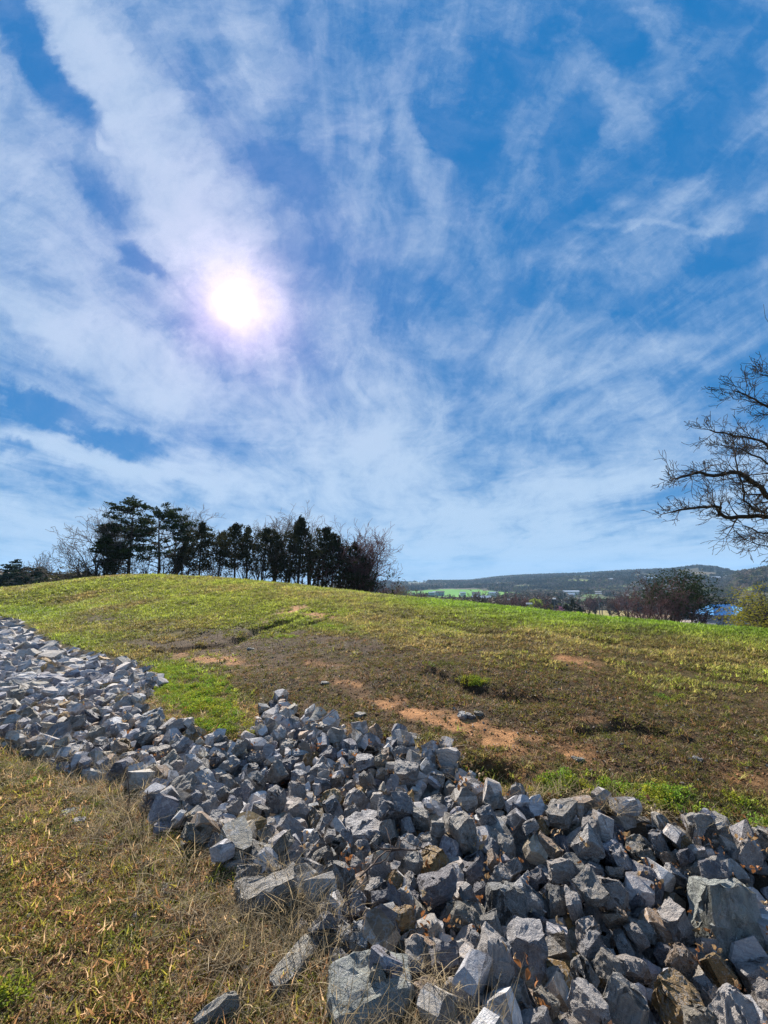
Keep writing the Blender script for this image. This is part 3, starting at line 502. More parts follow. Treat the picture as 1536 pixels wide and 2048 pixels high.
(306,4465,47,2,-13,-49,85,148,4),(-1539,4650,-4,37,-65,-20,62,112,14),(-3178,4507,-19,14,97,-14,-8,124,19),(-323,2788,-85,51,-26,15,-79,115,15),(-2355,4607,20,21,3,-28,-93,96,15),(-1607,5026,43,45,-66,43,-40,105,9),
(-2143,4042,31,27,0,-5,-95,95,2),(-129,3968,-115,71,5,-69,7,116,24),(-4093,5801,-35,44,-4,88,10,144,13),(-1031,4473,-30,59,63,38,-31,124,11),(-5189,7192,-173,6,53,-78,-31,155,19),(813,3894,-61,1,82,-52,21,97,10),
(-533,3923,-135,14,-7,97,-16,149,1),(-2765,4389,36,24,-38,-57,67,97,7),(-2401,3904,45,90,-8,3,-41,138,13),(-3066,4386,-19,72,-2,26,63,115,1),(-51,3742,-59,71,2,68,-16,115,25),(-2935,4787,16,46,-62,-24,57,128,14),
(-1359,4426,-53,13,-98,-13,-1,106,3),(148,3883,-83,0,-58,-40,-70,129,16),(-899,3684,-91,28,-23,18,-91,169,24),(-1781,4746,82,38,10,-1,-91,115,5),(-578,4673,-4,53,81,3,-23,116,8),(-2406,4491,5,62,16,-26,71,99,3),
(-1116,4721,0,76,28,-57,-5,98,2),(1184,2687,-230,80,-23,44,-29,151,14),(-4555,5353,19,28,56,-46,-61,180,6),(-476,4673,-13,34,65,-3,-66,132,5),(-4974,6942,-132,44,-17,5,-87,171,2),(-2787,4949,30,75,-57,25,-15,118,0),
(-656,3961,-82,53,24,79,-15,98,0),(-4558,5573,46,63,-30,-61,-34,117,16),(-3441,6877,6,58,-60,-52,12,116,9),(-1142,4470,-106,63,-31,57,40,136,20),(912,2399,-224,78,-21,-30,50,127,20),(-2714,4032,22,7,-12,-98,8,81,22),
(-1828,4924,60,28,-92,-18,19,117,18),(-3426,5431,-71,25,-22,-91,22,155,3),(-122,4060,-42,48,-38,-76,14,99,21),(439,3410,-58,57,21,77,-12,96,0),(-3529,6727,43,50,-85,1,10,168,14),(776,4009,-94,99,2,-1,5,92,12),
(-3698,4867,-8,32,-64,68,0,158,25),(80,4260,-8,15,2,16,-97,117,11),(-1223,5798,76,35,62,66,-18,120,6),(-4437,6949,-81,12,0,-74,-66,125,24),(-3796,7263,57,9,73,-61,28,187,25),(-2261,4148,13,85,49,-15,-4,98,0),
(-555,5385,34,86,34,-12,-35,101,2),(-3031,4184,30,4,93,-34,-8,89,18),(1813,2752,-99,3,5,70,-70,159,7),(-49,4987,38,39,0,3,-91,123,18),(-1145,4293,-93,10,-93,10,-31,158,2),(-1248,4297,-53,5,28,-20,93,145,9),
(-3115,5786,51,58,10,3,-80,102,3),(-3832,7125,86,97,11,-16,-13,136,10),(-37,4681,11,25,73,46,-42,96,8),(-1616,4876,42,43,-28,-13,84,100,22),(-4134,6997,-23,44,-78,43,1,134,0),(-4337,5808,1,13,39,-47,-77,96,7),
(-2376,4889,64,30,15,48,80,116,22),(-359,5362,46,4,-62,-74,24,102,21),(-476,3067,44,28,-73,-34,51,97,18),(1285,2699,-223,46,41,41,66,108,0),(565,3981,-49,44,-69,54,-15,88,7),(1073,3472,31,47,-38,59,-52,83,19),
(-3096,5925,22,22,50,27,-78,89,0),(-4857,6642,-65,89,-17,14,38,131,5),(-114,4181,-31,36,79,46,10,99,21),(-698,4617,-41,26,88,37,11,97,21),(-4212,5743,-8,41,-38,-33,75,131,21),(-1197,5646,64,3,38,-76,-51,118,17),
(-4027,6670,-2,72,-61,-3,30,111,25),(-4111,6600,-97,40,72,-12,53,125,17),(-2478,4911,89,55,45,45,-52,100,22),(-1698,4846,46,60,61,-28,-41,132,17),(-1394,4180,-158,24,70,-55,-36,177,25),(763,3345,-41,69,-6,-18,69,116,13),
(-1879,4443,-32,1,39,-34,85,161,24),(1163,3237,-55,69,-7,-31,64,90,4),(-381,4720,0,75,50,-34,22,91,1),(-1388,5615,10,31,9,-64,-69,123,10),(-1172,3085,43,45,4,46,-76,101,1),(339,2230,-55,91,-6,11,39,85,23),
(-3649,4669,11,97,-7,12,18,137,12),(-2178,4824,0,60,-40,57,-37,142,0),(555,3937,-123,30,-14,-84,-41,80,15),(-4068,4878,44,1,11,-68,72,85,20),(274,3323,-92,3,15,-87,45,96,11),(-5980,7091,-100,4,-46,-87,-16,198,3),
(-3518,7029,64,32,-19,70,-60,95,0),(-1347,5202,44,21,-51,38,-73,123,25),(-366,4033,-133,28,-73,39,47,104,19),(-1764,4486,19,37,-30,49,71,114,7),(-3197,5380,50,9,22,93,26,96,25),(-969,2807,34,6,0,-12,-99,98,11),
(-2203,3826,19,34,0,10,93,82,23),(1481,2395,-244,2,-62,-60,-50,105,11),(1284,2566,-244,0,-82,-29,47,111,0),(-4191,5359,37,46,12,-70,-51,146,21),(-5545,7100,-158,31,19,-6,92,156,22),(-5113,6302,-17,10,96,-14,-19,201,17),
(-3050,5564,62,28,44,76,35,153,9),(-3410,6626,52,14,-61,-62,46,133,6),(-1543,4466,-1,20,38,-73,52,96,25),(-2671,5125,59,81,35,11,44,122,0),(-3319,4352,22,97,-7,3,-18,93,23),(352,3688,-118,6,14,19,-96,176,10),
(1098,2434,-234,35,-80,0,-46,163,18),(-1303,5003,6,19,7,-97,2,168,6),(-2594,4338,-14,32,54,-24,-73,121,20),(-845,5332,35,20,45,-54,-67,159,22),(-1472,5388,41,41,-39,-53,62,135,5),(-3459,4668,16,10,1,-45,88,153,0),
(-2603,4031,25,20,43,27,-83,95,22),(-3271,5178,16,45,62,61,15,107,16),(836,2176,-109,26,88,-9,36,98,0),(-138,2900,-107,27,-2,-39,87,95,15),(-4047,5069,49,46,-42,-64,43,148,9),(-1771,3971,21,55,16,31,75,97,25),
(1931,2906,12,3,-11,-96,23,103,0),(-785,3408,-55,3,65,7,74,101,25),(0,4326,-90,12,-12,47,85,107,8),(1960,3051,-13,2,-3,-98,-17,101,18),(906,3507,11,17,-52,-81,15,87,24),(-2283,4231,-45,56,14,-50,63,179,9),
(-2786,4271,-9,54,-79,21,-16,131,22),(785,3000,-161,59,64,-47,0,136,14),(-3752,5926,-5,62,-4,77,-7,137,3),(-3581,6910,65,99,-3,-9,-6,138,5),(-3153,4575,70,8,-10,99,-2,128,23),(-3316,5048,-22,77,38,48,11,125,20),
(-2163,5250,33,83,-5,1,54,99,24),(-5303,6746,-132,19,90,26,-26,146,23),(-4138,6469,-78,21,-52,-72,38,106,3),(-2852,5415,80,57,29,-18,-73,100,15),(-3565,5821,37,14,67,41,-59,97,13),(-215,4152,-54,15,14,38,-89,100,21),
(-3391,6996,21,64,18,-32,66,84,24),(1032,3871,-33,45,-88,5,-3,103,3),(2056,2960,-46,50,82,-23,-5,89,12),(-1521,3210,21,94,-7,10,-30,90,0),(-1599,4757,2,29,1,18,-93,100,18),(-1317,4847,6,25,-81,-16,48,81,5),
(-3312,6631,5,77,5,-5,-63,86,17),(-207,4049,-53,73,24,62,10,100,4),(-3009,5416,63,31,-6,-92,19,141,7),(-4289,6630,-129,30,-43,16,-82,178,11),(-4288,6030,-82,30,-21,85,36,125,19),(664,4046,-71,10,-10,31,-93,102,16),
(-4319,6232,-104,43,-79,-41,-8,125,10),(-155,2730,-59,25,78,10,55,95,17),(-3421,4794,23,11,3,-97,18,98,24),(-1281,5376,82,21,-80,-44,-32,101,1),(-2919,4937,-116,38,-2,-53,-74,171,12),(707,2193,-208,35,8,20,91,154,1),
(-3514,6552,-7,24,17,1,-95,144,13),(66,2607,-100,27,35,72,51,169,21),(-498,5223,29,68,33,55,33,85,17),(1802,2959,4,33,2,-43,-83,81,0),(-91,2164,-2,5,98,4,-12,81,22),(-317,2306,0,0,39,91,-10,88,8),
(-3345,6127,9,97,4,-9,20,181,3),(-4767,6017,-30,64,-41,57,-27,154,0),(-933,5365,87,69,25,-26,-61,97,18),(-3232,4922,-8,22,84,-46,12,163,13),(627,1908,-76,46,-73,4,-48,129,2),(1022,2837,-213,25,-87,-33,-22,83,14),
(-328,4164,-177,61,-1,77,11,160,1),(-99,4576,3,19,-13,-33,-91,131,2),(-783,3512,-139,73,-10,66,-4,180,15),(-3898,4694,43,0,-73,36,57,81,13),(-173,3129,-231,25,-39,82,32,90,25),(1132,3337,-6,27,33,-50,-74,89,10),
(-70,4785,5,43,5,-7,89,97,2),(515,3790,-156,28,-60,74,-8,96,0),(-3824,5444,-10,6,6,2,99,203,21),(-3490,6345,84,24,48,41,72,141,24),(-1509,6045,32,46,12,-71,51,104,14),(-2149,4200,28,31,59,73,0,146,8),
(-2298,4792,-13,76,20,2,-60,108,8),(398,4674,42,29,3,-6,-95,137,1),(-1584,6085,47,63,21,73,10,97,16),(-99,3610,-97,2,18,-57,79,96,9),(-2824,5272,5,50,12,68,-51,86,6),(-3564,5534,-103,44,-71,-43,-32,154,21),
(411,2319,-125,98,17,2,-3,91,12),(-2667,4154,-7,90,-15,4,-39,138,5),(-2355,4025,10,20,65,11,-72,93,1),(-257,2745,-111,30,-28,82,-37,87,25),(958,2797,-251,2,-15,97,14,86,9),(-4010,6370,-146,39,-39,-82,11,171,4),
(-780,4951,1,35,-3,23,90,100,2),(625,3888,-79,64,57,-10,49,132,4),(-4369,5959,-44,73,-61,-7,-29,132,23),(-987,4070,-126,54,34,62,43,119,17),(-4153,6705,-110,10,16,-70,68,184,9),(-3446,5200,-67,37,52,-76,6,129,15),
(-914,5543,44,14,84,18,-47,111,8),(-4490,6847,-130,7,-58,31,74,115,17),(-4300,6844,-82,80,-45,19,-31,98,13),(-4075,6783,-6,92,-32,20,0,128,12),(-2118,4619,47,43,-69,20,-53,106,22),(-4216,5123,27,44,0,59,-66,110,0),
(-3607,5934,-75,50,-46,43,58,182,14),(853,2545,-278,1,-31,94,0,103,16),(-2210,4051,-32,1,55,82,-12,100,3),(-3358,6474,11,16,-95,-23,-7,104,24),(2208,3000,14,29,-43,-70,47,88,17),(-1356,4569,-63,60,67,-34,-26,98,23),
(-1536,5564,12,15,64,-74,-5,94,17),(-5474,7208,-192,58,0,6,80,87,15),(-3796,4753,35,89,10,-14,40,99,13),(590,3395,-47,95,23,11,10,149,3),(-1996,4604,-14,80,37,-21,-41,180,20),(143,4563,19,72,-56,-34,-18,99,23),
(-2157,3926,-10,11,34,-92,7,83,16),(-621,5296,45,92,6,-31,19,130,18),(-735,4394,-91,88,-45,5,-8,96,21),(15,3892,-30,2,-53,-73,41,109,14),(-4861,6760,-137,16,-97,-4,11,146,23),(-4369,6749,-133,8,55,-53,-62,136,5),
(-3813,6974,46,36,72,-56,12,150,17),(-4402,6643,-118,4,60,28,74,113,17),(-4360,7066,-94,74,29,-59,3,137,5),(-5158,6704,-128,69,-33,-55,31,106,11),(-4060,5298,34,77,30,36,40,100,19),(-5035,7270,-199,17,13,-35,90,175,18),
(-1512,3771,13,2,-11,96,-25,166,11),(-1063,3543,-47,54,20,1,-81,119,13),(-1052,5362,-16,9,11,14,-97,157,14),(-4072,4970,12,97,-19,8,10,93,9),(660,3062,-181,22,0,-88,40,84,18),(-1410,4662,-5,34,-1,90,-25,104,21),
(1325,3427,20,68,1,28,66,142,15),(1319,2809,-144,67,42,-13,59,136,20),(-657,4876,-26,3,4,-90,-42,139,24),(-1636,3862,-81,12,18,67,70,81,13),(722,3470,-33,0,25,94,-20,81,24),(-1419,4410,-132,58,27,76,-8,89,3),
(-6459,7619,-234,84,-46,-13,23,197,1),(-5217,7042,-135,30,-5,-86,38,97,7),(-4749,6172,-101,18,-63,-11,74,185,3),(-3048,5115,-5,11,18,58,-78,103,11),(-3756,6250,-16,35,11,36,85,107,5),(-4479,6320,-106,4,-19,63,-74,163,15),
(819,3771,-23,22,-86,-41,15,98,11),(-1084,5140,3,71,-23,19,-63,105,13),(-1654,4498,-49,55,54,-41,-46,129,19),(-315,4505,-101,20,21,51,80,96,16),(-650,4233,-171,16,-53,75,34,91,4),(581,4259,-9,4,-97,23,3,82,11),
(-1525,4890,19,72,6,-2,67,92,23),(905,2121,-246,71,-8,-69,-1,90,22),(-1947,4791,29,14,0,-35,-92,144,18),(-717,4302,-178,1,-43,-36,-82,127,10),(-1409,6036,28,37,-36,60,-59,121,16),(-132,4494,-62,51,21,15,-81,123,14),
(-2025,3802,22,64,60,4,46,92,14),(-1750,4611,9,71,-3,66,21,117,18),(-751,5467,41,6,-60,-79,2,106,21),(1409,3345,-18,7,-5,99,7,97,7),(-3882,4908,24,76,1,-19,-60,108,10),(1033,2213,-191,35,11,-84,-39,107,19),
(-5205,6944,-176,64,-41,52,37,104,7),(747,1800,-26,23,-31,-19,-90,150,0),(-654,3083,-9,3,-34,89,-28,104,4),(-3034,5686,24,92,-33,8,-15,122,11),(-998,5050,21,46,7,-88,-4,95,0),(-4064,7183,-28,81,12,49,-29,97,17),
(-5471,7385,-210,7,50,-85,-13,112,17),(-3814,6401,-49,84,14,-5,-50,136,7),(-4572,6758,-90,35,9,-83,41,97,18),(1019,1898,-160,56,-54,-5,61,186,0),(-2352,5069,16,67,-45,42,-39,126,25),(-1999,4040,-21,67,-35,-21,-60,143,13),
(-1243,3195,-5,23,80,-54,-3,144,24),(-1468,5511,1,13,82,26,47,83,16),(-254,4575,-41,8,-84,-49,-18,118,1),(-2367,4152,-5,53,-8,71,-44,108,4),(-842,2997,5,72,56,37,11,127,10),(1488,2110,-184,15,-89,-41,-3,90,0),
(-2840,5140,-11,4,-59,-55,58,106,20),(-1215,4713,-81,47,16,-3,86,99,18),(484,3374,-133,66,-55,41,-27,82,9),(1226,2839,-224,22,-1,83,-50,98,21),(45,4027,-115,14,42,21,86,145,19),(-2325,4943,-20,9,-79,-59,-9,122,19),
(-1467,5227,24,63,-9,7,-76,117,22),(-1006,5489,5,8,-99,0,-7,102,25),(-124,3194,-266,78,-4,60,13,89,12),(-1067,4875,-18,78,-1,-31,-52,141,3),(-2693,4598,66,20,-26,-91,23,95,17),(-2468,4053,20,95,10,-26,7,102,3),
(-3821,6221,-72,5,-62,-54,55,126,9),(-4928,7147,-189,47,-8,-86,-12,207,11),(-58,3092,-158,48,-52,-20,66,147,21),(-5240,7347,-163,32,-43,39,-74,95,6),(-4852,7580,-239,80,42,22,-35,153,1),(-5760,7329,-201,80,4,7,58,169,19),
(-1307,6100,25,24,-17,64,-70,112,22),(-3595,6072,-3,39,64,53,38,107,15),(-2669,5498,35,13,-1,75,-64,97,7),(-1330,3709,-45,42,2,77,46,111,19),(-6415,7863,-255,60,-11,5,-78,168,10),(-920,4917,-50,46,66,-57,-9,129,0),
(-559,4582,-106,8,13,97,15,81,20),(-3378,6264,10,24,12,2,-96,162,9),(652,3124,-140,31,91,-22,-11,115,5),(-3300,5564,13,14,-44,51,71,111,0),(679,2018,-164,80,-34,29,-37,114,18),(90,3283,-191,42,80,-35,20,82,10),
(253,2598,-181,55,-67,42,-25,101,5),(116,3512,-156,22,-87,-37,-21,182,20),(-16,3328,-214,76,-12,50,-37,120,12),(-3115,5400,-38,25,-51,82,0,173,14),(-1387,4910,10,7,-86,-50,-4,86,24),(-2405,4229,-39,48,47,15,-71,96,21),
(-451,4273,-83,7,25,-1,-96,90,16),(396,2544,-140,23,-87,-28,30,99,5),(886,2234,-242,0,-11,-69,-71,171,15),(-143,4190,-165,71,2,-22,-66,122,24),(1564,2513,-252,79,0,51,30,81,12),(-603,2720,-25,61,-16,1,-76,112,0),
(-1474,4767,-6,0,-8,79,-60,102,21),(879,2041,-214,60,-35,47,53,81,19),(-1514,5687,4,87,6,17,44,86,24),(-3303,6364,15,29,-39,-67,55,80,13),(-3264,6805,21,71,63,12,25,86,1),(-2139,4097,-42,46,-8,8,87,101,21),
(-1968,3903,-23,66,53,43,-30,90,6),(-3576,5462,4,75,54,21,-31,97,4),(-1667,4260,-31,26,-84,-42,-17,132,3),(-2825,4858,-4,35,31,-25,-83,102,8),(-4689,7561,-245,73,-8,24,62,168,15),(-2249,4636,-19,27,33,-80,40,134,9),
(404,2893,-161,34,-72,52,-29,95,16),(570,2816,-154,19,22,55,-78,134,24),(-5384,7586,-263,30,-30,79,-42,157,11),(-4707,6972,-194,63,59,31,36,108,19),(-4222,6113,-119,0,-27,-91,29,102,25),(-5662,7466,-273,2,-95,-28,-1,133,21),
(-1151,3631,-44,53,3,-62,-56,121,20),(-1556,4453,-108,0,93,-7,-35,80,19),(-3731,6000,-170,27,-83,-20,-41,119,22),(217,2959,-237,18,34,-90,-15,164,20),(-300,3654,-213,14,75,-21,-60,195,11),(-988,5152,-67,62,38,-2,68,151,18),
(-447,4557,-84,20,-91,-34,-11,109,15),(949,3617,33,64,-67,23,-25,84,1),(480,3169,-197,18,-34,91,8,86,21),(-3250,5987,-13,21,19,1,-95,131,2),(-1452,5099,26,10,-8,8,-98,111,18),(-3049,5077,-107,29,57,-63,43,140,4),
(-262,4834,27,85,7,-11,50,131,18),(-3771,5859,-160,20,53,3,-81,164,3),(582,2028,-132,0,58,81,5,97,24),(-621,4724,-68,64,-51,52,-18,90,7),(-2710,5013,-59,43,64,-35,-51,161,15),(-1929,3829,-10,9,97,4,-18,89,14),
(-590,3260,-121,88,0,-42,17,176,5),(-742,4983,-67,65,73,-18,7,106,15),(-2961,4529,-56,2,-55,75,34,108,23),(-113,4321,-116,0,73,67,4,129,21),(-2750,5199,4,65,53,-52,-8,130,14),(-1460,4043,-171,32,43,80,-25,111,25),
(1574,2387,-254,48,-47,-55,47,105,20),(-2447,5227,9,97,15,-2,-13,81,0),(-559,3138,-64,75,12,-25,-59,81,8),(-2383,4377,-76,15,-42,50,-73,144,19),(-1621,3646,-40,59,-16,-2,-78,101,3),(-3230,4610,-44,60,17,-2,77,104,11),
(-1197,4841,-35,20,81,-53,9,108,3),(-1436,5890,-36,9,-37,-91,8,80,9),(627,2990,-207,67,-6,68,-27,111,9),(-671,3014,-70,47,51,-46,53,85,18),(-1333,5960,19,53,44,43,57,109,22),(-6,4426,-70,7,-18,-15,96,106,4),
(-1714,3573,25,62,52,-26,51,90,1),(-238,2537,-59,73,-4,44,51,80,11),(-5760,7720,-273,72,66,-6,15,114,4),(-5099,6780,-204,41,-31,-83,17,121,21),(-4760,6536,-148,27,-39,87,6,165,1),(-3770,5015,-22,34,48,40,-69,133,11),
(-2727,4735,-105,6,-51,-34,-78,142,16),(-4351,5639,-19,40,21,4,-88,206,3),(-4616,5753,29,57,78,11,-19,114,21),(-4722,6849,-152,34,81,-16,43,96,20),(279,3559,-71,56,81,-5,11,100,0),(-3526,5227,-55,3,70,59,-38,95,21),
(-5011,7695,-255,51,16,-41,-73,143,20),(102,3728,-45,29,77,22,51,165,8),(-4826,7338,-216,21,-48,-69,-47,104,16),(-3191,5637,41,50,48,71,-4,100,3),(-2815,4813,-68,9,32,74,57,97,9),(-5380,7190,-244,72,-3,68,0,145,18),
(-4509,5904,-33,65,-71,10,23,111,7),(-1290,5863,10,11,18,-44,-86,96,2),(-2928,5052,-19,6,6,22,-97,103,23),(-3972,7307,-50,36,-61,54,-43,186,0),(-3098,5783,-9,8,-78,60,-3,80,0),(-1599,3965,-154,3,-11,-12,-98,100,8),
(-5760,6505,-145,13,48,-52,68,156,16),(-935,5016,-127,38,54,71,-22,84,18),(-1137,3439,-102,92,10,28,-22,115,17),(-3297,5205,-120,48,-72,-35,-34,171,25),(-4596,6152,-239,99,-8,5,-9,166,25),(-1329,4051,-217,48,21,69,-47,103,14),
(1506,3734,15,93,-1,-1,-35,112,2),(-4894,5378,40,64,-25,70,-13,107,7),(-4868,5991,-156,65,-28,-17,68,123,23),(1383,2243,-199,32,87,-29,22,80,1),(-5269,7084,-243,9,-71,30,62,140,19),(-973,4555,-149,42,-38,-41,-71,135,21),
(-1702,3976,-89,3,-43,-19,-87,106,17),(-53,2472,-73,79,60,7,-4,126,16),(-5217,6566,-269,11,1,-35,92,90,7),(-840,4064,-227,74,66,0,3,184,10),(-876,3933,-250,37,-61,40,55,129,0),(-1050,3532,-172,54,3,-72,-42,86,12),
(-4365,6627,-239,56,3,-19,-80,181,24),(-1151,5259,-53,9,57,-5,-80,83,16),(27,3771,-156,31,-9,-82,-46,150,12),(-3487,5475,-185,43,41,-79,8,109,24),(1516,2069,-249,61,-64,31,-32,99,19),(-5705,6986,-283,74,56,-22,-27,90,17),
(1486,2476,-257,9,-25,-32,90,83,21),(-4197,5401,-109,22,49,-83,10,90,10),(-262,4028,-173,19,80,46,30,119,0),(-3396,5966,-62,23,-76,59,-5,90,18),(-237,4459,-72,23,-77,-48,33,88,8),(-5882,6889,-235,65,53,0,53,122,0),
(-600,4999,-21,35,-10,-9,92,100,22),(-991,4821,-102,37,-19,-89,-16,150,11),(-3676,5907,-171,39,30,38,77,83,5),(-6380,7120,-265,26,5,47,-83,101,14),(-3635,5578,-239,31,15,4,-93,109,8),(-65,2561,-102,78,-7,-55,27,83,21),
(-3940,6440,-204,66,-1,-49,56,83,10),(364,2648,-234,21,-40,58,-66,118,15),(-1233,5553,-28,86,26,4,-41,134,11),(-3697,5360,-182,97,-14,17,0,177,3),(-355,3466,-246,57,-63,-35,36,138,16),(-6599,7476,-287,20,3,0,-97,95,22),
(-3773,5615,-216,0,0,-43,90,120,13),(2343,2230,-181,85,-47,14,12,95,0),(-1155,4001,-267,10,9,-98,5,138,17),(1638,2285,-261,64,28,60,36,82,4),(-4093,6956,-187,68,44,57,3,117,13),(-6024,6438,-135,0,41,88,-22,84,11),
(-3186,4887,-189,52,-75,2,38,81,11),(-1571,3752,-60,60,-27,11,-74,87,16),(-9,4492,-30,78,49,30,19,90,16),(-635,2930,-63,9,-65,-64,38,89,5),(-1293,4370,-151,13,42,34,82,118,17),(-5415,7431,-284,4,-35,93,-1,99,20),
(-4605,6385,-287,16,4,23,95,93,2),(-4061,6726,-233,64,-66,-35,10,81,2),(-1963,4144,-118,6,8,-92,37,94,5),(-3479,6078,-36,14,-87,-31,33,105,3),(-1012,3999,-235,60,28,-16,72,142,21),(-3087,4939,-136,37,44,80,-9,157,7),
(-4171,6684,-247,65,26,16,68,130,2),(-5718,6701,-167,12,52,61,-57,153,21),(-4533,5682,-118,36,-23,68,-58,99,4),(-5524,6185,-139,65,0,24,71,101,2),(-4211,6166,-218,63,-74,15,-14,178,17),(571,3253,-145,65,-3,-20,72,82,23),
(-852,4888,-128,23,-61,75,0,93,18),(-462,3276,-180,2,-66,-65,35,155,3),(-204,3349,-270,0,47,-77,-41,97,2),(-4718,6661,-271,3,-63,-77,3,166,9),(-4846,6347,-266,2,3,-75,-65,101,10),(-5104,5732,-32,36,9,-74,-54,116,15),
(-167,2977,-156,4,7,25,96,85,5),(-618,3633,-257,53,60,49,33,154,12),(-4843,7309,-283,46,0,3,88,133,17),(-4294,6362,-268,3,78,-44,-43,110,11),(-5234,6226,-127,97,-11,-21,-1,184,7),(2532,2788,6,1,-79,-60,0,83,18),
(-867,3626,-245,15,97,-15,-6,82,3),(-2541,4504,-156,37,-83,39,-12,125,11),(-4019,5984,-212,34,-56,67,-32,166,17),(-5132,7163,-289,3,72,-68,1,121,6),(-5296,5993,-47,1,-44,77,-44,144,16),(-1460,5796,-6,76,52,-27,-26,83,21),
(275,4633,27,23,-66,63,-32,81,23),(-3733,6528,-106,20,-23,57,-75,83,14),(-971,4689,-131,17,-42,-76,-44,119,21),(-1457,3900,-126,92,-27,-27,0,117,11),(-793,4607,-150,57,76,29,0,138,6),(-4999,5644,-13,14,45,-72,50,88,20),
(-65,2775,-137,46,-73,-22,43,154,5),(-82,3875,-140,68,0,70,19,81,15),(-2948,4704,-171,15,22,-94,14,131,17),(-1246,3549,-123,37,-19,-51,74,144,9),(-3488,5873,-38,48,-4,-59,-63,92,12),(-3656,5804,-175,15,53,-50,65,85,7),
(715,1719,-118,53,-16,-3,-82,119,2),(165,2669,-205,85,-5,23,46,94,17),(-6286,6691,-99,12,-56,31,-75,139,6),(-147,3919,-213,42,18,33,82,150,17),(-4385,5962,-188,37,16,66,-62,184,4),(-5700,6385,-145,19,-86,39,-22,136,22),
(-4560,7174,-261,61,44,35,-55,113,6),(-3950,6255,-186,32,64,-38,57,169,24),(-1654,4676,-24,15,-90,-39,4,85,11),(471,1783,-20,26,87,-10,38,86,8),(-5546,7393,-285,0,-32,94,3,136,16),(-2758,4474,-95,42,17,-71,-53,91,10),
(-6329,7483,-244,34,-10,-34,-86,178,2),(-2938,4418,-48,86,48,-9,-7,83,5),(-4779,5862,-139,75,52,39,0,144,16),(-5086,6366,-252,57,58,43,-36,117,6),(-4269,6835,-184,25,-95,9,-15,128,23),(-3509,5113,-168,25,28,89,23,112,19),
(-3725,6974,-70,14,32,92,15,124,9),(1115,2309,-226,69,-57,25,35,84,1),(-5380,6579,-286,4,86,48,-10,82,11),(622,1761,-62,51,63,42,38,115,21),(-3945,5782,-244,67,-5,-72,-15,109,8),(690,2916,-195,5,-56,41,-71,99,25),
(2111,2606,-91,92,30,6,-20,97,3),(144,3092,-248,26,-36,-8,-88,97,23),(-5799,7397,-289,9,53,-83,-6,92,24),(1765,1757,-266,0,-2,-1,-99,129,16),(-2233,4397,-182,71,9,-29,-62,80,17),(1704,2313,-275,50,-52,47,-49,81,13),
(-5024,5832,-70,52,-37,75,9,126,18),(-5886,6256,-73,11,84,47,-21,86,20),(-4141,6429,-274,19,18,-71,-64,101,1),(-4666,7312,-228,17,69,-23,-65,141,23),(-4092,6799,-226,37,-40,1,-83,97,15),(2240,2286,-180,44,4,56,-69,133,21),
(-4490,6400,-286,9,-2,-68,71,96,7),(1201,1904,-205,0,-2,23,-97,176,13),(416,3016,-199,18,-95,22,-7,186,15),(-4296,7274,-181,28,-27,91,-6,157,14),(2317,2376,-146,83,-26,30,-36,83,13),(-3485,6421,-22,31,-63,-70,5,115,9),
(161,2198,-81,54,-48,35,-58,80,22),(-5963,7064,-271,3,-77,62,-6,146,9),(-6308,6914,-141,18,-3,45,87,97,2),(-5796,5892,22,17,97,-11,-2,94,14),(-2930,4231,6,18,90,-37,-3,83,18),(-4344,6833,-270,12,-89,-36,21,106,3),
(-55,3095,-269,6,14,98,-10,95,23),(-2310,4470,-175,49,59,-44,-45,95,8),(-5841,6997,-276,3,98,-17,0,95,14),(-4812,5526,-18,83,-23,-5,-49,105,20),(-5249,6093,-142,24,76,4,60,101,4),(-146,2563,-47,10,23,-75,-60,106,18),
(-3179,5240,-103,23,18,-89,32,95,25),(-2196,4689,-78,63,-44,-4,62,80,3),(-4753,6932,-300,2,-99,-7,0,81,17),(-4563,6985,-216,34,36,-59,-62,217,10),(-5200,6967,-268,67,-71,-14,6,103,16),(-3696,7047,-30,27,18,-93,11,84,2),
(-1852,4179,-143,48,-70,46,-22,121,9),(-6409,7222,-294,32,-30,-59,67,82,15),(-5337,7525,-279,31,-40,66,-54,86,18),(1224,2229,-284,49,59,37,50,86,1),(-5054,7047,-257,0,-26,84,45,150,19),(-63,4006,-168,39,49,48,60,133,24),
(-1082,3402,-38,18,-95,21,-8,99,18),(-4508,7408,-228,47,-27,48,68,131,17),(-942,3506,-157,64,37,-19,63,158,9),(-6886,7020,-144,5,-16,-97,13,178,16),(-4575,6427,-236,17,74,59,-23,126,11),(-508,4399,-172,16,-87,-41,-19,85,7),
(1081,2898,-214,41,28,16,-84,81,11),(-3478,5333,-205,85,8,51,-2,87,17),(-6093,6516,-115,17,29,5,-93,105,18),(-4603,6663,-279,71,69,2,6,86,13),(-5640,6095,-23,63,-53,-14,53,125,13),(-6235,6804,-214,21,4,41,88,81,17),
(-877,4454,-205,22,-74,-2,-62,129,3),(-434,4262,-161,54,-48,-8,-68,102,6),(1507,1672,-269,0,78,61,-3,107,3),(-3809,5123,-67,16,18,21,94,120,20),(-5283,6513,-254,59,-3,-76,24,112,18),(-4393,5450,-85,13,39,-90,8,101,9),
(-4929,5886,-112,9,-1,97,18,96,23),(-780,3319,-138,3,-71,-65,21,118,15),(-3691,6426,-109,18,-76,61,-8,103,2),(-3725,5230,-89,13,-30,-84,-40,173,24),(-4428,6150,-262,24,79,19,51,184,16),(-3702,5719,-208,66,-66,33,10,111,18),
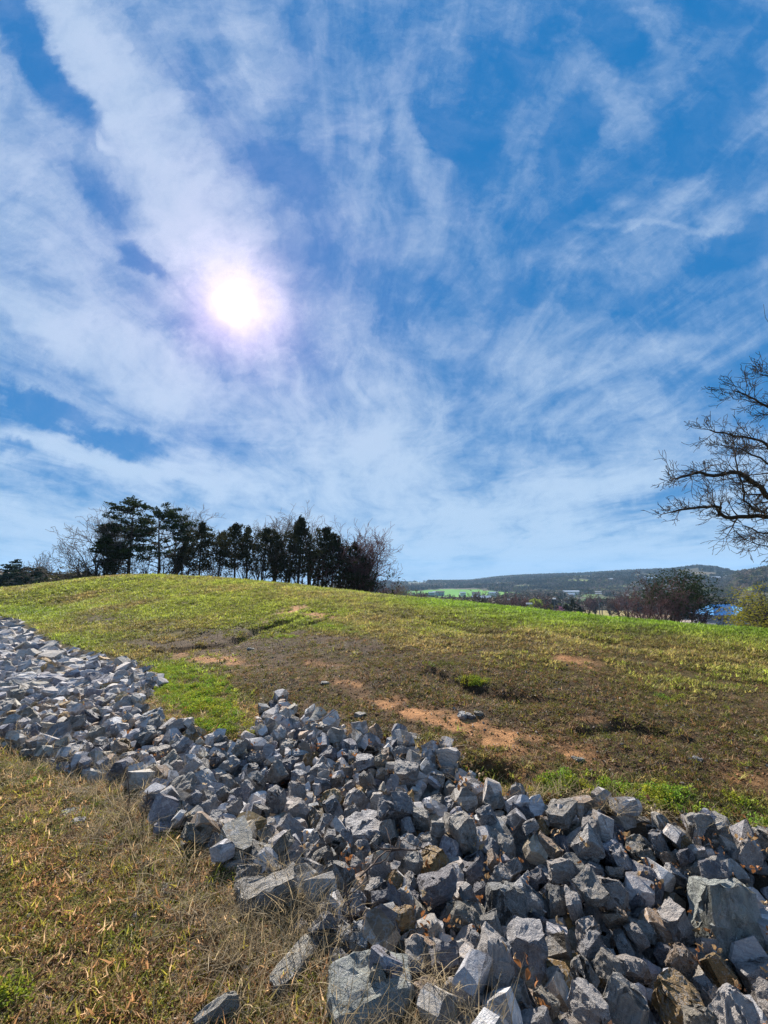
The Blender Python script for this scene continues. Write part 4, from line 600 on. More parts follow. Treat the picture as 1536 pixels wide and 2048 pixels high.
(1582,2190,-252,42,-46,23,-73,140,22),(-3546,6086,-95,9,69,66,25,85,24),(2012,2056,-253,0,-51,85,-1,172,8),(1049,2003,-261,11,17,47,-85,93,14),(-5812,6808,-247,26,59,-70,-27,116,22),(-3533,6230,-59,4,67,72,9,106,5),
(-4358,7112,-225,26,-43,-71,47,141,16),(-879,3423,-151,26,-8,-15,94,88,8),(-5963,6822,-183,20,84,35,-33,84,5),(-768,4884,-84,16,54,-4,82,97,14),(-3069,4496,-49,32,-63,47,-51,91,14),(-3986,5016,-17,75,-15,-5,-63,82,23),
(-3399,4793,-84,60,-21,-9,-76,117,15),(-5244,6847,-278,70,-49,-41,29,106,15),(2242,3125,20,3,50,85,12,96,25),(950,2595,-271,0,-11,99,-4,94,15),(-1069,4234,-233,16,58,-64,46,145,9),(-3832,6840,-128,14,35,85,-35,98,24),
(-4047,5225,-41,47,-28,-77,-31,82,2),(-3939,6742,-123,70,-42,43,35,183,13),(-5941,7441,-282,97,2,0,23,179,2),(-1245,4419,-104,28,-50,-45,-67,89,15),(-2132,4328,-123,65,30,43,-54,123,12),(-2545,4402,-97,14,-69,-44,-54,122,14),
(-6914,7202,-222,41,41,72,35,91,12),(-6405,6576,-45,14,-90,-35,-20,184,4),(-1711,4715,20,9,10,-67,-72,84,18),(718,1891,-149,12,-83,32,-42,94,3),(-2835,4519,-117,36,7,24,89,90,19),(-4000,6511,-245,6,29,-5,-95,100,11),
(-615,3463,-217,77,48,36,17,112,24),(42,2765,-210,69,21,67,16,85,12),(-5179,6005,-57,73,-64,-5,-18,124,19),(-1260,4767,-14,24,46,81,-23,86,16),(-3349,5534,-117,22,1,96,9,124,20),(-1658,4293,-132,71,-52,39,-25,110,16),
(-6086,7090,-257,40,36,-67,-49,155,4),(-3008,5608,-19,1,-16,-6,98,80,0),(-6200,6444,-58,32,79,50,6,149,24),(-6065,6246,-8,22,75,12,-60,151,6),(525,2365,-113,8,77,-60,13,91,5),(-3583,4607,3,63,64,33,25,82,19),
(-3140,4589,-59,40,43,-72,-33,86,5),(-5677,6721,-253,22,83,30,39,85,17),(-893,3768,-247,21,86,45,0,123,5),(-117,2290,9,42,-76,5,48,103,14),(-4018,5371,-83,2,37,83,40,162,21),(-3290,5377,-141,31,20,0,-92,162,5),
(-2869,4446,-62,47,-45,73,15,83,0),(1569,1935,-255,35,50,-69,-36,125,24),(823,2592,-211,81,0,-2,-57,112,2),(-6724,7374,-292,96,-8,2,-24,82,3),(-4730,6058,-193,26,-33,5,90,112,12),(-4859,6851,-241,47,-24,-60,58,155,25),
(-5491,5995,-7,40,-88,-21,5,126,5),(1216,2051,-274,86,13,10,47,103,8),(-3803,4948,-24,30,-67,-44,-50,83,14),(-5552,6658,-254,53,72,-32,-28,146,17),(-6146,7271,-263,5,-98,-15,0,161,7),(-4257,5745,-214,58,-78,17,-7,141,21),
(-85,2947,-217,60,-19,-10,-76,127,19),(1810,2029,-184,12,-84,30,-43,197,15),(-1362,3456,-62,20,13,-96,9,116,19),(-3646,6828,-40,16,-12,66,72,123,20),(-4658,6753,-293,32,-79,-15,-48,82,3),
]
# ---------------------------------------------------------------- object helpers
COL = sc.collection
def tag(o, label=None, cat=None, group=None, kind=None):
    if label: o['label'] = label
    if cat: o['category'] = cat
    if group: o['group'] = group
    if kind: o['kind'] = kind
    return o
def mesh_np(name, verts, faces, smooth=False, mats=(), loops=None):
    """mesh from numpy arrays; faces is an (n,3) or (n,4) array"""
    me = bpy.data.meshes.new(name)
    verts = np.asarray(verts, np.float32); faces = np.asarray(faces, np.int32)
    k = faces.shape[1]; n = len(faces)
    me.vertices.add(len(verts)); me.vertices.foreach_set('co', verts.ravel())
    me.loops.add(n * k); me.loops.foreach_set('vertex_index', faces.ravel())
    me.polygons.add(n); me.polygons.foreach_set('loop_start', np.arange(0, n * k, k, dtype=np.int32))
    me.polygons.foreach_set('loop_total', np.full(n, k, np.int32))
    me.polygons.foreach_set('use_smooth', np.full(n, smooth))
    me.update(calc_edges=True)
    for m in mats: me.materials.append(m)
    return me
def add(name, me, parent=None, loc=(0, 0, 0)):
    o = bpy.data.objects.new(name, me); COL.objects.link(o); o.location = loc
    if parent: o.parent = parent
    return o
def empty(name, loc, rz=0.0):
    o = bpy.data.objects.new(name, None); COL.objects.link(o); o.location = loc; o.rotation_euler = (0, 0, rz); o.empty_display_size = 0.2
    return o
class MB:
    """collects boxes, prisms and tubes into one mesh"""
    def __init__(s): s.v = []; s.f = []
    def quad(s, *p):
        n = len(s.v); s.v += [tuple(q) for q in p]; s.f.append(tuple(range(n, n + len(p))))
    def box(s, x0, x1, y0, y1, z0, z1):
        n = len(s.v); s.v += [(x, y, z) for z in (z0, z1) for y in (y0, y1) for x in (x0, x1)]
        s.f += [tuple(n + i for i in q) for q in ((0,2,3,1),(4,5,7,6),(0,1,5,4),(2,6,7,3),(0,4,6,2),(1,3,7,5))]
    def tube(s, p0, p1, r0, r1, k=6):
        p0 = Vector(p0); p1 = Vector(p1); d = (p1 - p0).normalized(); u = d.orthogonal().normalized(); w = d.cross(u)
        n = len(s.v)
        for p, r in ((p0, r0), (p1, r1)):
            for i in range(k):
                a = 2 * math.pi * i / k; s.v.append(tuple(p + u * (r * math.cos(a)) + w * (r * math.sin(a))))
        for i in range(k): s.f.append((n + i, n + (i + 1) % k, n + k + (i + 1) % k, n + k + i))
        s.f.append(tuple(n + i for i in range(k))[::-1]); s.f.append(tuple(n + k + i for i in range(k)))
    def build(s, name, mat, parent=None):
        me = bpy.data.meshes.new(name); me.from_pydata(s.v, [], s.f); me.materials.append(mat); me.update()
        return add(name, me, parent)

# ---------------------------------------------------------------- materials
def mat(name, rough=0.8, spec=0.3):
    m = bpy.data.materials.new(name); m.use_nodes = True
    t = NT(m.node_tree); b = m.node_tree.nodes['Principled BSDF']
    b.inputs['Roughness'].default_value = rough; b.inputs['Specular IOR Level'].default_value = spec
    return m, t, b
def bump(t, b, h, strength=0.5, dist=0.01):
    n = t.add('ShaderNodeBump', ins={'Strength': strength, 'Distance': dist, 'Height': h}); t.put(b.inputs['Normal'], n.outputs[0])
def plain(name, c, rough=0.7, spec=0.3, var=0.2, scale=3.0):
    m, t, b = mat(name, rough, spec)
    co = t.add('ShaderNodeTexCoord').outputs['Object']
    n = t.noise(co, scale, 4)
    t.put(b.inputs['Base Color'], t.mix(t.ramp(n, 0.3, 0.7), tuple(x * (1 - var) for x in c) + (1,), tuple(min(1, x * (1 + var)) for x in c) + (1,)))
    return m
def stone_mat(name, from_attr):
    m, t, b = mat(name, 0.8 if from_attr else 0.68, 0.2 if from_attr else 0.38)
    co = t.add('ShaderNodeTexCoord').outputs['Object'] if not from_attr else t.add('ShaderNodeNewGeometry').outputs['Position']
    if from_attr:
        base = t.add('ShaderNodeAttribute', attribute_name='tint').outputs['Color']; k = 6.0; rnd = 0.0
        vec = co
    else:
        oi = t.add('ShaderNodeObjectInfo'); base = oi.outputs['Color']; k = 1.25
        vec = t.vm('ADD', co, t.vm('SCALE', (13.0, 7.0, 19.0), sc_=oi.outputs['Random']))
    big = t.noise(vec, 1.6 * k, 5, 0.6)
    mid = t.noise(vec, 6 * k, 6, 0.65)
    fine = t.noise(vec, 26 * k, 5, 0.7)
    # banding of the limestone
    mp = t.n.new('ShaderNodeMapping'); t.put(mp.inputs[0], vec); mp.inputs['Rotation'].default_value = (0.6, 0.3, 0.2); mp.inputs['Scale'].default_value = (1, 1.4, 7)
    band_ = t.noise(mp.outputs[0], 1.7 * k, 5, 0.6, 0.6)
    c = t.mix(t.ramp(band_, 0.25, 0.80), t.mix(1.0, base, (0.70, 0.69, 0.71, 1), 'MULTIPLY'), t.mix(1.0, base, (1.35, 1.32, 1.30, 1), 'MULTIPLY'))
    c = t.mix(t.ramp(mid, 0.28, 0.5, 0.3, 0.0), c, (0.05, 0.047, 0.05, 1))
    # pale calcite streaks and dusty faces
    vein = t.m('ABSOLUTE', t.m('SUBTRACT', big, 0.5))
    c = t.mix(t.ramp(vein, 0.0, 0.03, 0.55, 0.0), c, (0.46, 0.45, 0.45, 1))
    c = t.mix(t.ramp(fine, 0.54, 0.74, 0.0, 0.32), c, (0.42, 0.42, 0.43, 1))
    # earth clinging low down and in stains
    stain = t.noise(vec, 2.3 * k, 4, 0.6)
    c = t.mix(t.ramp(stain, 0.60, 0.78, 0.0, 0.6), c, (0.22, 0.13, 0.065, 1))
    t.put(b.inputs['Base Color'], c)
    h = t.m('ADD', t.m('MULTIPLY', mid, 0.6), t.m('MULTIPLY', fine, 0.35))
    h = t.m('ADD', h, t.m('MULTIPLY', band_, 0.18))
    bump(t, b, h, 1.0, 0.02 if from_attr else 0.09)
    return m
M_STONE = stone_mat('limestone', False); M_STONE_S = stone_mat('limestone_heap', True)

# ---------------------------------------------------------------- ground cover zones
def el(px, py, cx, cy, rx, ry, rot=0.0):
    dx, dy = px - cx, py - cy; c, s = math.cos(rot), math.sin(rot)
    return np.exp(-(((dx * c + dy * s) / rx) ** 2 + ((-dx * s + dy * c) / ry) ** 2))
CLAY = [(1090,1508,95,34,.08,1.),(985,1478,80,20,.1,.9),(770,1405,70,16,.25,.9),(700,1372,60,12,.3,.5),(1152,1325,42,10,.2,1.),(575,1224,40,7,-.35,1.3),(430,1320,60,10,.1,.8),(640,1232,40,6,.1,.8),(650,1330,50,8,.2,.4),
        (1215,1447,60,10,.1,.6),(1500,1560,70,30,.2,.45),(920,1440,60,12,.2,.5),(1250,1600,60,8,.1,.3),(860,1440,60,10,.3,.6)]
BROWN = [(1350,1425,220,45,.12,.6),(620,1400,140,36,.2,.8),(1050,1340,200,22,.1,.35),(470,1288,130,22,.1,1.),(640,1335,190,36,.18,1.),(830,1388,230,42,.15,1.),(1000,1395,190,48,.1,.9),(1250,1490,290,55,.12,1.),(210,1240,110,16,.05,.75),(1420,1520,220,60,.1,.8),(560,1270,130,12,.1,.8),
         (880,1235,120,9,.1,.55),(1260,1262,80,12,.1,.5),(1000,1262,130,7,.1,.4),(330,1205,150,9,.05,.35),(700,1290,140,20,.15,.7),(1150,1300,220,9,.1,.35),(560,1450,90,25,.1,.5),(740,1460,90,18,.2,.5),(300,1290,100,16,.1,.8)]
LUSH = [(395,1385,80,34,.1,1.),(430,1445,70,25,.3,1.),(345,1350,40,20,0,.8),(1150,1575,95,22,.05,1.),(1330,1600,70,20,.1,.7),(1420,1610,120,26,.15,.9),(1520,1640,60,30,.2,1.),(60,1225,70,12,0,1.),(115,1288,60,12,0,.9),
        (30,1555,70,40,0,.5),(945,1365,26,9,0,1.2),(560,1275,40,8,0,.5),(1340,1400,45,35,0,.5),(0,1980,50,70,0,.7),(180,1625,25,30,0,.5),(940,1560,30,30,0,.8),(660,1255,70,8,.2,.5),(880,1330,40,7,0,.5),(610,1480,60,16,.3,.4)]
def zones(x, y, z):
    """clay, bare brown, lush amounts and place in the old picture for points on the ground"""
    px, py, d = project(x, y, z)
    s = sdf(x, y)
    n = (fbm(x * 1.1, y * 1.1, 4, 31) - 0.5); n2 = (fbm(x * 4, y * 4, 3, 37) - 0.5)
    wob = 1 + 1.6 * n + 0.8 * n2
    f = lambda L: np.clip(sum(a * el(px, py, cx, cy, rx, ry, r) for cx, cy, rx, ry, r, a in L), 0, 1.3)
    far_bank = (y > 0.62 * (2.6 - x)) & (y > 1.5)    # the side of the mound
    far_bank = (0.62 * x + 0.78 * y > 3.6)
    clay = np.clip(f(CLAY) * wob * (.25 + 1.35 * sstep(fbm(x * 3.2, y * 3.2, 4, 43), .36, .60)), 0, 1) * far_bank; brown = np.clip(f(BROWN) * wob, 0, 1) * far_bank; lush = np.clip(f(LUSH) * wob * 1.05, 0, 1)
    return clay, brown, lush, s, far_bank, px, py, d

# ---------------------------------------------------------------- the ground, one sheet to the horizon
rings = np.concatenate([np.arange(0.25, 1.2, 0.12), np.exp(np.arange(math.log(1.2), math.log(14), 0.0125)), np.exp(np.arange(math.log(14), math.log(9000), 0.022))])
az = np.concatenate([np.arange(-180, -58, 6.0), np.arange(-58, 58, 0.36), np.arange(58, 180, 6.0)])
RR, AA = np.meshgrid(rings, np.radians(az), indexing='ij')
gx = (RR * np.sin(AA)).ravel(); gy = (RR * np.cos(AA)).ravel(); gz = ground_z(gx, gy)
nr, na = RR.shape
i, j = np.meshgrid(np.arange(nr - 1), np.arange(na), indexing='ij'); i = i.ravel(); j = j.ravel(); j2 = (j + 1) % na
faces = np.stack([i * na + j, (i + 1) * na + j, (i + 1) * na + j2, i * na + j2], 1)
verts = np.stack([gx, gy, gz], 1)
c0 = len(verts); verts = np.vstack([verts, [0, 0, float(ground_z(0, 0)[0])]])
clay, brown, lush, s_, fb, px_, py_, dd = zones(gx, gy, gz)
rg = np.hypot(gx, gy)
# true colours of soil and sod (linear)
soil = np.array([0.085, 0.055, 0.035]); clayc = np.array([0.42, 0.22, 0.105]); green = np.array([0.15, 0.14, 0.03]); dark = np.array([0.062, 0.046, 0.034]); straw = np.array([0.14, 0.095, 0.05])
cc = np.tile(green * 0.9, (len(gx), 1))
mixc = lambda c, t, k: c * (1 - k[:, None]) + np.array(t)[None] * k[:, None]
cc = mixc(cc, soil, np.clip((1 - sstep(rg, 5, 16)) * 0.9, 0, 1))
cc = mixc(cc, straw, (1 - sstep(rg, 5, 9)) * (~fb) * 0.5)
cc = mixc(cc, soil * .8, np.clip(brown * 1.1, 0, .95)); cc = mixc(cc, clayc, np.clip(clay * 1.1 * (.55 + .9 * fbm(gx * 6, gy * 6, 3, 41)), 0, .92))
cc = mixc(cc, dark, sstep(-s_, -0.05, 0.15))
# far country: pasture, woods floor, tilled and gravel patches
FIELDS = [  # px, py, rx, ry, colour
 (905,1188,105,9.5,(0.09,0.26,0.025)),(1000,1189,45,5,(0.10,0.24,0.03)),(930,1198,75,4.0,(0.20,0.13,0.07)),(1165,1191,42,3,(0.08,0.14,0.04)),(820,1164,35,1.8,(0.16,0.22,0.18)),(1160,1161,26,2.2,(0.15,0.19,0.06)),
 (1185,1227,85,6.5,(0.27,0.23,0.10)),(1300,1232,50,5,(0.2,0.15,0.1)),(1425,1243,75,9,(0.42,0.35,0.32)),(1200,1200,40,7,(0.06,0.10,0.03)),(1405,1152,18,2.0,(0.17,0.2,0.07)),(1495,1178,14,4.5,(0.16,0.22,0.05)),
 (1470,1205,30,6,(0.16,0.2,0.04)),(1530,1155,18,2.2,(0.15,0.18,0.06)),(1405,1147,30,2.2,(0.13,0.11,0.08)),(1290,1150,22,1.6,(0.14,0.16,0.09)),(1050,1172,24,1.6,(0.10,0.14,0.05)),(1240,1172,26,2.0,(0.11,0.15,0.05)),(1090,1181,26,1.4,(0.12,0.12,0.06)),(1145,1205,30,6,(0.05,0.09,0.03)),(1165,1153,22,1.4,(0.12,0.12,0.07))]
def field_mask(px, py, r):
    out = np.zeros(len(px))
    for cx, cy, rx, ry, c in FIELDS:
        out = np.logical_or(out, ((((px - cx) / rx) ** 2 + ((py - cy) / ry) ** 2) < 1) & (r > 75))
    return out
farw = sstep(rg, 60, 120)
cc = mixc(cc, (0.060, 0.052, 0.035), farw)
nf = fbm(gx / 60, gy / 60, 3, 77)
for cx, cy, rx, ry, c in FIELDS:
    e = ((px_ - cx) / rx) ** 2 + ((py_ - cy) / ry) ** 2
    cc = mixc(cc, c, (e + (nf - 0.5) * 0.5 < 1) * farw)
cc = np.vstack([cc, soil])
fan = np.array([[c0, (k + 1) % na, k] for k in range(na)])
me = mesh_np('ground', verts, np.vstack([faces, np.concatenate([fan, fan[:, :1]], 1)])[:len(faces)], True)
# centre cap
me2 = None
at = me.color_attributes.new('soil', 'FLOAT_COLOR', 'POINT'); at.data.foreach_set('color', np.concatenate([cc, np.ones((len(cc), 1))], 1).astype(np.float32).ravel())
m, t, b = mat('soil_and_sod', 0.95, 0.12)
co = t.add('ShaderNodeNewGeometry').outputs['Position']; a = t.add('ShaderNodeAttribute', attribute_name='soil').outputs['Color']
n1 = t.noise(co, 7, 6, 0.65); n2 = t.noise(co, 55, 5, 0.7); n3 = t.noise(co, 0.35, 6, 0.6)
c = t.mix(1.0, a, t.mix(t.ramp(n1, 0.3, 0.7), (0.62, 0.60, 0.58, 1), (1.35, 1.32, 1.25, 1)), 'MULTIPLY')
c = t.mix(1.0, c, t.mix(t.ramp(n3, 0.35, 0.65), (0.8, 0.85, 0.8, 1), (1.2, 1.12, 1.1, 1)), 'MULTIPLY')
c = t.mix(t.ramp(n2, 0.60, 0.72, 0, 0.5), c, (0.34, 0.27, 0.2, 1))
t.put(b.inputs['Base Color'], c)
bump(t, b, t.m('ADD', t.m('MULTIPLY', n1, 1.2), t.m('MULTIPLY', n2, 0.6)), 1.0, 0.06)
me.materials.append(m)
ground = tag(add('ground', me), kind='structure')

# ---------------------------------------------------------------- the channel of quarried stone
protos = []
for s in range(N_STONE):
    bm = stone_bm(s); pm = bpy.data.meshes.new('stone'); bm.to_mesh(pm); bm.free(); pm.materials.append(M_STONE); protos.append(pm)
lows = []
for s in range(N_STONE):
    bm = stone_bm(s, 0); bmesh.ops.triangulate(bm, faces=bm.faces[:])
    bm.verts.index_update(); lows.append((np.array([v.co[:] for v in bm.verts]), np.array([[v.index for v in f.verts] for f in bm.faces]))); bm.free()
pv = []
for s in range(N_STONE):
    bm = stone_bm(s, 2); bm.verts.index_update(); pv.append((np.array([v.co[:] for v in bm.verts]), np.array([[v.index for v in f.verts] for f in bm.faces]))); bm.free()
print('stone tris', sum(len(pm.polygons) for pm in protos) / N_STONE, sum(len(v[1]) for v in pv) / N_STONE, sum(len(v[1]) for v in lows) / N_STONE)
R = random.Random(3)
PAL = [('grey', 0.30, 'grey'), ('blue', 0.15, 'blue-grey'), ('slate', 0.11, 'dark slate'), ('grey_tan', 0.20, 'grey-tan'), ('white', 0.06, 'pale'), ('tan_pale', 0.07, 'tan'), ('tan', 0.06, 'brown'), ('ochre', 0.03, 'ochre'), ('speckled', 0.02, 'grey')]
def pick():
    u = R.random(); s = 0
    for k, w, nm in PAL:
        s += w
        if u < s: return k, nm
    return PAL[0][0], PAL[0][2]
SINK = 0.065
GROUP = 'quarried stones filling the drainage channel'
marks = []
for mm in MARK:
    loc, q, scl = mark_place(mm)
    if not mm[6].startswith(('flat tri', 'broad flat', 'long narrow', 'pale pointed shard')): loc.z -= SINK * 0.7
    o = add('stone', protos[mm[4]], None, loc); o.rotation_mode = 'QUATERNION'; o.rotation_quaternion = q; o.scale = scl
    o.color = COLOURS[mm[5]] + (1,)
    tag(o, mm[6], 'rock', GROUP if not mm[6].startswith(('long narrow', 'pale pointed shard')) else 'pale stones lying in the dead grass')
    marks.append((mm[0], mm[1], mm[6], mm[5]))
SHORT = {0: 'large grey-green boulder', 1: 'wide rounded blue-grey stone', 2: 'square tan-brown block', 3: 'whitish faceted block', 4: 'flat triangular slab',
         5: 'moss-brown lump', 6: 'perched ochre stone', 7: 'upright square block', 8: 'dark rounded edge stone', 9: 'broad greenish boulder', 10: 'tall tan wedge',
         11: 'leaning blue-grey blade', 12: 'tall speckled oval', 14: 'highest grey stone', 15: 'yellow-ochre block', 16: 'bright flat-faced stone', 17: 'long pale slab',
         18: 'bright far-left slab', 19: 'dark pyramid stone', 21: 'tooth-shaped stone', 22: 'tall left-leaning stone', 23: 'big faceted bottom stone', 24: 'pale-capped rounded stone', 25: 'long slate-blue stone'}
def tint(k):
    c = COLOURS[k]; f = R.uniform(0.74, 1.14); w = R.uniform(-0.04, 0.04)
    return (c[0] * f * (1 + w), c[1] * f, c[2] * f * (1 - w))
def clear_of_marks(px, py, d):
    return True
NI = 300 - 24
infos = []; SV = []; SF = []; SC = []; nv = 0; nsel = 0
for row in STONES:
    x, y, z = (v / 1000 for v in row[:3]); q = Quaternion([v / 100 for v in row[3:7]]).normalized(); s = row[7] / 1000; p = row[8]; vis = True
    z -= SINK
    s *= 0.92
    if sdf(x, y)[0] > 0.03: continue
    px, py, d = (float(v) for v in project(x, y, z)); k, nm = pick()
    inside = -40 < px < 1576 and py < 2085
    if nsel < NI and inside:
        o = add('stone', protos[p], None, (x, y, z)); o.rotation_mode = 'QUATERNION'; o.rotation_quaternion = q; o.scale = (s, s, s)
        o.color = tint(k) + (1,); infos.append((o, px, py, s / d * F, nm, q, p)); nsel += 1
    else:
        V, Fc = (pv if vis else lows)[p]
        Rm = np.array(q.to_matrix()); V2 = (V * s) @ Rm.T + np.array([x, y, z])
        SV.append(V2); SF.append(Fc + nv); nv += len(V2); SC.append(np.tile(np.array(tint(k)), (len(V2), 1)))
# a bed of more stones under them
cells = {}
CX = np.random.RandomState(8).uniform(-9, 4.8, 9000); CY = np.random.RandomState(9).uniform(0.2, 7.6, 9000); k = sdf(CX, CY) < -0.05; CX = CX[k]; CY = CY[k]; CZ = ground_z(CX, CY)
for x, y, gz_ in zip(CX, CY, CZ):
    s = R.uniform(0.11, 0.17)
    c_ = (int(x / .4), int(y / .4)); bad = False
    for a_ in (-1, 0, 1):
        for b_ in (-1, 0, 1):
            for (X_, Y_, r_) in cells.get((c_[0] + a_, c_[1] + b_), ()):
                if math.hypot(X_ - x, Y_ - y) < (r_ + s) * 0.40: bad = True
    if bad: continue
    cells.setdefault(c_, []).append((x, y, s))
    q = Quaternion((R.gauss(0, 1), R.gauss(0, 1), R.gauss(0, 1), R.gauss(0, 1))).normalized()
    for lift in (0.04, 0.16):
        p = R.randrange(N_STONE); V, Fc = lows[p]
        z = float(gz_) + lift - SINK
        V2 = (V * s) @ np.array(q.to_matrix()).T + np.array([x + lift * R.uniform(-.5, .5), y, z])
        SV.append(V2); SF.append(Fc + nv); nv += len(V2); SC.append(np.tile(np.array(tint(pick()[0])), (len(V2), 1)))
# labels: own look, then its place among the hand-described stones
used = set()
RANKW = ['', 'second ', 'third ', 'fourth ', 'fifth ', 'sixth ', 'seventh ', 'eighth ', 'ninth ', 'tenth ', 'eleventh ', 'twelfth ']
sizes = sorted(v[3] for v in infos)
def dirword(dx, dy):
    a = math.degrees(math.atan2(-dy, dx)) % 360
    return ['to the right of', 'up and right of', 'above', 'up and left of', 'to the left of', 'down and left of', 'below', 'down and right of'][int((a + 22.5) // 45) % 8]
near = {}
for n_, (o, px, py, w, nm, q, p) in enumerate(infos):
    best = min(SHORT, key=lambda i: math.hypot(MARK[i][0] - px, (MARK[i][1] - py) * 1.2))
    dx, dy = px - MARK[best][0], py - MARK[best][1]
    near.setdefault((best, dirword(dx, dy)), []).append((math.hypot(dx, dy), n_))
SIZEW = lambda w: 'small' if w < sizes[len(sizes) // 3] else ('middling' if w < sizes[2 * len(sizes) // 3] else 'big')
SHAPEW = ['blocky', 'wedge-like', 'angular', 'faceted', 'chunky', 'flattish']
for (bi, dw), L in near.items():
    L.sort()
    for r_, (dist, n_) in enumerate(L):
        o, px, py, w, nm, q, p = infos[n_]
        lab = '%s %s %s stone, %s%s %s' % (SIZEW(w), nm, SHAPEW[p % 6], (RANKW[r_] if r_ < 12 else '%dth ' % (r_ + 1)), dw, SHORT[bi])
        tag(o, lab, 'rock', GROUP)
# the run of stones beyond, too small to take singly
cells = {}; cnt = 0; rs = np.random.RandomState(12)
CY = 6.9 * (40 / 6.9) ** rs.rand(30000); CX = rs.uniform(-1.02, -0.22, 30000) * CY; CY = CY + rs.uniform(-.3, .3, 30000); CS = (0.11 + 0.17 * rs.rand(30000) ** 1.5) * (1 + 0.014 * CY)
k = (sdf(CX, CY) < -CS * 0.3) & (CY > 7.22); CX, CY, CS = CX[k], CY[k], CS[k]; CZ = zbase(CX, CY)
for x, y, s, gz_ in zip(CX, CY, CS, CZ):
    c_ = (int(x / .6), int(y / .6)); bad = False
    for a_ in (-1, 0, 1):
        for b_ in (-1, 0, 1):
            for (X_, Y_, r_) in cells.get((c_[0] + a_, c_[1] + b_), ()):
                if math.hypot(X_ - x, Y_ - y) < (r_ + s) * 0.36: bad = True
    if bad: continue
    cells.setdefault(c_, []).append((x, y, s))
    z = float(gz_) - 0.13 + R.uniform(-.05, .06)
    q = (Matrix.Rotation(R.uniform(0, 6.283), 3, 'Z') @ Matrix.Rotation(R.gauss(0, .38), 3, 'X') @ Matrix.Rotation(R.gauss(0, .38), 3, 'Y')).to_quaternion()
    p = R.randrange(N_STONE); V, Fc = (pv if y < 14 else lows)[p]
    V2 = (V * s * 1.15 * np.array([1.1, 1, .82])) @ np.array(q.to_matrix()).T + np.array([x, y, z])
    SV.append(V2); SF.append(Fc + nv); nv += len(V2); SC.append(np.tile(np.array(tint(pick()[0])), (len(V2), 1))); cnt += 1
me = mesh_np('stone_fill', np.vstack(SV), np.vstack(SF), False, [M_STONE_S])
at = me.color_attributes.new('tint', 'FLOAT_COLOR', 'POINT'); SCc = np.vstack(SC); at.data.foreach_set('color', np.concatenate([SCc, np.ones((len(SCc), 1))], 1).astype(np.float32).ravel())
tag(add('stone_fill', me), 'smaller grey quarried stones wedged under and beyond the larger ones in the channel', 'rocks', kind='stuff')
print('stone fill tris', len(me.polygons), 'far', cnt)

# ---------------------------------------------------------------- ground cover
SHAPES = bpy.data.collections.new('shape_store')       # holds the instanced shapes, not linked to the scene
def cover_mat(name, trans=0.35, attr='tint', rough=0.6):
    m = bpy.data.materials.new(name); m.use_nodes = True; t = NT(m.node_tree); m.node_tree.nodes.clear()
    a = t.add('ShaderNodeAttribute', attribute_name=attr, attribute_type='INSTANCER').outputs['Color']
    v = t.add('ShaderNodeAttribute', attribute_name='tone').outputs[2]
    c = t.mix(1.0, a, t.mix(v, (0.65, 0.62, 0.6, 1), (1.35, 1.3, 1.15, 1)), 'MULTIPLY')
    d = t.add('ShaderNodeBsdfPrincipled', ins={'Base Color': c, 'Roughness': rough, 'Specular IOR Level': 0.25})
    tr = t.add('ShaderNodeBsdfTranslucent', ins={'Color': c})
    mx = t.add('ShaderNodeMixShader', ins={0: trans, 1: d.outputs[0], 2: tr.outputs[0]})
    t.add('ShaderNodeOutputMaterial', ins={0: mx.outputs[0]})
    return m
M_COVER = cover_mat('blades', 0.5); M_LITTER = cover_mat('litter', 0.25)
def blades(name, n, spread, h0, h1, w, lean, curl, seed, segs=2, matr=None):
    """a tuft of n tapered bent blades"""
    r = random.Random(seed); V = []; Fc = []; S = []
    for i in range(n):
        a = r.uniform(0, 6.283); d = spread * math.sqrt(r.random()); bx, by = d * math.cos(a), d * math.sin(a)
        h = r.uniform(h0, h1); az_ = r.uniform(0, 6.283); ln = r.uniform(0.1, 1) * lean
        dx, dy = math.cos(az_), math.sin(az_); sx, sy = -dy * w * r.uniform(.6, 1.3), dx * w * r.uniform(.6, 1.3)
        base = len(V); sh = r.random()
        for k in range(segs + 1):
            t = k / segs; out = h * (math.sin(ln) * t + curl * t * t * r.uniform(.6, 1.2)); up = h * math.cos(ln) * t * (1 - 0.35 * curl * t)
            ww = 1 - t ** 1.5
            p = (bx + dx * out, by + dy * out, up)
            if k < segs:
                V.append((p[0] - sx * ww, p[1] - sy * ww, p[2])); V.append((p[0] + sx * ww, p[1] + sy * ww, p[2])); S += [sh, sh]
            else: V.append(p); S.append(sh)
        for k in range(segs - 1): q = base + 2 * k; Fc.append((q, q + 1, q + 3, q + 2))
        q = base + 2 * (segs - 1); Fc.append((q, q + 1, q + 2))
    me = bpy.data.meshes.new(name); me.from_pydata(V, [], Fc); me.materials.append(matr or M_COVER)
    at = me.attributes.new('tone', 'FLOAT', 'POINT'); at.data.foreach_set('value', S)
    o = bpy.data.objects.new(name, me); SHAPES.objects.link(o); return o
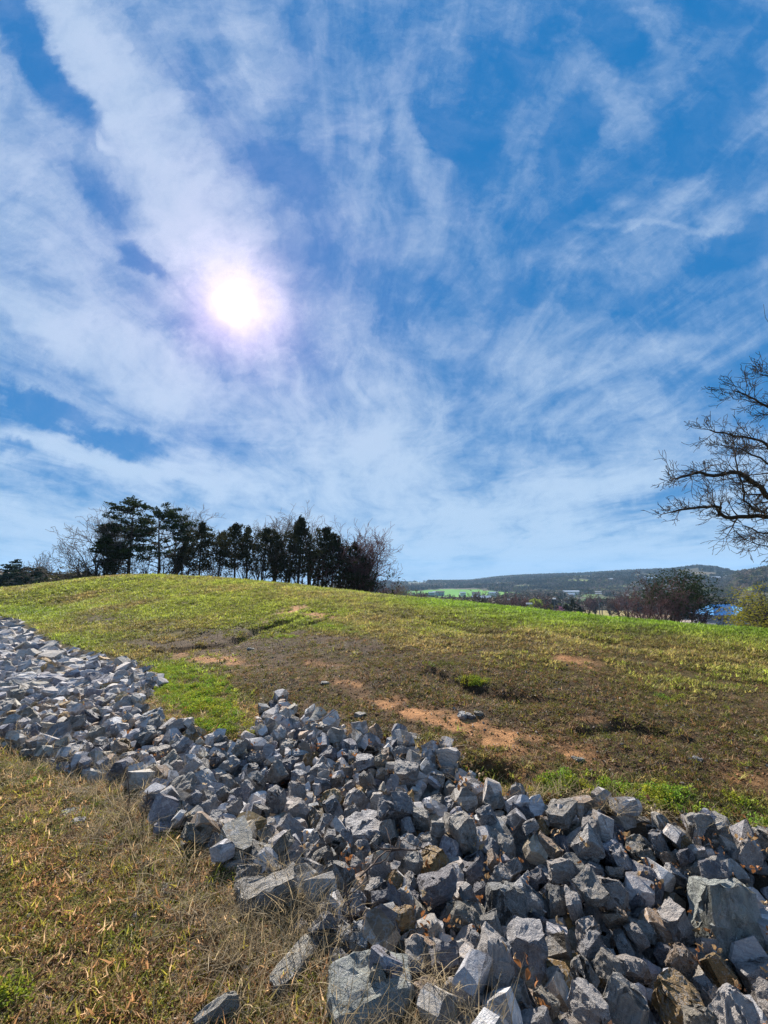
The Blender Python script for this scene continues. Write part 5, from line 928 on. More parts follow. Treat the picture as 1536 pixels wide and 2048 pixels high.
def leaves(name, n, spread, h, size, seed, up=0.5, matr=None, asp=0.6):
    """a low plant or drift of small oval leaves"""
    r = random.Random(seed); V = []; Fc = []; S = []
    for i in range(n):
        a = r.uniform(0, 6.283); d = spread * math.sqrt(r.random()); z = h * r.random() * (1 - 0.5 * (d / spread))
        nrm = Vector((r.gauss(0, 1) * (1 - up), r.gauss(0, 1) * (1 - up), up + .05)).normalized(); u = nrm.orthogonal().normalized()
        u = Matrix.Rotation(r.uniform(0, 6.28), 3, nrm) @ u; w = nrm.cross(u); s = size * r.uniform(.6, 1.3)
        c = Vector((d * math.cos(a), d * math.sin(a), z + .004)); b0 = len(V); sh = r.random()
        for (x, y, q) in ((-1, 0, 0), (-.3, asp, .12), (.5, asp * .8, .1), (1, 0, -.1), (.5, -asp * .8, .1), (-.3, -asp, .12)):
            V.append(tuple(c + u * (x * s * .5) + w * (y * s * .5) + nrm * (q * s))); S.append(sh)
        Fc.append(tuple(range(b0, b0 + 6)))
    me = bpy.data.meshes.new(name); me.from_pydata(V, [], Fc); me.materials.append(matr or M_COVER)
    at = me.attributes.new('tone', 'FLOAT', 'POINT'); at.data.foreach_set('value', S)
    o = bpy.data.objects.new(name, me); SHAPES.objects.link(o); return o
def scatter(name, pts, shapes, idx, scl, tint_, label, cat, rot=None, tilt=0.25, seed=1):
    """one stuff object: instances of a few shapes on points"""
    n = len(pts); rs = np.random.RandomState(seed)
    me = bpy.data.meshes.new(name); me.vertices.add(n); me.vertices.foreach_set('co', np.asarray(pts, np.float32).ravel())
    if rot is None:
        rot = np.stack([rs.normal(0, tilt, n), rs.normal(0, tilt, n), rs.uniform(0, 6.283, n)], 1)
    size3 = np.asarray(scl, float); size3 = np.stack([size3, size3, size3], 1)
    for key, values in (('rot', rot), ('size3', size3)):
        a = me.attributes.new(key, 'FLOAT_VECTOR', 'POINT'); a.data.foreach_set('vector', np.asarray(values, np.float32).ravel())
    a = me.attributes.new('choice', 'INT', 'POINT'); a.data.foreach_set('value', np.asarray(idx, np.int32))
    a = me.color_attributes.new('tint', 'FLOAT_COLOR', 'POINT'); a.data.foreach_set('color', np.concatenate([tint_, np.ones((n, 1))], 1).astype(np.float32).ravel())
    o = add(name, me)
    g = bpy.data.node_groups.new(name, 'GeometryNodeTree')
    g.interface.new_socket('Geometry', in_out='INPUT', socket_type='NodeSocketGeometry'); g.interface.new_socket('Geometry', in_out='OUTPUT', socket_type='NodeSocketGeometry')
    N = g.nodes; L = g.links
    gi = N.new('NodeGroupInput'); go = N.new('NodeGroupOutput')
    jn = N.new('GeometryNodeJoinGeometry')
    for s_ in reversed(shapes):
        oi = N.new('GeometryNodeObjectInfo'); oi.inputs['Object'].default_value = s_; oi.inputs['As Instance'].default_value = True
        L.new(oi.outputs['Geometry'], jn.inputs[0])
    ip = N.new('GeometryNodeInstanceOnPoints'); ip.inputs['Pick Instance'].default_value = True
    def at(nm, dt):
        q = N.new('GeometryNodeInputNamedAttribute'); q.data_type = dt; q.inputs['Name'].default_value = nm; return q.outputs['Attribute']
    L.new(gi.outputs[0], ip.inputs['Points']); L.new(jn.outputs[0], ip.inputs['Instance'])
    L.new(at('choice', 'INT'), ip.inputs['Instance Index']); L.new(at('rot', 'FLOAT_VECTOR'), ip.inputs['Rotation']); L.new(at('size3', 'FLOAT_VECTOR'), ip.inputs['Scale'])
    L.new(ip.outputs[0], go.inputs[0])
    md = o.modifiers.new('scatter', 'NODES'); md.node_group = g
    return tag(o, label, cat, kind='stuff')
rs = np.random.RandomState(4)
LAWN = [blades('lawn_tuft', 15, .05, .02, .055, .0050, .9, .5, i) for i in range(4)]
MAT_ = [blades('dry_tuft', 15, .035, .012, .045, .0030, 1.45, .6, 10 + i) for i in range(4)]
LONG = [blades('straw_tuft', 8, .04, .06, .17, .0014, 1.40, .7, 20 + i, 4) for i in range(4)]
CLOV = [leaves('clover', 16, .035, .03, .011, 30 + i, .45) for i in range(3)]
WEED = [leaves('weed', 60, .07, .10, .019, 40 + i, .4) for i in range(3)]
CHIP = [leaves('chip', 1, .001, .004, .022, 50 + i, .6, M_LITTER, .55) for i in range(5)]
DRYL = [leaves('dry_leaf', 3, .05, .02, .045, 60 + i, .25, M_LITTER, .5) for i in range(4)]
def polar(n, r0, r1, seed, p=1.0, lo=-50, hi=50):
    """points in the view wedge, denser near the viewer"""
    r_ = np.random.RandomState(seed)
    r = np.exp(r_.uniform(math.log(r0), math.log(r1), n)) if p == 1.0 else (r_.uniform(r0 ** p, r1 ** p, n)) ** (1 / p)
    a = np.radians(r_.uniform(lo, hi, n)); return r * np.sin(a), r * np.cos(a)
def inview(x, y, z, m=60):
    px, py, d = project(x, y, z); return (px > -m) & (px < 1536 + m) & (py < 2048 + m) & (y > 0.3)
def ridge_hidden(x, y, z):
    """beyond the crest, where nothing of the ground shows"""
    px, py, d = project(x, y, z); cd = np.interp(px, [c[0] for c in CREST[::-1]], [c[2] for c in CREST[::-1]]); return y > cd * 1.25
# -- lawn of the mound
x, y = polar(430000, 3.2, 52, 1, 0.55)
z = ground_z(x, y); k = inview(x, y, z) & ~ridge_hidden(x, y, z); x, y, z = x[k], y[k], z[k]
clay, brown, lush, s, fb, px, py, d = zones(x, y, z)
r = np.hypot(x, y)
patch = fbm(x * 1.6, y * 1.6, 4, 91); patch2 = fbm(x * 0.35, y * 0.35, 3, 92)
green_amt = np.clip(0.25 + 0.75 * sstep(r, 6, 13) + (patch - 0.5) * 1.5 - brown * 1.05 - clay * 1.7 + lush * 0.15 * sstep(r, 5, 12), 0.02, 1)
green_amt = np.where(fb, green_amt, np.clip(0.35 + (patch - 0.5) * 2 + lush, .05, 1))
keep = (rs.rand(len(x)) < .72 * green_amt * (0.55 + 0.45 * sstep(r, 4, 10))) & (s > 0.02) & (fb | (r > 9))
x, y, z, r, green_amt, lush, brown, patch2, patch = (v[keep] for v in (x, y, z, r, green_amt, lush, brown, patch2, patch))
n = len(x)
base = np.array([0.27, 0.32, 0.05]); lushc = np.array([0.13, 0.24, 0.02]); dryc = np.array([0.32, 0.24, 0.10]); tanc = np.array([0.16, 0.115, 0.05])
def blend(a, b, k): return a * (1 - k[:, None]) + b * k[:, None]
dark_k = np.clip(brown, 0, 1)
dry = np.clip(0.22 + (patch2 - 0.5) * 2.4 + rs.normal(0, .28, n) + brown * .5 - lush * .6 - 0.12 * sstep(r, 10, 16), 0, 1)
tn = blend(np.tile(base, (n, 1)), dryc, dry); tn = blend(tn, lushc, np.clip(lush * .6, 0, .6)); tn = blend(tn, tanc, np.clip((rs.rand(n) < .22) * (1 - lush) * .8 * (1 - sstep(r, 12, 22) * .6), 0, 1))
crest_g = np.exp(-((np.abs(project(x, y, z)[1] - np.interp(project(x, y, z)[0], [0, 280, 750, 1250, 1536], [1178, 1152, 1190, 1240, 1262])) / 22) ** 2)) * sstep(project(x, y, z)[0], 650, 950)
tn = blend(tn, np.array([0.16, 0.30, 0.02]), np.clip(crest_g * .8, 0, 1))
tn *= (1 - .45 * dark_k)[:, None]; tn *= (.45 + 1.1 * rs.rand(n, 1) ** 1.2) * (.75 + .6 * np.clip((patch - .3) * 2, 0, 1))[:, None]
scatter('lawn_grass', np.stack([x, y, z - .004], 1), LAWN, rs.randint(0, 4, n), rs.uniform(.5, 1.5, n) * (1 + 0.05 * np.maximum(r - 6, 0)), tn, 'thin yellow-green grass growing over the whole mound', 'grass')
print('lawn', n)
# -- dry mat of the near bank, the foot of the mound and round the stones
x, y = polar(230000, 1.35, 12, 2, 1.1)
z = ground_z(x, y); k = inview(x, y, z, 120); x, y, z = x[k], y[k], z[k]
clay, brown, lush, s, fb, px, py, d = zones(x, y, z); r = np.hypot(x, y)
p1 = fbm(x * 3, y * 3, 4, 93); p2 = fbm(x * 9, y * 9, 3, 94)
amt = np.where(fb, np.clip(0.46 * (1 - sstep(r, 6, 12)) + (p1 - .5) * 1.2 - clay * 1.1 + lush * .3, .02, 1), np.clip(.78 + (p1 - .5) * 1.6, .2, 1))
keep = (rs.rand(len(x)) < amt) & (s > -0.03)
x, y, z, r, p1, p2, fb, lush, s = (v[keep] for v in (x, y, z, r, p1, p2, fb, lush, s)); n = len(x)
pal = np.array([[.31, .225, .13], [.24, .145, .07], [.17, .185, .03], [.42, .32, .20], [.09, .06, .035], [.24, .235, .045], [.28, .17, .09]])
w = rs.rand(n) + (p1 - .5) * 1.3
ci = np.select([w < .18, w < .36, w < .52, w < .64, w < .78, w < .95], [0, 1, 2, 3, 4, 5], 6); ci = np.where(rs.rand(n) < .35, rs.randint(0, 7, n), ci)
tn = pal[ci] * rs.uniform(.8, 1.5, (n, 1)); tn = blend(tn, np.array([.10, .17, .02]), np.clip(lush * .8 + (p2 > .66) * .5, 0, 1) * (rs.rand(n) < .7))
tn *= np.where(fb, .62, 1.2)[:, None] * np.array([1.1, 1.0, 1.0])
sel = rs.rand(n); idx = np.where(sel < .70, rs.randint(0, 4, n), 4 + rs.randint(0, 3, n))
tn[idx >= 4] = blend(tn[idx >= 4], np.array([.11, .15, .025]), np.full((idx >= 4).sum(), .65))
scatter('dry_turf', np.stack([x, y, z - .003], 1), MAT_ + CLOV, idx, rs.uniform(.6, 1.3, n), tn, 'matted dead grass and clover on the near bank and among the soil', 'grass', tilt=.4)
print('mat', n)
# -- bleached straw lying over the channel's edges
x, y = polar(60000, 1.35, 11, 3, 1.0); s = sdf(x, y); p = fbm(x * 2.2, y * 2.2, 3, 95)
fb = (0.62 * x + 0.78 * y > 3.6)
pr = np.where(fb, .10 * np.exp(-(np.maximum(s, 0) / .15) ** 2), .42 * np.exp(-((s - .10) / .26) ** 2) + .006) * (.45 + .55 * sstep(y, 1.8, 2.8)) * np.clip((p - .35) * 4, 0.1, 1.4)
keep = (rs.rand(len(x)) < pr) & (s > -.18); x, y, s = x[keep], y[keep], s[keep]; z = ground_z(x, y); n = len(x)
tn = np.array([.36, .29, .19]) * rs.uniform(.55, 1.25, (n, 1))
scatter('straw', np.stack([x, y, z + .01 + .12 * sstep(-s, .0, .12)], 1), LONG, rs.randint(0, 4, n), rs.uniform(.5, 1.35, n), tn, 'long bleached stems of dead grass draped along the edges of the stones', 'dead grass', tilt=.35)
print('straw', n)
# -- pale chips and bits of leaf on soil and turf
x, y = polar(60000, 1.4, 16, 5, 1.0); z = ground_z(x, y); clay, brown, lush, s, fb, px, py, d = zones(x, y, z)
keep = (s > .02) & (rs.rand(len(x)) < np.where(fb, .10 + .35 * brown + .2 * clay, .16)); x, y, z = x[keep], y[keep], z[keep]; n = len(x)
tn = np.array([[.42, .36, .30], [.30, .20, .13], [.55, .50, .44], [.24, .12, .06]])[rs.choice(4, n, p=[.4, .3, .12, .18])] * rs.uniform(.7, 1.2, (n, 1))
scatter('leaf_litter', np.stack([x, y, z + .012], 1), CHIP, rs.randint(0, 5, n), rs.uniform(.25, .9, n) ** 1.2, tn, 'small pale chips and leaf scraps scattered over soil and turf', 'litter', tilt=.5)
# -- brown leaves caught between the stones
x, y = polar(5200, 1.5, 11, 6, 1.0); s = sdf(x, y); k = (s < -.02) & (fbm(x * 2.5, y * 2.5, 3, 96) > .47) & (0.62 * x + 0.78 * y > 1.9); x, y = x[k], y[k]; n = len(x)
z = ground_z(x, y) + .14 + rs.uniform(-.05, .12, n)
tn = np.array([[.40, .26, .14], [.34, .15, .06], [.50, .40, .28], [.20, .10, .05]])[rs.choice(4, n, p=[.4, .25, .2, .15])] * rs.uniform(.7, 1.2, (n, 1))
scatter('dry_leaves', np.stack([x, y, z], 1), DRYL, rs.randint(0, 4, n), rs.uniform(.35, .95, n), tn, 'brown dry leaves caught in the gaps between the stones', 'leaves', tilt=.5)
# -- soil crumbs and pebbles
x, y = polar(52000, 1.5, 15, 7, 1.0); z = ground_z(x, y); clay, brown, lush, s, fb, px, py, d = zones(x, y, z)
keep = (s > .0) & (rs.rand(len(x)) < np.where(fb, .10 + .22 * clay + .55 * brown * (1 - clay), .10)); x, y, z, clay = x[keep], y[keep], z[keep], clay[keep]; n = len(x)
PEB = []
for q in range(4):
    bm = stone_bm(60 + q, 0); me = bpy.data.meshes.new('pebble'); bm.to_mesh(me); bm.free(); me.materials.append(M_LITTER); o = bpy.data.objects.new('pebble', me); SHAPES.objects.link(o); PEB.append(o)
tn = blend(np.tile(np.array([.11, .075, .048]), (n, 1)), np.array([.52, .27, .12]), np.clip(clay * 3, 0, 1)); big = rs.rand(n) < .06; tn[big] = np.array([.42, .36, .31]); tn *= rs.uniform(.7, 1.3, (n, 1))
sc3 = (rs.uniform(.006, .022, n) * np.where(big, 1.5, 1))
scatter('soil_crumbs', np.stack([x, y, z + .003], 1), PEB, rs.randint(0, 4, n), sc3, tn, 'crumbs of soil and small pebbles on the bare ground', 'soil', tilt=1.0)
# -- drifts of green weeds
x, y = polar(150000, 1.8, 13, 8, .8); z = ground_z(x, y); clay, brown, lush, s, fb, px, py, d = zones(x, y, z)
pw = fbm(x * 5, y * 5, 3, 97)
keep = (s > -.10) & (rs.rand(len(x)) < np.clip((lush - .25) * 1.3, 0, 1) * np.clip((pw - .42) * 6, 0, 1) * 1.0); x, y, z = x[keep], y[keep], z[keep]; n = len(x)
tn = np.array([.20, .29, .03]) * rs.uniform(.6, 1.5, (n, 1)) * np.array([1, 1, 1]); tn[:, 0] *= rs.uniform(.7, 1.5, n)
scatter('weeds', np.stack([x, y, z], 1), WEED, rs.randint(0, 3, n), rs.uniform(.25, .95, n), tn, 'low bright green weeds along the far edge of the stones', 'weeds', tilt=.2)
print('weeds', n)

# ---------------------------------------------------------------- trees
def bark_mat(name, c):
    m, t, b = mat(name, 0.9, 0.1); co = t.add('ShaderNodeTexCoord').outputs['Object']
    n = t.noise(co, 6, 5, 0.7)
    t.put(b.inputs['Base Color'], t.mix(t.ramp(n, .35, .65), tuple(x * .65 for x in c) + (1,), tuple(x * 1.4 for x in c) + (1,))); bump(t, b, n, .6, .03); return m
def leaf_mat(name, c, c2, trans=0.2):
    m = bpy.data.materials.new(name); m.use_nodes = True; t = NT(m.node_tree); m.node_tree.nodes.clear()
    v = t.add('ShaderNodeAttribute', attribute_name='tone').outputs[2]
    col = t.mix(v, c + (1,), c2 + (1,))
    d = t.add('ShaderNodeBsdfDiffuse', ins={'Color': col}); tr = t.add('ShaderNodeBsdfTranslucent', ins={'Color': col})
    mx = t.add('ShaderNodeMixShader', ins={0: trans, 1: d.outputs[0], 2: tr.outputs[0]}); t.add('ShaderNodeOutputMaterial', ins={0: mx.outputs[0]}); return m
M_BARK = bark_mat('bark', (0.060, 0.046, 0.036)); M_TWIG = bark_mat('twigs', (0.10, 0.072, 0.058)); M_PURPLE = bark_mat('purple_twigs', (0.115, 0.062, 0.062)); M_GREYT = bark_mat('grey_twigs', (0.14, 0.115, 0.10))
M_PINE = leaf_mat('pine_needles', (0.022, 0.034, 0.014), (0.055, 0.070, 0.026)); M_CEDAR = leaf_mat('cedar_foliage', (0.022, 0.028, 0.014), (0.060, 0.056, 0.028))
M_SPRING = leaf_mat('spring_leaves', (0.26, 0.36, 0.04), (0.42, 0.50, 0.08), .5); M_WILLOW = leaf_mat('willow_leaves', (0.15, 0.15, 0.025), (0.28, 0.25, 0.04), .4)
M_BLUEPINE = leaf_mat('blue_green_needles', (0.030, 0.050, 0.036), (0.070, 0.095, 0.060)); M_PINK = leaf_mat('pink_blossom', (0.24, 0.10, 0.16), (0.36, 0.17, 0.24), .3)
M_OLIVE = leaf_mat('olive_buds', (0.10, 0.10, 0.03), (0.18, 0.17, 0.06), .3)
class Wood:
    """tapered limbs collected as rings"""
    def __init__(s): s.V = []; s.F = []; s.tips = []
    def limb(s, pts, radii, k):
        n0 = len(s.V)
        for i, p in enumerate(pts):
            d = (pts[min(i + 1, len(pts) - 1)] - pts[max(i - 1, 0)]); d = d.normalized() if d.length > 1e-6 else Vector((0, 0, 1))
            u = d.cross(Vector((0.31, 0.9, 0.11))).normalized(); w = d.cross(u)
            for j in range(k):
                a = 6.2832 * j / k; q = p + u * (radii[i] * math.cos(a)) + w * (radii[i] * math.sin(a)); s.V.append((q.x, q.y, q.z))
        for i in range(len(pts) - 1):
            for j in range(k): s.F.append((n0 + i * k + j, n0 + i * k + (j + 1) % k, n0 + (i + 1) * k + (j + 1) % k, n0 + (i + 1) * k + j))
    def mesh(s, name, m): return mesh_np(name, s.V, s.F, True, [m])
def path(r, p, d, L, n, wob, trop):
    pts = [p.copy()]; d = d.normalized()
    for i in range(n):
        d = (d + Vector((r.gauss(0, wob), r.gauss(0, wob), r.gauss(0, wob) + trop))).normalized(); p = p + d * (L / n); pts.append(p.copy())
    return pts
def grow(w, fine, r, p, d, L, rad, lev, maxlev, P):
    n = 6 if lev < 2 else 4
    pts = path(r, p, d, L, n, P.get('wob', .12) * (1 + .4 * lev), P.get('trop', .03))
    rr = [max(rad * (1 - .72 * i / n), P.get('rmin', .006)) for i in range(n + 1)]
    (w if lev < 2 else fine).limb(pts, rr, 6 if lev < 1 else (4 if lev < 3 else 3))
    if lev >= maxlev: w.tips.append(pts[-1]); return
    kids = P['kids'][lev]
    for c in range(kids):
        t = r.uniform(P.get('t0', [.25] * 6)[lev], 1.0) if c else 1.0
        i = min(int(t * n), n - 1); q = pts[i].lerp(pts[i + 1], t * n - i) if t < 1 else pts[-1]
        base = (pts[min(i + 1, n)] - pts[i]).normalized(); a = P['ang'][lev] * r.uniform(.6, 1.3)
        o = base.orthogonal().normalized(); o = Matrix.Rotation(r.uniform(0, 6.283), 3, base) @ o
        nd = (base * math.cos(a) + o * math.sin(a)); 
        if 'flat' in P: nd.z = nd.z * P['flat'] + .05
        grow(w, fine, r, q, nd, L * P['len'][lev] * r.uniform(.65, 1.15), rr[i] * .62, lev + 1, maxlev, P)
def clump(V, Fc, S, r, c, R_, n, size, squash=.6, droop=0.0):
    sh0 = r.random()
    for i in range(n):
        v = Vector((r.gauss(0, 1), r.gauss(0, 1), r.gauss(0, 1) * squash)); v = v.normalized() * (R_ * r.random() ** .4) ; v.z *= squash
        q = c + v; u = Vector((r.gauss(0, 1), r.gauss(0, 1), r.gauss(0, .6) - droop)).normalized(); w_ = u.cross(Vector((r.gauss(0, 1), r.gauss(0, 1), r.gauss(0, 1)))).normalized(); s = size * r.uniform(.6, 1.4)
        b0 = len(V); a = q + u * s; b = q - u * s * .6 + w_ * s * .38; d = q - u * s * .6 - w_ * s * .38
        V += [(a.x, a.y, a.z), (b.x, b.y, b.z), (d.x, d.y, d.z)]; Fc.append((b0, b0 + 1, b0 + 2)); sh = min(1, max(0, sh0 * .6 + r.random() * .4)); S += [sh] * 3
def crown_mesh(name, V, Fc, S, m):
    me = mesh_np(name, V, Fc, False, [m]); at = me.attributes.new('tone', 'FLOAT', 'POINT'); at.data.foreach_set('value', np.array(S, np.float32)); return me
def base_at(px, dist):
    """foot of a tree standing a given distance out under a picture column"""
    a = (px - 768) / F; y = dist; x = a * dist * CP; return x, y, float(ground_z(x, y)[0]) - .15
def height_for(px, top, dist):
    x, y, z = base_at(px, dist); a, b, c = ray(px, top); return EYE + c / b * dist - z
def bare_tree(px, top, dist, label, group=None, spread=.5, seed=1, m=None, nm='bare_tree', kids=(9, 5, 4, 4), lean=(0, 0), trunk=.3, lev=4, cat='tree', upright=.06, P0=1.35):
    x, y, z = base_at(px, dist); H = height_for(px, top, dist); r = random.Random(seed)
    o = tag(empty(nm, (x, y, z)), label, cat, group)
    w = Wood(); fine = Wood()
    th = H * trunk
    pts = path(r, Vector((0, 0, 0)), Vector((lean[0], lean[1], 1)), th, 4, .05, .02); rad = H * .021
    w.limb(pts, [rad * (1.25 - .1 * i) for i in range(5)], 7)
    P = dict(kids=[int(q * P0) for q in kids[1:]] + [4], ang=[.55, .6, .7, .7], len=[.62, .58, .55, .5], wob=.10, trop=upright, rmin=.004 + dist * .00026, t0=[.2, .2, .15, .1])
    for c in range(kids[0]):
        q = pts[-1] if c < 3 else pts[2].lerp(pts[-1], r.random()); a = r.uniform(0, 6.283) ; s = spread * r.uniform(.35, 1.15) if c else .1
        grow(w, fine, r, q, Vector((math.cos(a) * s + lean[0] * .5, math.sin(a) * s, 1)), H * (1 - trunk) * r.uniform(.55, .78), rad * .7, 1, lev, P)
    add('trunk', w.mesh('trunk', M_BARK), o); add('crown', fine.mesh('crown', m or M_TWIG), o)
    return o
def pine_tree(px, top, dist, label, group=None, width=.35, seed=1, m=None, nm='pine_tree', crown0=.35, dens=26, cat='tree', flat=.5, size=.17, lean=0.0):
    """tall pine: bare lower trunk, crooked level limbs carrying flat clumps of needles"""
    x, y, z = base_at(px, dist); H = height_for(px, top, dist); r = random.Random(seed); o = tag(empty(nm, (x, y, z)), label, cat, group)
    w = Wood(); V = []; Fc = []; S = []
    pts = path(r, Vector((0, 0, 0)), Vector((lean, 0, 1)), H * .96, 8, .035, .02); w.limb(pts, [H * .02 * (1.1 - .95 * i / 8) for i in range(9)], 7)
    for k in range(34):
        t = crown0 * .55 + (1 - crown0 * .55) * (k / 34) ** .85; i = min(int(t * 8), 7); p = pts[i].lerp(pts[i + 1], t * 8 - i); a = r.uniform(0, 6.283)
        live = t > crown0; R_ = width * H * (.55 + .45 * math.sin(min(1, (t - crown0) / (1 - crown0) + .25) * 2.6)) * r.uniform(.55, 1.15) if live else width * H * r.uniform(.25, .8)
        if t > .93: R_ *= .6
        lp = path(r, p, Vector((math.cos(a), math.sin(a), r.uniform(-.05, .45))), R_, 5, .16, .05); w.limb(lp, [H * .0052 * (1 - .8 * j / 5) for j in range(6)], 4)
        for b in range(4 if live else 3):
            j = r.randint(1, 4); sp = path(r, lp[j], (lp[j + 1] - lp[j]).normalized() + Vector((r.gauss(0, .6), r.gauss(0, .6), r.uniform(-.1, .5))), R_ * .35, 3, .2, .05); w.limb(sp, [H * .0022, H * .0018, H * .0014, H * .001], 3)
            if live: clump(V, Fc, S, r, sp[-1], H * .052 * r.uniform(.7, 1.3), dens, size, flat)
        if live: clump(V, Fc, S, r, lp[-1], H * .06, dens, size, flat); clump(V, Fc, S, r, lp[3], H * .045, dens // 2, size, flat)
    clump(V, Fc, S, r, pts[-1], H * .06, dens, size, .8)
    add('trunk', w.mesh('trunk', M_BARK), o); add('crown', crown_mesh('crown', V, Fc, S, m or M_PINE), o); return o
def cedar_tree(px, top, dist, label, group=None, width=.2, seed=1, m=None, nm='cedar_tree', low=.36, n=170, cat='tree', size=.22, point=1.15, skirt=.35, dens=15, trunks=1, blunt=0.0):
    """upright conical cedar with ragged tufts, thin at the foot where bare stems show"""
    x, y, z = base_at(px, dist); H = height_for(px, top, dist); r = random.Random(seed); o = tag(empty(nm, (x, y, z)), label, cat, group)
    w = Wood(); V = []; Fc = []; S = []
    for q in range(trunks):
        a = r.uniform(0, 6.28); pts = path(r, Vector((.3 * q * math.cos(a), .3 * q * math.sin(a), 0)), Vector((.12 * q * math.cos(a), .12 * q * math.sin(a), 1)), H * (.97 if q == 0 else .7), 7, .03, .02); w.limb(pts, [H * .017 * (1.1 - .95 * i / 7) for i in range(8)], 6)
        if q == 0: p0 = pts
    lob = [r.uniform(.75, 1.2) for _ in range(9)]
    for k in range(n):
        t = low + (1 - low) * r.random() ** .85; i = min(int(t * 7), 6); p = p0[i].lerp(p0[i + 1], t * 7 - i); a = r.uniform(0, 6.283)
        u = (t - low) / (1 - low); prof = 1.85 * ((1 - u) ** point * (.35 + .65 * min(1, u / .3 + skirt)) + .035 + blunt * math.sin(3.1 * u) * .3)
        R_ = width * H * prof * lob[int(t * 8.99)] * lob[int(a / 6.2832 * 8.99)] * (r.uniform(.5, 1.0) if r.random() < .7 else r.uniform(1.0, 1.5))
        e = p + Vector((math.cos(a) * R_, math.sin(a) * R_, R_ * r.uniform(.05, .5)))
        if r.random() < .5: w.limb([p, p.lerp(e, .5) + Vector((0, 0, -.05 * R_)), e], [H * .003, H * .002, H * .001], 3)
        clump(V, Fc, S, r, p.lerp(e, r.uniform(.5, 1.05)), H * .022 + R_ * .10, dens, size, .9, -1.3)
    for k in range(16):      # dead lower twigs
        t = low * r.uniform(.2, 1.1); i = min(int(t * 7), 6); p = p0[i].lerp(p0[i + 1], t * 7 - i); a = r.uniform(0, 6.283)
        lp = path(r, p, Vector((math.cos(a), math.sin(a), .35)), width * H * r.uniform(.3, .8), 4, .2, .02); w.limb(lp, [H * .003, H * .0025, H * .002, H * .0015, H * .001], 3)
    clump(V, Fc, S, r, p0[-1], H * .02, 14, size, 1.6)
    add('trunk', w.mesh('trunk', M_BARK), o); add('crown', crown_mesh('crown', V, Fc, S, m or M_CEDAR), o); return o
def bush(px, top, dist, label, group=None, width=1.0, seed=1, m=None, nm='bush', n=120, cat='bush', size=.16, loose=.75, dens=14):
    x, y, z = base_at(px, dist); H = height_for(px, top, dist); r = random.Random(seed); o = tag(empty(nm, (x, y, z)), label, cat, group)
    w = Wood(); V = []; Fc = []; S = []
    for q in range(7):
        a = r.uniform(0, 6.28); lp = path(r, Vector((0, 0, 0)), Vector((math.cos(a) * .5 * width, math.sin(a) * .5 * width, 1)), H * .8, 5, .12, .02); w.limb(lp, [H * .016 * (1 - .8 * j / 5) for j in range(6)], 4)
    L_ = [(r.uniform(0, 6.28), r.uniform(.7, 1.15)) for _ in range(7)]
    for k in range(n):
        a = r.uniform(0, 6.28); e = math.asin(r.uniform(.02, 1)); lob = 1 + sum(.12 * math.cos((a - q[0]) * 2) * q[1] for q in L_[:3]); rr = r.uniform(loose * .6, 1) ** .6 * lob
        c = Vector((math.cos(a) * math.cos(e) * width * H * .5 * rr, math.sin(a) * math.cos(e) * width * H * .5 * rr, (.12 + .86 * math.sin(e) * rr * .92) * H)); clump(V, Fc, S, r, c, H * .09, dens, size, .8)
    add('stems', w.mesh('stems', M_BARK), o); add('crown', crown_mesh('crown', V, Fc, S, m or M_CEDAR), o); return o
G1 = 'trees of the dark grove behind the mound'
bare_tree(196,1048,62,'wide bare tree fanning out at the left end of the dark grove',G1,1.25,11,M_GREYT,kids=(13,6,5,4),trunk=.14,upright=.02,lean=(-.18,0))
bare_tree(228,1024,66,'slim bare tree just left of the tallest pine',G1,.5,12,M_GREYT,kids=(8,5,4,4),trunk=.4)
pine_tree(212,1042,61,'small ragged pine at the left shoulder of the tallest pine',G1,.20,13,crown0=.38,dens=30,size=.24)
pine_tree(254,1004,63,'tallest pine of the grove with open layered crown',G1,.27,14,crown0=.36,dens=34,size=.24)
pine_tree(316,1023,62,'broad flat-topped pine with spreading crown beside the tallest one',G1,.52,15,crown0=.36,dens=36,size=.24,flat=.6)
bare_tree(352,1015,70,'tall bare tree with thin upright twigs right of the broad pine',G1,.55,16,M_GREYT,kids=(9,5,4,4),trunk=.35)
bush(200,1112,60,'dark dense evergreen bush at the foot of the left pines',G1,1.5,17,n=200)
bush(238,1108,62,'dark evergreen thicket between the two left pines',G1,1.3,171,n=110)
cedar_tree(362,1085,64,'low ragged cedar filling the gap beside the broad pine',G1,.22,172,n=110)
cedar_tree(398,1044,60,'pointed cedar standing left of the central dark mass',G1,.20,18,point=.8)
cedar_tree(436,1064,62,'short dark cedar between two taller ones',G1,.26,19,blunt=.2)
cedar_tree(471,1046,60,'broad dark cedar with a rounded head in the grove',G1,.27,20,n=200,point=.9,blunt=.25,low=.4)
cedar_tree(494,1050,64,'thin feathery cedar leaning on the round-headed one',G1,.16,21,n=110)
cedar_tree(523,1054,61,'flat-headed cedar left of the bare crowns',G1,.19,22,point=.75,blunt=.2,low=.36)
bare_tree(545,1028,68,'bare greyish crown rising between the middle cedars',G1,.6,23,M_GREYT,kids=(10,6,5,4),trunk=.45)
cedar_tree(550,1068,60,'cedar with a thick dark trunk low in the middle',G1,.2,24,n=110,low=.36)
cedar_tree(574,1048,60,'narrow cedar tucked against the tall spire-shaped one',G1,.13,25,n=110)
cedar_tree(595,1024,60,'tall spire-shaped evergreen, highest of the right half',G1,.205,26,n=250,point=.95)
bare_tree(622,1044,67,'faint bare tree right of the tall spire',G1,.6,27,M_GREYT,kids=(8,5,4,4),trunk=.5)
cedar_tree(642,1052,59,'cedar with a tufted top right of the tall spire',G1,.19,28,n=170,point=.7)
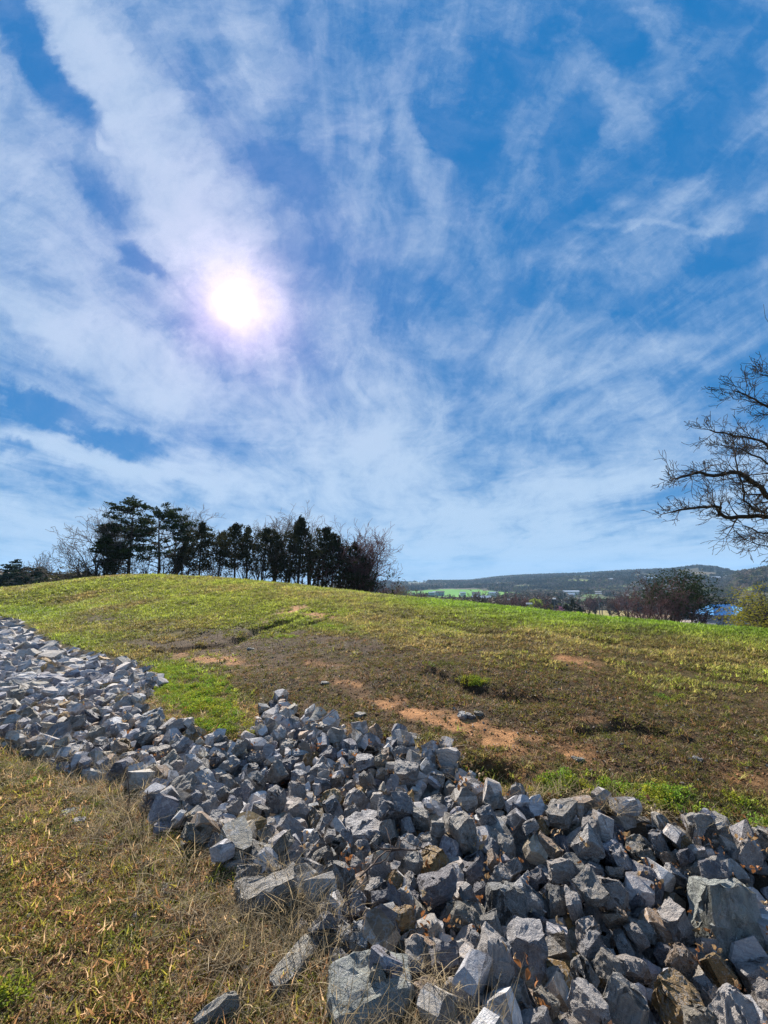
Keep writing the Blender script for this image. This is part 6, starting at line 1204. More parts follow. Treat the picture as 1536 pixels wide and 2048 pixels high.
cedar_tree(664,1064,60,'dark cedar second from the purple bare tree',G1,.17,29,n=140,point=.7)
cedar_tree(684,1078,61,'low reddish-brown cedar against the purple bare tree',G1,.2,291,n=120,point=.6)
bare_tree(722,1062,60,'bare purple-brown tree rounding off the right end of the grove',G1,.42,30,M_PURPLE,kids=(16,7,6,5),trunk=.24,lean=(-.02,0))
cedar_tree(712,1082,58,'rightmost cedar standing before the purple bare tree',G1,.24,31,n=170,point=.8,low=.2)
bush(736,1150,57,'dark bush at the right foot of the grove',G1,1.0,32,n=90)
ORD = ['first','second','third','fourth','fifth','sixth','seventh','eighth','ninth','tenth','eleventh','twelfth','thirteenth']
r_ = random.Random(77)
for k in range(11):          # thin understorey stems
    px_t = 285 + k * 40 + r_.uniform(-12, 12)
    bare_tree(px_t, r_.uniform(1085, 1118), r_.uniform(57, 66), 'thin leafless sapling, %s from the left among the grove trunks' % ORD[k], 'saplings under the dark grove', .5, 200 + k, M_BARK, 'sapling', kids=(6, 4, 3, 3), trunk=.2, lev=3)
r_ = random.Random(78)
for k in range(13):
    px_t = 300 + k * 34 + r_.uniform(-14, 14)
    bush(px_t, r_.uniform(1136, 1150) + max(0, px_t - 420) * .12, r_.uniform(60, 68), 'low dark undergrowth bush, %s from the left at the grove foot' % ORD[k], 'bushes under the dark grove', 1.5, 300 + k, n=34, dens=12)
G2 = 'trees on the skyline left of the grove'
pine_tree(14,1130,95,'blue-green pine cut by the left edge of the picture',G2,.42,40,M_BLUEPINE,crown0=.05,dens=20,size=.3)
pine_tree(52,1132,92,'bushy blue-green pine with upswept tips near the left edge',G2,.5,41,M_BLUEPINE,crown0=.03,dens=22,size=.3)
bare_tree(80,1122,110,'pale leafless tree showing above the left pines',G2,.5,42,M_GREYT,kids=(8,5,4,3))
bush(100,1140,92,'dark rounded evergreen beside the bushy left pine',G2,1.2,43,M_BLUEPINE,n=110,size=.3,nm='evergreen')
bush(122,1134,88,'brown-black thicket left of the wide bare tree',G2,1.2,44,n=110,size=.28,nm='thicket')
bush(146,1128,84,'olive budding tree left of the dark bush',G2,1.0,45,M_OLIVE,n=75,size=.2,nm='budding_tree',cat='tree')
bush(72,1142,99,'low dark green evergreen between the left pines',G2,1.4,46,M_BLUEPINE,n=90,size=.3,nm='evergreen')
bush(168,1144,80,'small leafy thicket right at the edge of the dark bush',G2,1.1,47,n=80,size=.22,nm='thicket')

# -- the big bare tree whose branches reach in from the right
T = Vector((13.6, 11.5, 0)); T.z = float(ground_z(T.x, T.y)[0]) - .1
o = tag(empty('oak_tree', T), 'large bare tree reaching in from the right edge with long crooked limbs', 'tree'); w = Wood(); fine = Wood(); r = random.Random(61)
tr = path(r, Vector((0, 0, 0)), Vector((0, 0, 1)), 6.0, 6, .04, .02); w.limb(tr, [.34, .31, .28, .26, .24, .22, .19], 10)
def tw(px, py, d):            # a limb's way-point seen in that direction, relative to the trunk's foot
    a, b, c = ray(px, py); return Vector((a / b * d, d, EYE + c / b * d)) - T
PO = dict(kids=[5, 5, 5, 3, 3], ang=[.75, .7, .7, .7, .7], len=[.60, .60, .62, .6, .55], wob=.065, trop=.035, rmin=.0055, t0=[.15, .15, .12, .1, .1])
LIMBS = [   # way-points (px, py, distance), start radius
 ([(1640,1010,11.6),(1560,1010,11.2),(1520,975,11.0),(1478,947,10.8),(1432,950,10.6),(1392,946,10.4),(1352,958,10.2)], .085),
 ([(1640,1045,11.6),(1560,1035,11.4),(1500,1032,11.2),(1452,1037,11.0),(1440,1015,10.8),(1400,1014,10.6),(1345,1024,10.4)], .075),
 ([(1640,830,11.8),(1570,830,11.6),(1530,810,11.6),(1500,795,11.5),(1470,782,11.4)], .045),
 ([(1640,930,11.8),(1560,905,11.6),(1520,882,11.4),(1470,872,11.2),(1420,860,11.0)], .050),
 ([(1640,1080,11.5),(1580,1062,11.4),(1530,1066,11.2),(1490,1052,11.1)], .035),
 ([(1560,1010,11.2),(1515,1022,10.6),(1490,1000,10.4),(1478,950,10.3),(1470,905,10.2)], .030),
 ([(1640,960,12.0),(1570,950,12.2),(1520,915,12.3),(1480,900,12.4),(1440,890,12.4)], .035),
 ([(1640,1130,11.5),(1590,1100,11.4),(1545,1092,11.3),(1505,1085,11.3)], .022),
 ([(1640,780,12),(1590,770,12),(1550,757,12),(1520,748,12)], .030),
]
for pts_, rad in LIMBS:
    P_ = [tw(*q) for q in pts_]
    st = min(tr, key=lambda q: (q - P_[0]).length); P_ = [st] + P_
    Q_ = []                     # smooth and roughen
    for i in range(len(P_) - 1):
        for k in range(3):
            t = k / 3; a = P_[max(i - 1, 0)]; b = P_[i]; c = P_[i + 1]; d = P_[min(i + 2, len(P_) - 1)]
            Q_.append(.5 * ((2 * b) + (c - a) * t + (2 * a - 5 * b + 4 * c - d) * t * t + (-a + 3 * b - 3 * c + d) * t ** 3) + Vector((r.gauss(0, .02), r.gauss(0, .03), r.gauss(0, .02))))
    Q_.append(P_[-1]); n = len(Q_)
    w.limb(Q_, [rad * (1 - .82 * i / n) + .006 for i in range(n)], 7)
    for i in range(4, n):
        for c in range(2 if i % 3 else 1):
            base = (Q_[i] - Q_[i - 1]).normalized(); ax = base.orthogonal().normalized(); ax = Matrix.Rotation(r.uniform(0, 6.283), 3, base) @ ax; a = r.uniform(.5, 1.1)
            nd = base * math.cos(a) + ax * math.sin(a); nd.y *= .8
            grow(w, fine, r, Q_[i], nd, r.uniform(.35, .85) * (1 - .42 * i / n), rad * (1 - .8 * i / n) * .45, 2, 4, PO)
    grow(w, fine, r, Q_[-1], Q_[-1] - Q_[-2], .42, rad * .2, 2, 5, PO)
# the part of the crown outside the picture
for c in range(12):
    a = r.uniform(-1.3, 1.5); grow(w, fine, r, tr[-1 - c % 3], Vector((math.cos(a), math.sin(a), r.uniform(.4, 1.6))), r.uniform(2.6, 4.2), .12, 1, 3, dict(PO, kids=[5, 4, 3, 2]))
add('trunk', w.mesh('trunk', M_BARK), o); add('crown', fine.mesh('crown', M_BARK), o)
print('oak', len(w.F), len(fine.F))

# ---------------------------------------------------------------- the valley beyond
G3 = 'separate trees and bushes beyond the mound'
def clump_tree(px, top, dist, label, m, width=.8, seed=1, n=60, size=None, group=G3, nm='leafy_tree', cat='tree', low=.2, dens=12):
    """round-headed tree: trunk, limbs and a broken crown of leaf clumps"""
    x, y, z = base_at(px, dist); H = height_for(px, top, dist); r = random.Random(seed); o = tag(empty(nm, (x, y, z)), label, cat, group)
    w = Wood(); V = []; Fc = []; S = []; size = size or max(.22, dist * .0022)
    pts = path(r, Vector((0, 0, 0)), Vector((0, 0, 1)), H * .7, 5, .05, .02); w.limb(pts, [H * .02 * (1 - .13 * i) for i in range(6)], 6)
    for k in range(n):
        a = r.uniform(0, 6.28); e = math.asin(r.uniform(-.55, 1)); rr = r.uniform(.5, 1.05); lob = 1 + .18 * math.sin(3 * a + seed) 
        c = Vector((math.cos(a) * math.cos(e) * width * H * .5 * rr * lob, math.sin(a) * math.cos(e) * width * H * .5 * rr * lob, H * (low + (1 - low) * (.5 + .48 * math.sin(e) * rr))))
        if k % 4 == 0: w.limb([pts[3], pts[3].lerp(c, .5) + Vector((0, 0, H * .03)), c], [H * .008, H * .005, H * .002], 3)
        clump(V, Fc, S, r, c, H * .085, dens, size, .8)
    add('trunk', w.mesh('trunk', M_BARK), o); add('crown', crown_mesh('crown', V, Fc, S, m), o); return o
clump_tree(1070,1197,250,'bright yellow-green tree just coming into leaf beyond the crest',M_SPRING,.62,401,n=150,dens=18)
clump_tree(1118,1214,240,'small pink flowering tree beside the dark conifers',M_PINK,1.0,402,n=70)
clump_tree(941,1204,230,'small round olive-green tree right behind the crest of the mound',M_OLIVE,1.2,403,n=40)
cedar_tree(1141,1199,200,'dark conifer beside the pink flowering tree',G3,.32,404,size=.4,n=120,low=.08)
cedar_tree(1128,1208,195,'shorter dark conifer before the pink flowering tree',G3,.4,405,size=.4,n=100,low=.05)
cedar_tree(1156,1213,198,'squat dark conifer at the edge of the tan ball field',G3,.42,406,size=.4,n=100,low=.05)
# pine with wide crown and the purple thicket before it
clump_tree(1350,1139,88,'big dark pine with a domed crown above the purple bare thicket',M_PINE,.98,410,n=230,low=.30,dens=16,nm='pine_tree',size=.3)
clump_tree(1378,1172,90,'second dark pine leaning right behind the big one',M_PINE,.6,411,n=90,low=.30,dens=16,nm='pine_tree',size=.3)
for k, (px_t, tp, wd, lb) in enumerate([(1262,1176,1.1,'leftmost purple bare shrub tree below the big pine'),(1290,1164,1.0,'purple bare tree with a fan of stems left of the big pine'),(1312,1172,.9,'middle purple bare tree close to the big pine'),(1338,1192,.7,'purple bare tree in front of the big pine trunk'),(1390,1200,.7,'thin bare tree right of the big pine')]):
    bare_tree(px_t, tp, 84 + k, lb, G3, wd, 420 + k, M_PURPLE, kids=(9,5,4,3), trunk=.12, nm='bare_tree', P0=1.0)
clump_tree(1522,1166,60,'tall yellow-green willow at the right edge of the picture',M_WILLOW,1.1,430,n=300,size=.17,nm='willow_tree',low=.02,dens=12)
clump_tree(1508,1204,64,'rounded yellow-green willow beside the blue roof',M_WILLOW,.9,431,n=170,size=.17,nm='willow_tree',low=.02,dens=10)
clump_tree(1556,1180,58,'willow cut off by the right edge of the picture',M_WILLOW,1.2,432,n=120,size=.17,nm='willow_tree',low=.02,dens=10)
bush(1436,1246,66,'olive shrub on the crest in front of the blue-roofed house',G3,1.3,433,M_OLIVE,n=50,size=.14,loose=.6)
bush(1502,1240,62,'brown-olive shrub on the crest under the willows',G3,2.0,434,M_OLIVE,n=70,size=.14,loose=.6)
# line of bare trees just below the crest
HEDGE = [(770,1170,120,3),(790,1172,125,0),(806,1176,130,2),(822,1178,132,0),(838,1186,150,3),(856,1192,170,2),(872,1196,180,1),(893,1198,190,3),(912,1198,200,1),(930,1196,210,1),(965,1192,205,4),(985,1194,200,4),(1006,1194,210,3),(1024,1192,215,3),(1042,1200,215,3),(1088,1196,235,3),(1100,1204,230,0),(1172,1192,330,3),(1186,1196,340,4),(1214,1198,340,4),(1232,1194,345,3)]
NAMES = {0:'greenish half-leafed',1:'dark evergreen',2:'pale grey leafless',3:'purple-grey leafless',4:'brown leafless'}
cnts = {}
for k, (px_t, tp, ds, kd) in enumerate(HEDGE):
    cnts[kd] = cnts.get(kd, 0) + 1
    lb = '%s tree below the crest, %s of its kind counting from the grove' % (NAMES[kd], ORD[cnts[kd] - 1])
    if kd in (2, 3, 4): bare_tree(px_t, tp, ds, lb, 'row of trees showing over the crest', .9, 450 + k, {2: M_GREYT, 3: M_PURPLE, 4: M_TWIG}[kd], kids=(10,5,4,3), trunk=.2)
    elif kd == 1: clump_tree(px_t, tp, ds, lb, M_CEDAR, 1.1, 450 + k, n=50, group='row of trees showing over the crest', nm='evergreen_tree')
    else: clump_tree(px_t, tp, ds, lb, M_OLIVE, .9, 450 + k, n=50, group='row of trees showing over the crest')
# -- the woods that cover the valley and ridges
def wood_shape(name, seed, kind):
    r = random.Random(seed); V = []; Fc = []; S = []
    if kind == 'round':
        for k in range(15):
            a = r.uniform(0, 6.28); e = math.asin(r.uniform(-.4, 1)); c = Vector((math.cos(a) * math.cos(e) * .36, math.sin(a) * math.cos(e) * .36, .55 + .36 * math.sin(e))); clump(V, Fc, S, r, c, .17, 14, .13, .8)
    elif kind == 'twiggy':
        for k in range(12):
            a = r.uniform(0, 6.28); e = math.asin(r.uniform(-.5, 1)); c = Vector((math.cos(a) * math.cos(e) * .34, math.sin(a) * math.cos(e) * .34, .55 + .38 * math.sin(e))); clump(V, Fc, S, r, c, .2, 16, .085, .9)
        for k in range(3): b0 = len(V); V += [(.02 * k, 0, 0), (.03 + .02 * k, .02, 0), (.1 * k - .1, .05, .8)]; Fc.append((b0, b0 + 1, b0 + 2)); S += [0, 0, 0]
    else:
        for k in range(20):
            u = r.random(); a = r.uniform(0, 6.28); R_ = .26 * (1 - u) + .03; clump(V, Fc, S, r, Vector((math.cos(a) * R_, math.sin(a) * R_, .08 + .86 * u)), .09, 12, .10, .9, .3)
    me = mesh_np(name, V, Fc, False, [M_WOODS]); at = me.attributes.new('tone', 'FLOAT', 'POINT'); at.data.foreach_set('value', np.array(S, np.float32))
    o = bpy.data.objects.new(name, me); SHAPES.objects.link(o); return o
M_WOODS = cover_mat('woods', .2)
WS = [wood_shape('round_crown', 1, 'round'), wood_shape('round_crown', 2, 'round'), wood_shape('leafless_crown', 3, 'twiggy'), wood_shape('leafless_crown', 4, 'twiggy'), wood_shape('conifer', 5, 'cone')]
rw = np.random.RandomState(21); n = 130000
lr = rw.rand(n); r = np.exp(math.log(150) + lr ** .62 * (math.log(3900) - math.log(150))); a = np.radians(rw.uniform(-50, 50, n))
x, y = r * np.sin(a), r * np.cos(a); z = ground_z(x, y); px, py, d = project(x, y, z)
k = (px > 700) & (px < 1600) & (py > 1118) & (r > np.interp(px, [700, 1000, 1250, 1560], [170, 260, 470, 260]))
k |= (px > -80) & (px < 190) & (r > 260) & (r < 420)
x, y, z, px, py, r = (v[k] for v in (x, y, z, px, py, r))
fm = field_mask(px, py, r).astype(bool) & (px > 600)
open_ = (fbm(x / 140, y / 90, 3, 55) > .585) & (r > 500) & (r < 2600)
fm2 = np.zeros(len(px), bool)
for cx, cy, rx, ry, c in FIELDS:       # keep the woods in front from standing over the fields
    fm2 |= (((px - cx) / rx) ** 2 < 1) & (py > cy) & (py - 9.5 * F / np.maximum(r, 1) < cy + ry * .55) & (rw.rand(len(px)) < .93)
house_view = (px > 1395) & (px < 1500) & (r < 330)
k = ~fm & ~fm2 & ~open_ & ~house_view; x, y, z, px, py, r = (v[k] for v in (x, y, z, px, py, r)); n = len(x)
kindn = fbm(x / 120, y / 120, 3, 66) + rw.normal(0, .09, n)
choice = np.select([kindn < .43, kindn < .60], [4, 2], 0) + 0
choice = np.where(choice == 2, 2 + rw.randint(0, 2, n), np.where(choice == 0, rw.randint(0, 2, n), 4))
pal_e = np.array([.030, .040, .020]); pal_b = np.array([[.090, .070, .062], [.105, .078, .072], [.075, .06, .05], [.13, .11, .095]])[rw.randint(0, 4, n)]; pal_g = np.array([[.085, .095, .035], [.12, .12, .05], [.09, .075, .05], [.05, .06, .025]])[rw.randint(0, 4, n)]
tn = np.where((choice == 4)[:, None], pal_e[None], np.where((choice >= 2)[:, None], pal_b, pal_g)) * rw.uniform(.35, 1.15, (n, 1)) * (.55 + 1.1 * sstep(fbm(x / 260, y / 260, 3, 88), .35, .65))[:, None]
hs = rw.uniform(7, 13, n) * (1 + r / 9000)
scatter('distant_woods', np.stack([x, y, z - .5], 1), WS, choice, hs, tn, 'mixed leafless and evergreen woods covering the valley and the far ridges', 'woods', tilt=.05)
print('woods', n)

# ---------------------------------------------------------------- buildings far off
M_SIDING = plain('pale_boards', (.55, .53, .50)); M_PALEROOF = plain('pale_metal_roof', (.62, .62, .64), .5); M_BLUEROOF = plain('blue_metal_roof', (.06, .27, .58), .35, .5, .08, .4); M_DARK = plain('dark_roof', (.10, .09, .09)); M_PANE = plain('window_glass', (.05, .06, .08), .1, .6); M_WHITE = plain('white_trim', (.7, .7, .68)); M_GREYWALL = plain('porch_grey', (.30, .31, .35)); M_STEEL = plain('grey_steel', (.16, .15, .14)); M_HEAD = plain('lamp_shell', (.85, .85, .86), .3); M_BRICK = plain('reddish_boards', (.40, .33, .30)); M_TARMAC = plain('tarmac', (.06, .06, .065)); M_GLOSSWHITE = plain('glossy_white', (.8, .8, .8), .3, .6, .03)  # porch_grey is one even bluish grey for house and barn walls
def building(px, py, dist, W_, D_, H_, label, roof=M_PALEROOF, cladding=M_SIDING, rz=0.0, rise=.28, wins=4, nm='house', cat='house', group=None):
    """gabled building: each window and a door are parts"""
    a, b, c = ray(px, py); x = a / b * dist; z = EYE + c / b * dist - H_ * .5; zg = float(ground_z(x, dist)[0])
    z = max(z, zg - .2) if abs(z - zg) < 30 else z
    o = tag(empty(nm, (x, dist, zg - .3), rz), label, cat, group); h = max(H_ + (z - zg), H_)
    h = min(h, H_ + 6)
    m = MB(); m.box(-W_/2, W_/2, -D_/2, D_/2, 0, h); m.quad((-W_/2, -D_/2, h), (-W_/2, D_/2, h), (-W_/2, 0, h + D_ * rise)); m.quad((W_/2, -D_/2, h), (W_/2, 0, h + D_ * rise), (W_/2, D_/2, h)); m.build('walls', cladding, o)
    e = .5; m = MB()
    for s in (-1, 1):
        y0 = s * (D_ / 2 + e); z0 = h - e * rise * 2 + .05; z1 = h + D_ * rise + .08
        m.quad((-W_/2 - e, y0, z0), (W_/2 + e, y0, z0), (W_/2 + e, 0, z1), (-W_/2 - e, 0, z1)); m.quad((-W_/2 - e, y0, z0 + .2), (W_/2 + e, y0, z0 + .2), (W_/2 + e, 0, z1 + .2), (-W_/2 - e, 0, z1 + .2))
        m.quad((-W_/2 - e, y0, z0), (W_/2 + e, y0, z0), (W_/2 + e, y0, z0 + .2), (-W_/2 - e, y0, z0 + .2))
        for q in (-1, 1): m.quad((q * (W_/2 + e), y0, z0), (q * (W_/2 + e), 0, z1), (q * (W_/2 + e), 0, z1 + .2), (q * (W_/2 + e), y0, z0 + .2))
    m.build('roof', roof, o)
    for k in range(wins):
        xw = -W_/2 + W_ * (k + .5) / wins; f = MB()
        if k == wins // 2 and nm == 'house': f.box(xw - .6, xw + .6, -D_/2 - .06, -D_/2 - .003, h - 2.6, h - .3); f.build('door', M_DARK, o)
        else: f.box(xw - .8, xw + .8, -D_/2 - .05, -D_/2 - .003, h - 2.0, h - .7); f.build('window', M_PANE, o)
    return o
FAR = [
 (952,1181,1000,26,12,4,'dark farmhouse with trees around it on the green pasture',M_DARK,M_SIDING,'house'),
 (962,1197,650,40,14,4,'long grey-roofed barn on the bare patch below the pasture',M_PALEROOF,M_GREYWALL,'barn'),
 (986,1180,1050,34,14,4,'white-roofed building at the right end of the green pasture',M_PALEROOF,M_SIDING,'barn'),
 (872,1181,1150,24,12,4,'white house with a dark tree at the far edge of the pasture',M_PALEROOF,M_SIDING,'house'),
 (880,1182,1140,30,14,5,'dark low barn beside the white house on the pasture',M_DARK,M_GREYWALL,'barn'),
 (925,1181,1100,20,10,4,'small white shed in the middle of the pasture top',M_PALEROOF,M_SIDING,'shed'),
 (862,1184,1120,18,10,4,'smallest pale building left of the white pasture house',M_PALEROOF,M_GREYWALL,'shed'),
 (1130,1173,1150,50,18,5,'left half of the long white building in the dark woods',M_PALEROOF,M_SIDING,'warehouse'),
 (1147,1174,1180,36,16,5,'right half of the long white building in the dark woods',M_PALEROOF,M_SIDING,'warehouse'),
 (1141,1156,2100,34,16,6,'tiny pale farm building on the upper pasture of the ridge',M_PALEROOF,M_SIDING,'barn'),
 (1299,1153,1500,70,30,7,'long pale factory behind the big pine',M_PALEROOF,M_SIDING,'factory'),
 (1429,1157,1400,46,20,7,'white building at the left of the row under the ridge',M_PALEROOF,M_SIDING,'warehouse'),
 (1445,1158,1420,34,20,6,'second pale building of the row under the ridge',M_DARK,M_BRICK,'warehouse'),
 (1459,1157,1440,36,20,8,'third pale building of the row under the ridge',M_PALEROOF,M_SIDING,'warehouse'),
 (1475,1156,1460,26,18,6,'small pale building near the right end of the row under the ridge',M_PALEROOF,M_SIDING,'warehouse'),
 (1487,1158,1440,24,14,6,'last reddish building of the row under the ridge',M_DARK,M_BRICK,'warehouse'),
 (1397,1158,1450,14,12,8,'narrow white block left of the row under the ridge',M_PALEROOF,M_SIDING,'warehouse'),
 (1472,1196,330,17,9,2.8,'tan-roofed house above the willows, left of the pale one',M_BRICK,M_SIDING,'house'),
 (1500,1189,360,20,10,2.8,'grey-roofed house above the willows near the right edge',M_PALEROOF,M_GREYWALL,'house'),
 (1048,1149,2900,22,12,6,'tiny white building alone on the far ridge line',M_PALEROOF,M_SIDING,'house'),
 (1222,1154,1500,26,12,5,'pale building left in the woods under the ridge',M_PALEROOF,M_SIDING,'house'),
 (1140,1178,900,22,12,4,'small house in the woods below the long white building',M_PALEROOF,M_SIDING,'house'),
]
for k, (px_, py_, ds, a_, b_, h_, lb, rf, wl, nm) in enumerate(FAR):
    building(px_, py_, ds, a_ * .72, b_ * .7, h_ * .8, lb, rf, wl, (-.25, .1, .3, -.1)[k % 4], nm=nm, cat=nm, wins=4)
# the blue-roofed house: hipped main roof, a front gable, porch
a, b, c = ray(1447, 1243); ds = 150; X0 = a / b * ds; zg = float(ground_z(X0, ds)[0])
zb = EYE + c / b * ds
mnd = MB()
o = tag(empty('house', (X0, ds, min(zg, zb)), .12), 'house with a bright blue metal roof on pale gravel beside the willows', 'house')
h = max(zb - min(zg, zb), 0) + 2.5; z0 = 0
m = MB(); m.box(-7.2, 6.6, -4.5, 4.5, 0, h); m.quad((-.5, -4.6, h), (6.0, -4.6, h), (2.7, -4.6, h + 2.2)); m.build('walls', M_GREYWALL, o)
m = MB(); m.quad((-8.2, -5.4, h), (7.6, -5.4, h), (4.2, 0, h + 3.2), (-3.8, 0, h + 3.2)); m.quad((7.6, -5.4, h), (7.6, 5.4, h), (4.2, 0, h + 3.2)); m.quad((7.6, 5.4, h), (-8.2, 5.4, h), (-3.8, 0, h + 3.2), (4.2, 0, h + 3.2)); m.quad((-8.2, 5.4, h), (-8.2, -5.4, h), (-3.8, 0, h + 3.2)); m.quad((-8.2, -5.4, h - .01), (-8.2, 5.4, h - .01), (7.6, 5.4, h - .01), (7.6, -5.4, h - .01))
rf = m.build('roof', M_BLUEROOF, o)
m = MB(); m.quad((-1.2, -6.2, h - .25), (2.7, -6.2, h + 2.5), (2.7, -1.2, h + 2.5), (-1.2, -4.2, h + .2)); m.quad((6.6, -6.2, h - .25), (6.6, -4.2, h + .2), (2.7, -1.2, h + 2.5), (2.7, -6.2, h + 2.5)); m.build('gable', M_BLUEROOF, rf)
m = MB(); m.tube((2.7, -6.22, h + 2.52), (6.7, -6.22, h - .25), .13, .13); m.tube((2.7, -6.22, h + 2.52), (-1.3, -6.22, h - .25), .10, .10); m.build('fascia', M_DARK, rf)
for xw in (-5.8, -3.6, .8): f = MB(); f.box(xw - .6, xw + .6, -4.58, -4.503, h - 1.8, h - .6); f.build('window', M_PANE, o)
f = MB(); f.box(2.1, 4.4, -4.62, -4.503, h - 2.4, h - .2); f.build('garage_door', M_WHITE, o)
for xw in (-1.0, 6.4): f = MB(); f.tube((xw, -5.9, 0), (xw, -5.9, h), .12, .12); f.build('porch_post', M_WHITE, o)
# floodlight poles of the ball field
def pole(px, py_top, py_foot, ds, n, label, span=3.0):
    a, b, c = ray(px, py_top); x = a / b * ds; zt = EYE + c / b * ds; zg = float(ground_z(x, ds)[0]); Hh = max(zt - zg, 6)
    o = tag(empty('floodlight_pole', (x, ds, zg)), label, 'light pole', 'floodlight poles of the ball field')
    m = MB(); m.tube((0, 0, 0), (0, 0, Hh), .34, .22, 8); m.build('pole', M_STEEL, o)
    m = MB(); m.box(-span / 2, span / 2, -.08, .08, Hh - .15, Hh + .02)
    if n > 4: m.box(-span / 2, span / 2, -.08, .08, Hh - 1.35, Hh - 1.2)
    m.build('crossarm', M_STEEL, o); rows = 2 if n > 4 else 1; per = n // rows
    for q in range(rows):
        for k in range(per):
            xx = -span / 2 + span * (k + .5) / per; hz = Hh - 1.2 * q; f = MB(); f.box(xx - span / per * .36, xx + span / per * .36, -.50, -.09, hz - .35, hz + .35); f.build('floodlight', M_HEAD, o)
pole(1017,1199,1215,235,2,'short light pole with one pale lamp above the brown trees',1.6)
pole(1058,1207,1225,200,4,'light pole with a row of white lamps beside the yellow-green tree',3.0)
pole(1108,1197,1228,215,3,'tall light pole with a single white lamp group over the conifers',1.6)
pole(1196,1183,1240,300,10,'tallest floodlight pole with two rows of lamps by the tan field',4.6)
pole(1290,1176,1210,330,4,'floodlight pole with four lamps seen through the purple thicket',3.4)
pole(1312,1192,1220,320,6,'floodlight pole with six lamps low in the purple thicket',3.6)
pole(1254,1190,1222,340,3,'floodlight pole left of the purple thicket',2.4)
a, b, c = ray(1201, 1207); ds = 120; x = a / b * ds; zg = float(ground_z(x, ds)[0]); zt = EYE + c / b * ds
o = tag(empty('utility_pole', (x, ds, zg)), 'plain grey utility pole standing before the tan ball field', 'utility pole')
m = MB(); m.tube((0, 0, 0), (.35, 0, zt - zg), .17, .12, 8); m.build('pole', M_STEEL, o)
m = MB(); m.box(-.55, 1.2, -.05, .05, zt - zg - .55, zt - zg - .42); m.build('crossarm', M_STEEL, o)
for q in (-.4, .35, 1.1): m = MB(); m.tube((q, 0, zt - zg - .42), (q, 0, zt - zg - .24), .05, .04, 6); m.build('insulator', M_WHITE, o)
# cars and vans parked by the field and the house
def vehicle(px, py, ds, label, rz, m_=M_GLOSSWHITE, L_=4.6):
    a, b, c = ray(px, py); x = a / b * ds; zg = float(ground_z(x, ds)[0]); o = tag(empty('parked_vehicle', (x, ds, zg), rz), label, 'vehicle', 'vehicles parked down in the valley')
    m = MB(); l = L_ / 2; P = [(-l, .35), (l, .35), (l, .8), (l * .62, .95), (l * .35, 1.42), (-l * .55, 1.45), (-l * .9, .98), (-l, .9)]
    k = len(P); m.v = [(p[0], -.85, p[1]) for p in P] + [(p[0], .85, p[1]) for p in P]; m.f = [tuple(range(k))[::-1], tuple(range(k, 2 * k))] + [(i, (i + 1) % k, k + (i + 1) % k, k + i) for i in range(k)]; m.build('body', m_, o)
    m = MB(); m.box(-l * .5, l * .3, -.87, .87, 1.0, 1.32); m.build('window', M_PANE, o)
    for sx in (-.6, .6):
        for sy in (-.8, .8): m = MB(); m.tube((sx * l, sy - .1, .33), (sx * l, sy + .1, .33), .33, .33, 10); m.build('wheel', M_TARMAC, o)
vehicle(1375,1226,170,'white sedan parked on the gravel left of the blue-roofed house',.2)
vehicle(1388,1227,175,'second white sedan on the gravel beside the blue-roofed house',-.1)
vehicle(1228,1216,345,'white sedan at the far side of the tan ball field',.5)

# ---------------------------------------------------------------- small things close by
M_CLOTH = plain('blue_plastic', (.02, .25, .5), .4)
def lying(px, py, w_px, seed, ck, label, squash=.55, yaw=0.3, lift=.2):
    x, y = on_plane(px, py, 0.05); z = float(ground_z(x, y)[0]); d = y; s = w_px / F * d
    x2, y2, z2 = x, y, z
    for _ in range(12):
        a, b, c = ray(px, py); y2 = (z2 - EYE) * b / c; x2 = a / b * y2; z2 = .5 * z2 + .5 * float(ground_z(x2, y2)[0])
    s = w_px / F * (y2 * CP + (z2 - EYE) * SP); o = add('stone', protos[seed], None, (x2, y2, z2 + s * squash * lift)); o.rotation_euler = (.1, .15, yaw); o.scale = (s, s * .8, s * squash); o.color = COLOURS[ck] + (1,)
    tag(o, label, 'rock', 'loose stones on the bare side of the mound')
lying(928,1434,26,3,'white','white stone beside a tan one on the bare soil',.6,.8)
lying(958,1430,22,9,'tan_pale','tan stone right beside the white one on the bare soil')
lying(942,1436,16,12,'slate','small dark stone between the white and tan ones')
lying(1156,1521,20,5,'bone','flat pale stone on the orange clay')
lying(1396,1520,18,8,'white','single whitish stone in the brown turf at the right')
lying(650,1368,14,2,'bone','pale stone high on the brown slope above the heap')
lying(722,1431,26,7,'grey_tan','grey-brown stone half buried above the heap',.6,1.0,0)
lying(826,1478,40,14,'blue','grey stone sunk in the bank above the channel edge',.5,.4,0)
lying(500,1300,14,4,'bone','small pale stone in the dark wash on the slope')
lying(150,1625,40,6,'bone','patch of pale flat stone lying in the near turf at left',.2,.4,0)
lying(160,1645,26,9,'grey','small grey stone in the near turf at left',.5)
lying(345,1775,36,5,'bone','thin bleached stone sliver in the near turf',.25,.5,0)
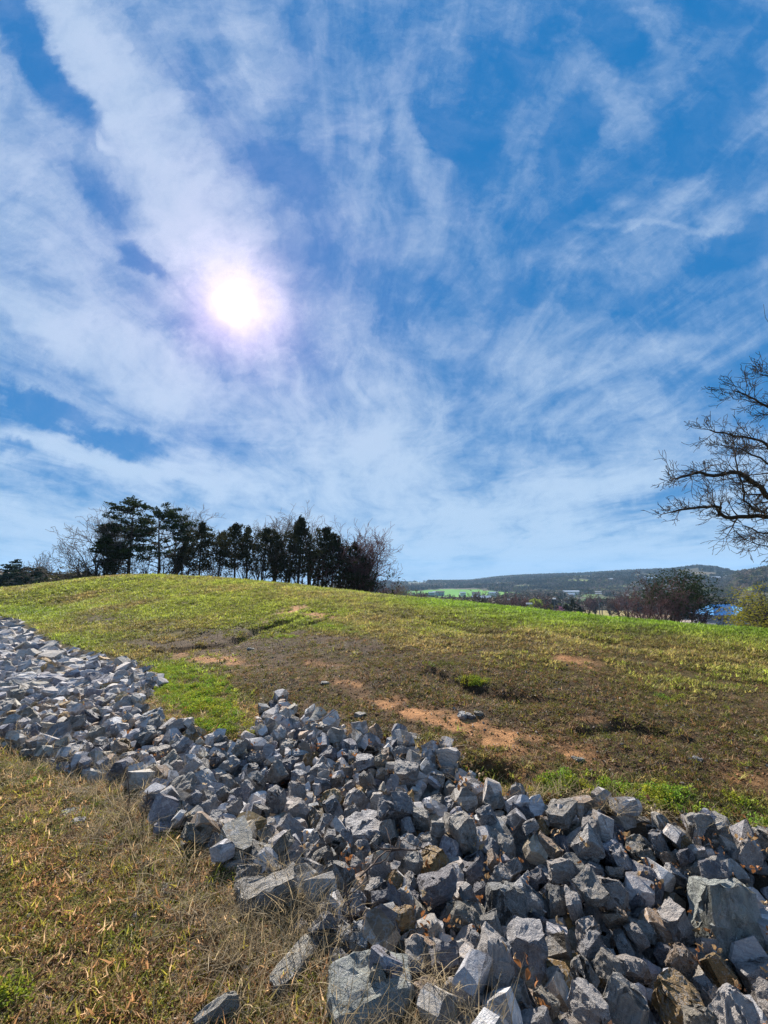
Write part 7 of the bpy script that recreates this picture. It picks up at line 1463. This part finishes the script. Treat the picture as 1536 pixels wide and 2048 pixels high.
# forked dead twigs lying over the stones
r = random.Random(31); 
TW = [((720,1745),(790,1660),'dead forked twig lying over the middle of the heap'),((760,1690),(870,1640),'longer crooked twig beside the wide blue-grey stone'),((610,1440),(660,1470),'short dead twig at the top of the heap')]
for (p0_, p1_, lb) in TW:
    x0, y0 = on_plane(*p0_, .08); x1, y1 = on_plane(*p1_, .08); A = Vector((x0, y0, .06)); B = Vector((x1, y1, .10)); w = Wood(); P_ = path(r, Vector((0, 0, 0)), B - A, (B - A).length, 7, .14, .0); w.limb(P_, [.006 * (1 - .08 * i) for i in range(8)], 5)
    for q in (2, 4, 5): w.limb(path(r, P_[q], (B - A) + Vector((r.gauss(0, .3), r.gauss(0, .3), r.uniform(0, .15))), .18, 4, .2, .02), [.004, .0035, .003, .002, .0015], 4)
    t_ = tag(empty('twig', A), lb, 'twig'); add('branch', w.mesh('branch', M_TWIG), t_)
# dark dead weed stalks on the near edge
for k, (px_t, py_t, hh, lb) in enumerate([(252,1625,.28,'dark dead weed stalk on the near edge left of the pyramid stone'),(282,1640,.20,'short dark leafy stalk beside the pyramid stone'),(700,1880,.25,'thin pale grass stalk in front of the leaning stones')]):
    x0, y0 = on_plane(px_t, py_t, 0); r = random.Random(90 + k); w = Wood(); P_ = path(r, Vector((0, 0, 0)), Vector((.2, 0, 1)), hh, 6, .12, .02); w.limb(P_, [.004] * 7, 4)
    for q in range(9): w.limb(path(r, P_[r.randint(1, 5)], Vector((r.gauss(0, 1), r.gauss(0, 1), .8)), .07, 3, .3, .0), [.003, .0025, .002, .001], 3)
    t_ = tag(empty('weed_stalk', (x0, y0, float(ground_z(x0, y0)[0]))), lb, 'plant'); add('stem', w.mesh('stem', M_TWIG), t_)

# ---------------------------------------------------------------- the air
m = bpy.data.materials.new('haze'); m.use_nodes = True; t = NT(m.node_tree); m.node_tree.nodes.clear()
v = t.add('ShaderNodeVolumePrincipled', ins={'Color': (0.40, 0.68, 1.0, 1), 'Density': 0.00010, 'Anisotropy': 0.0})
t.add('ShaderNodeOutputMaterial', ins={1: v.outputs[0]})
mb = MB(); lowest = float(gz.min()) - 1; mb.box(-9500, 9500, -9500, 9500, lowest, 420); air = mb.build('haze', m); tag(air, 'thin blue haze lying in the air over the valley', 'haze', kind='stuff')
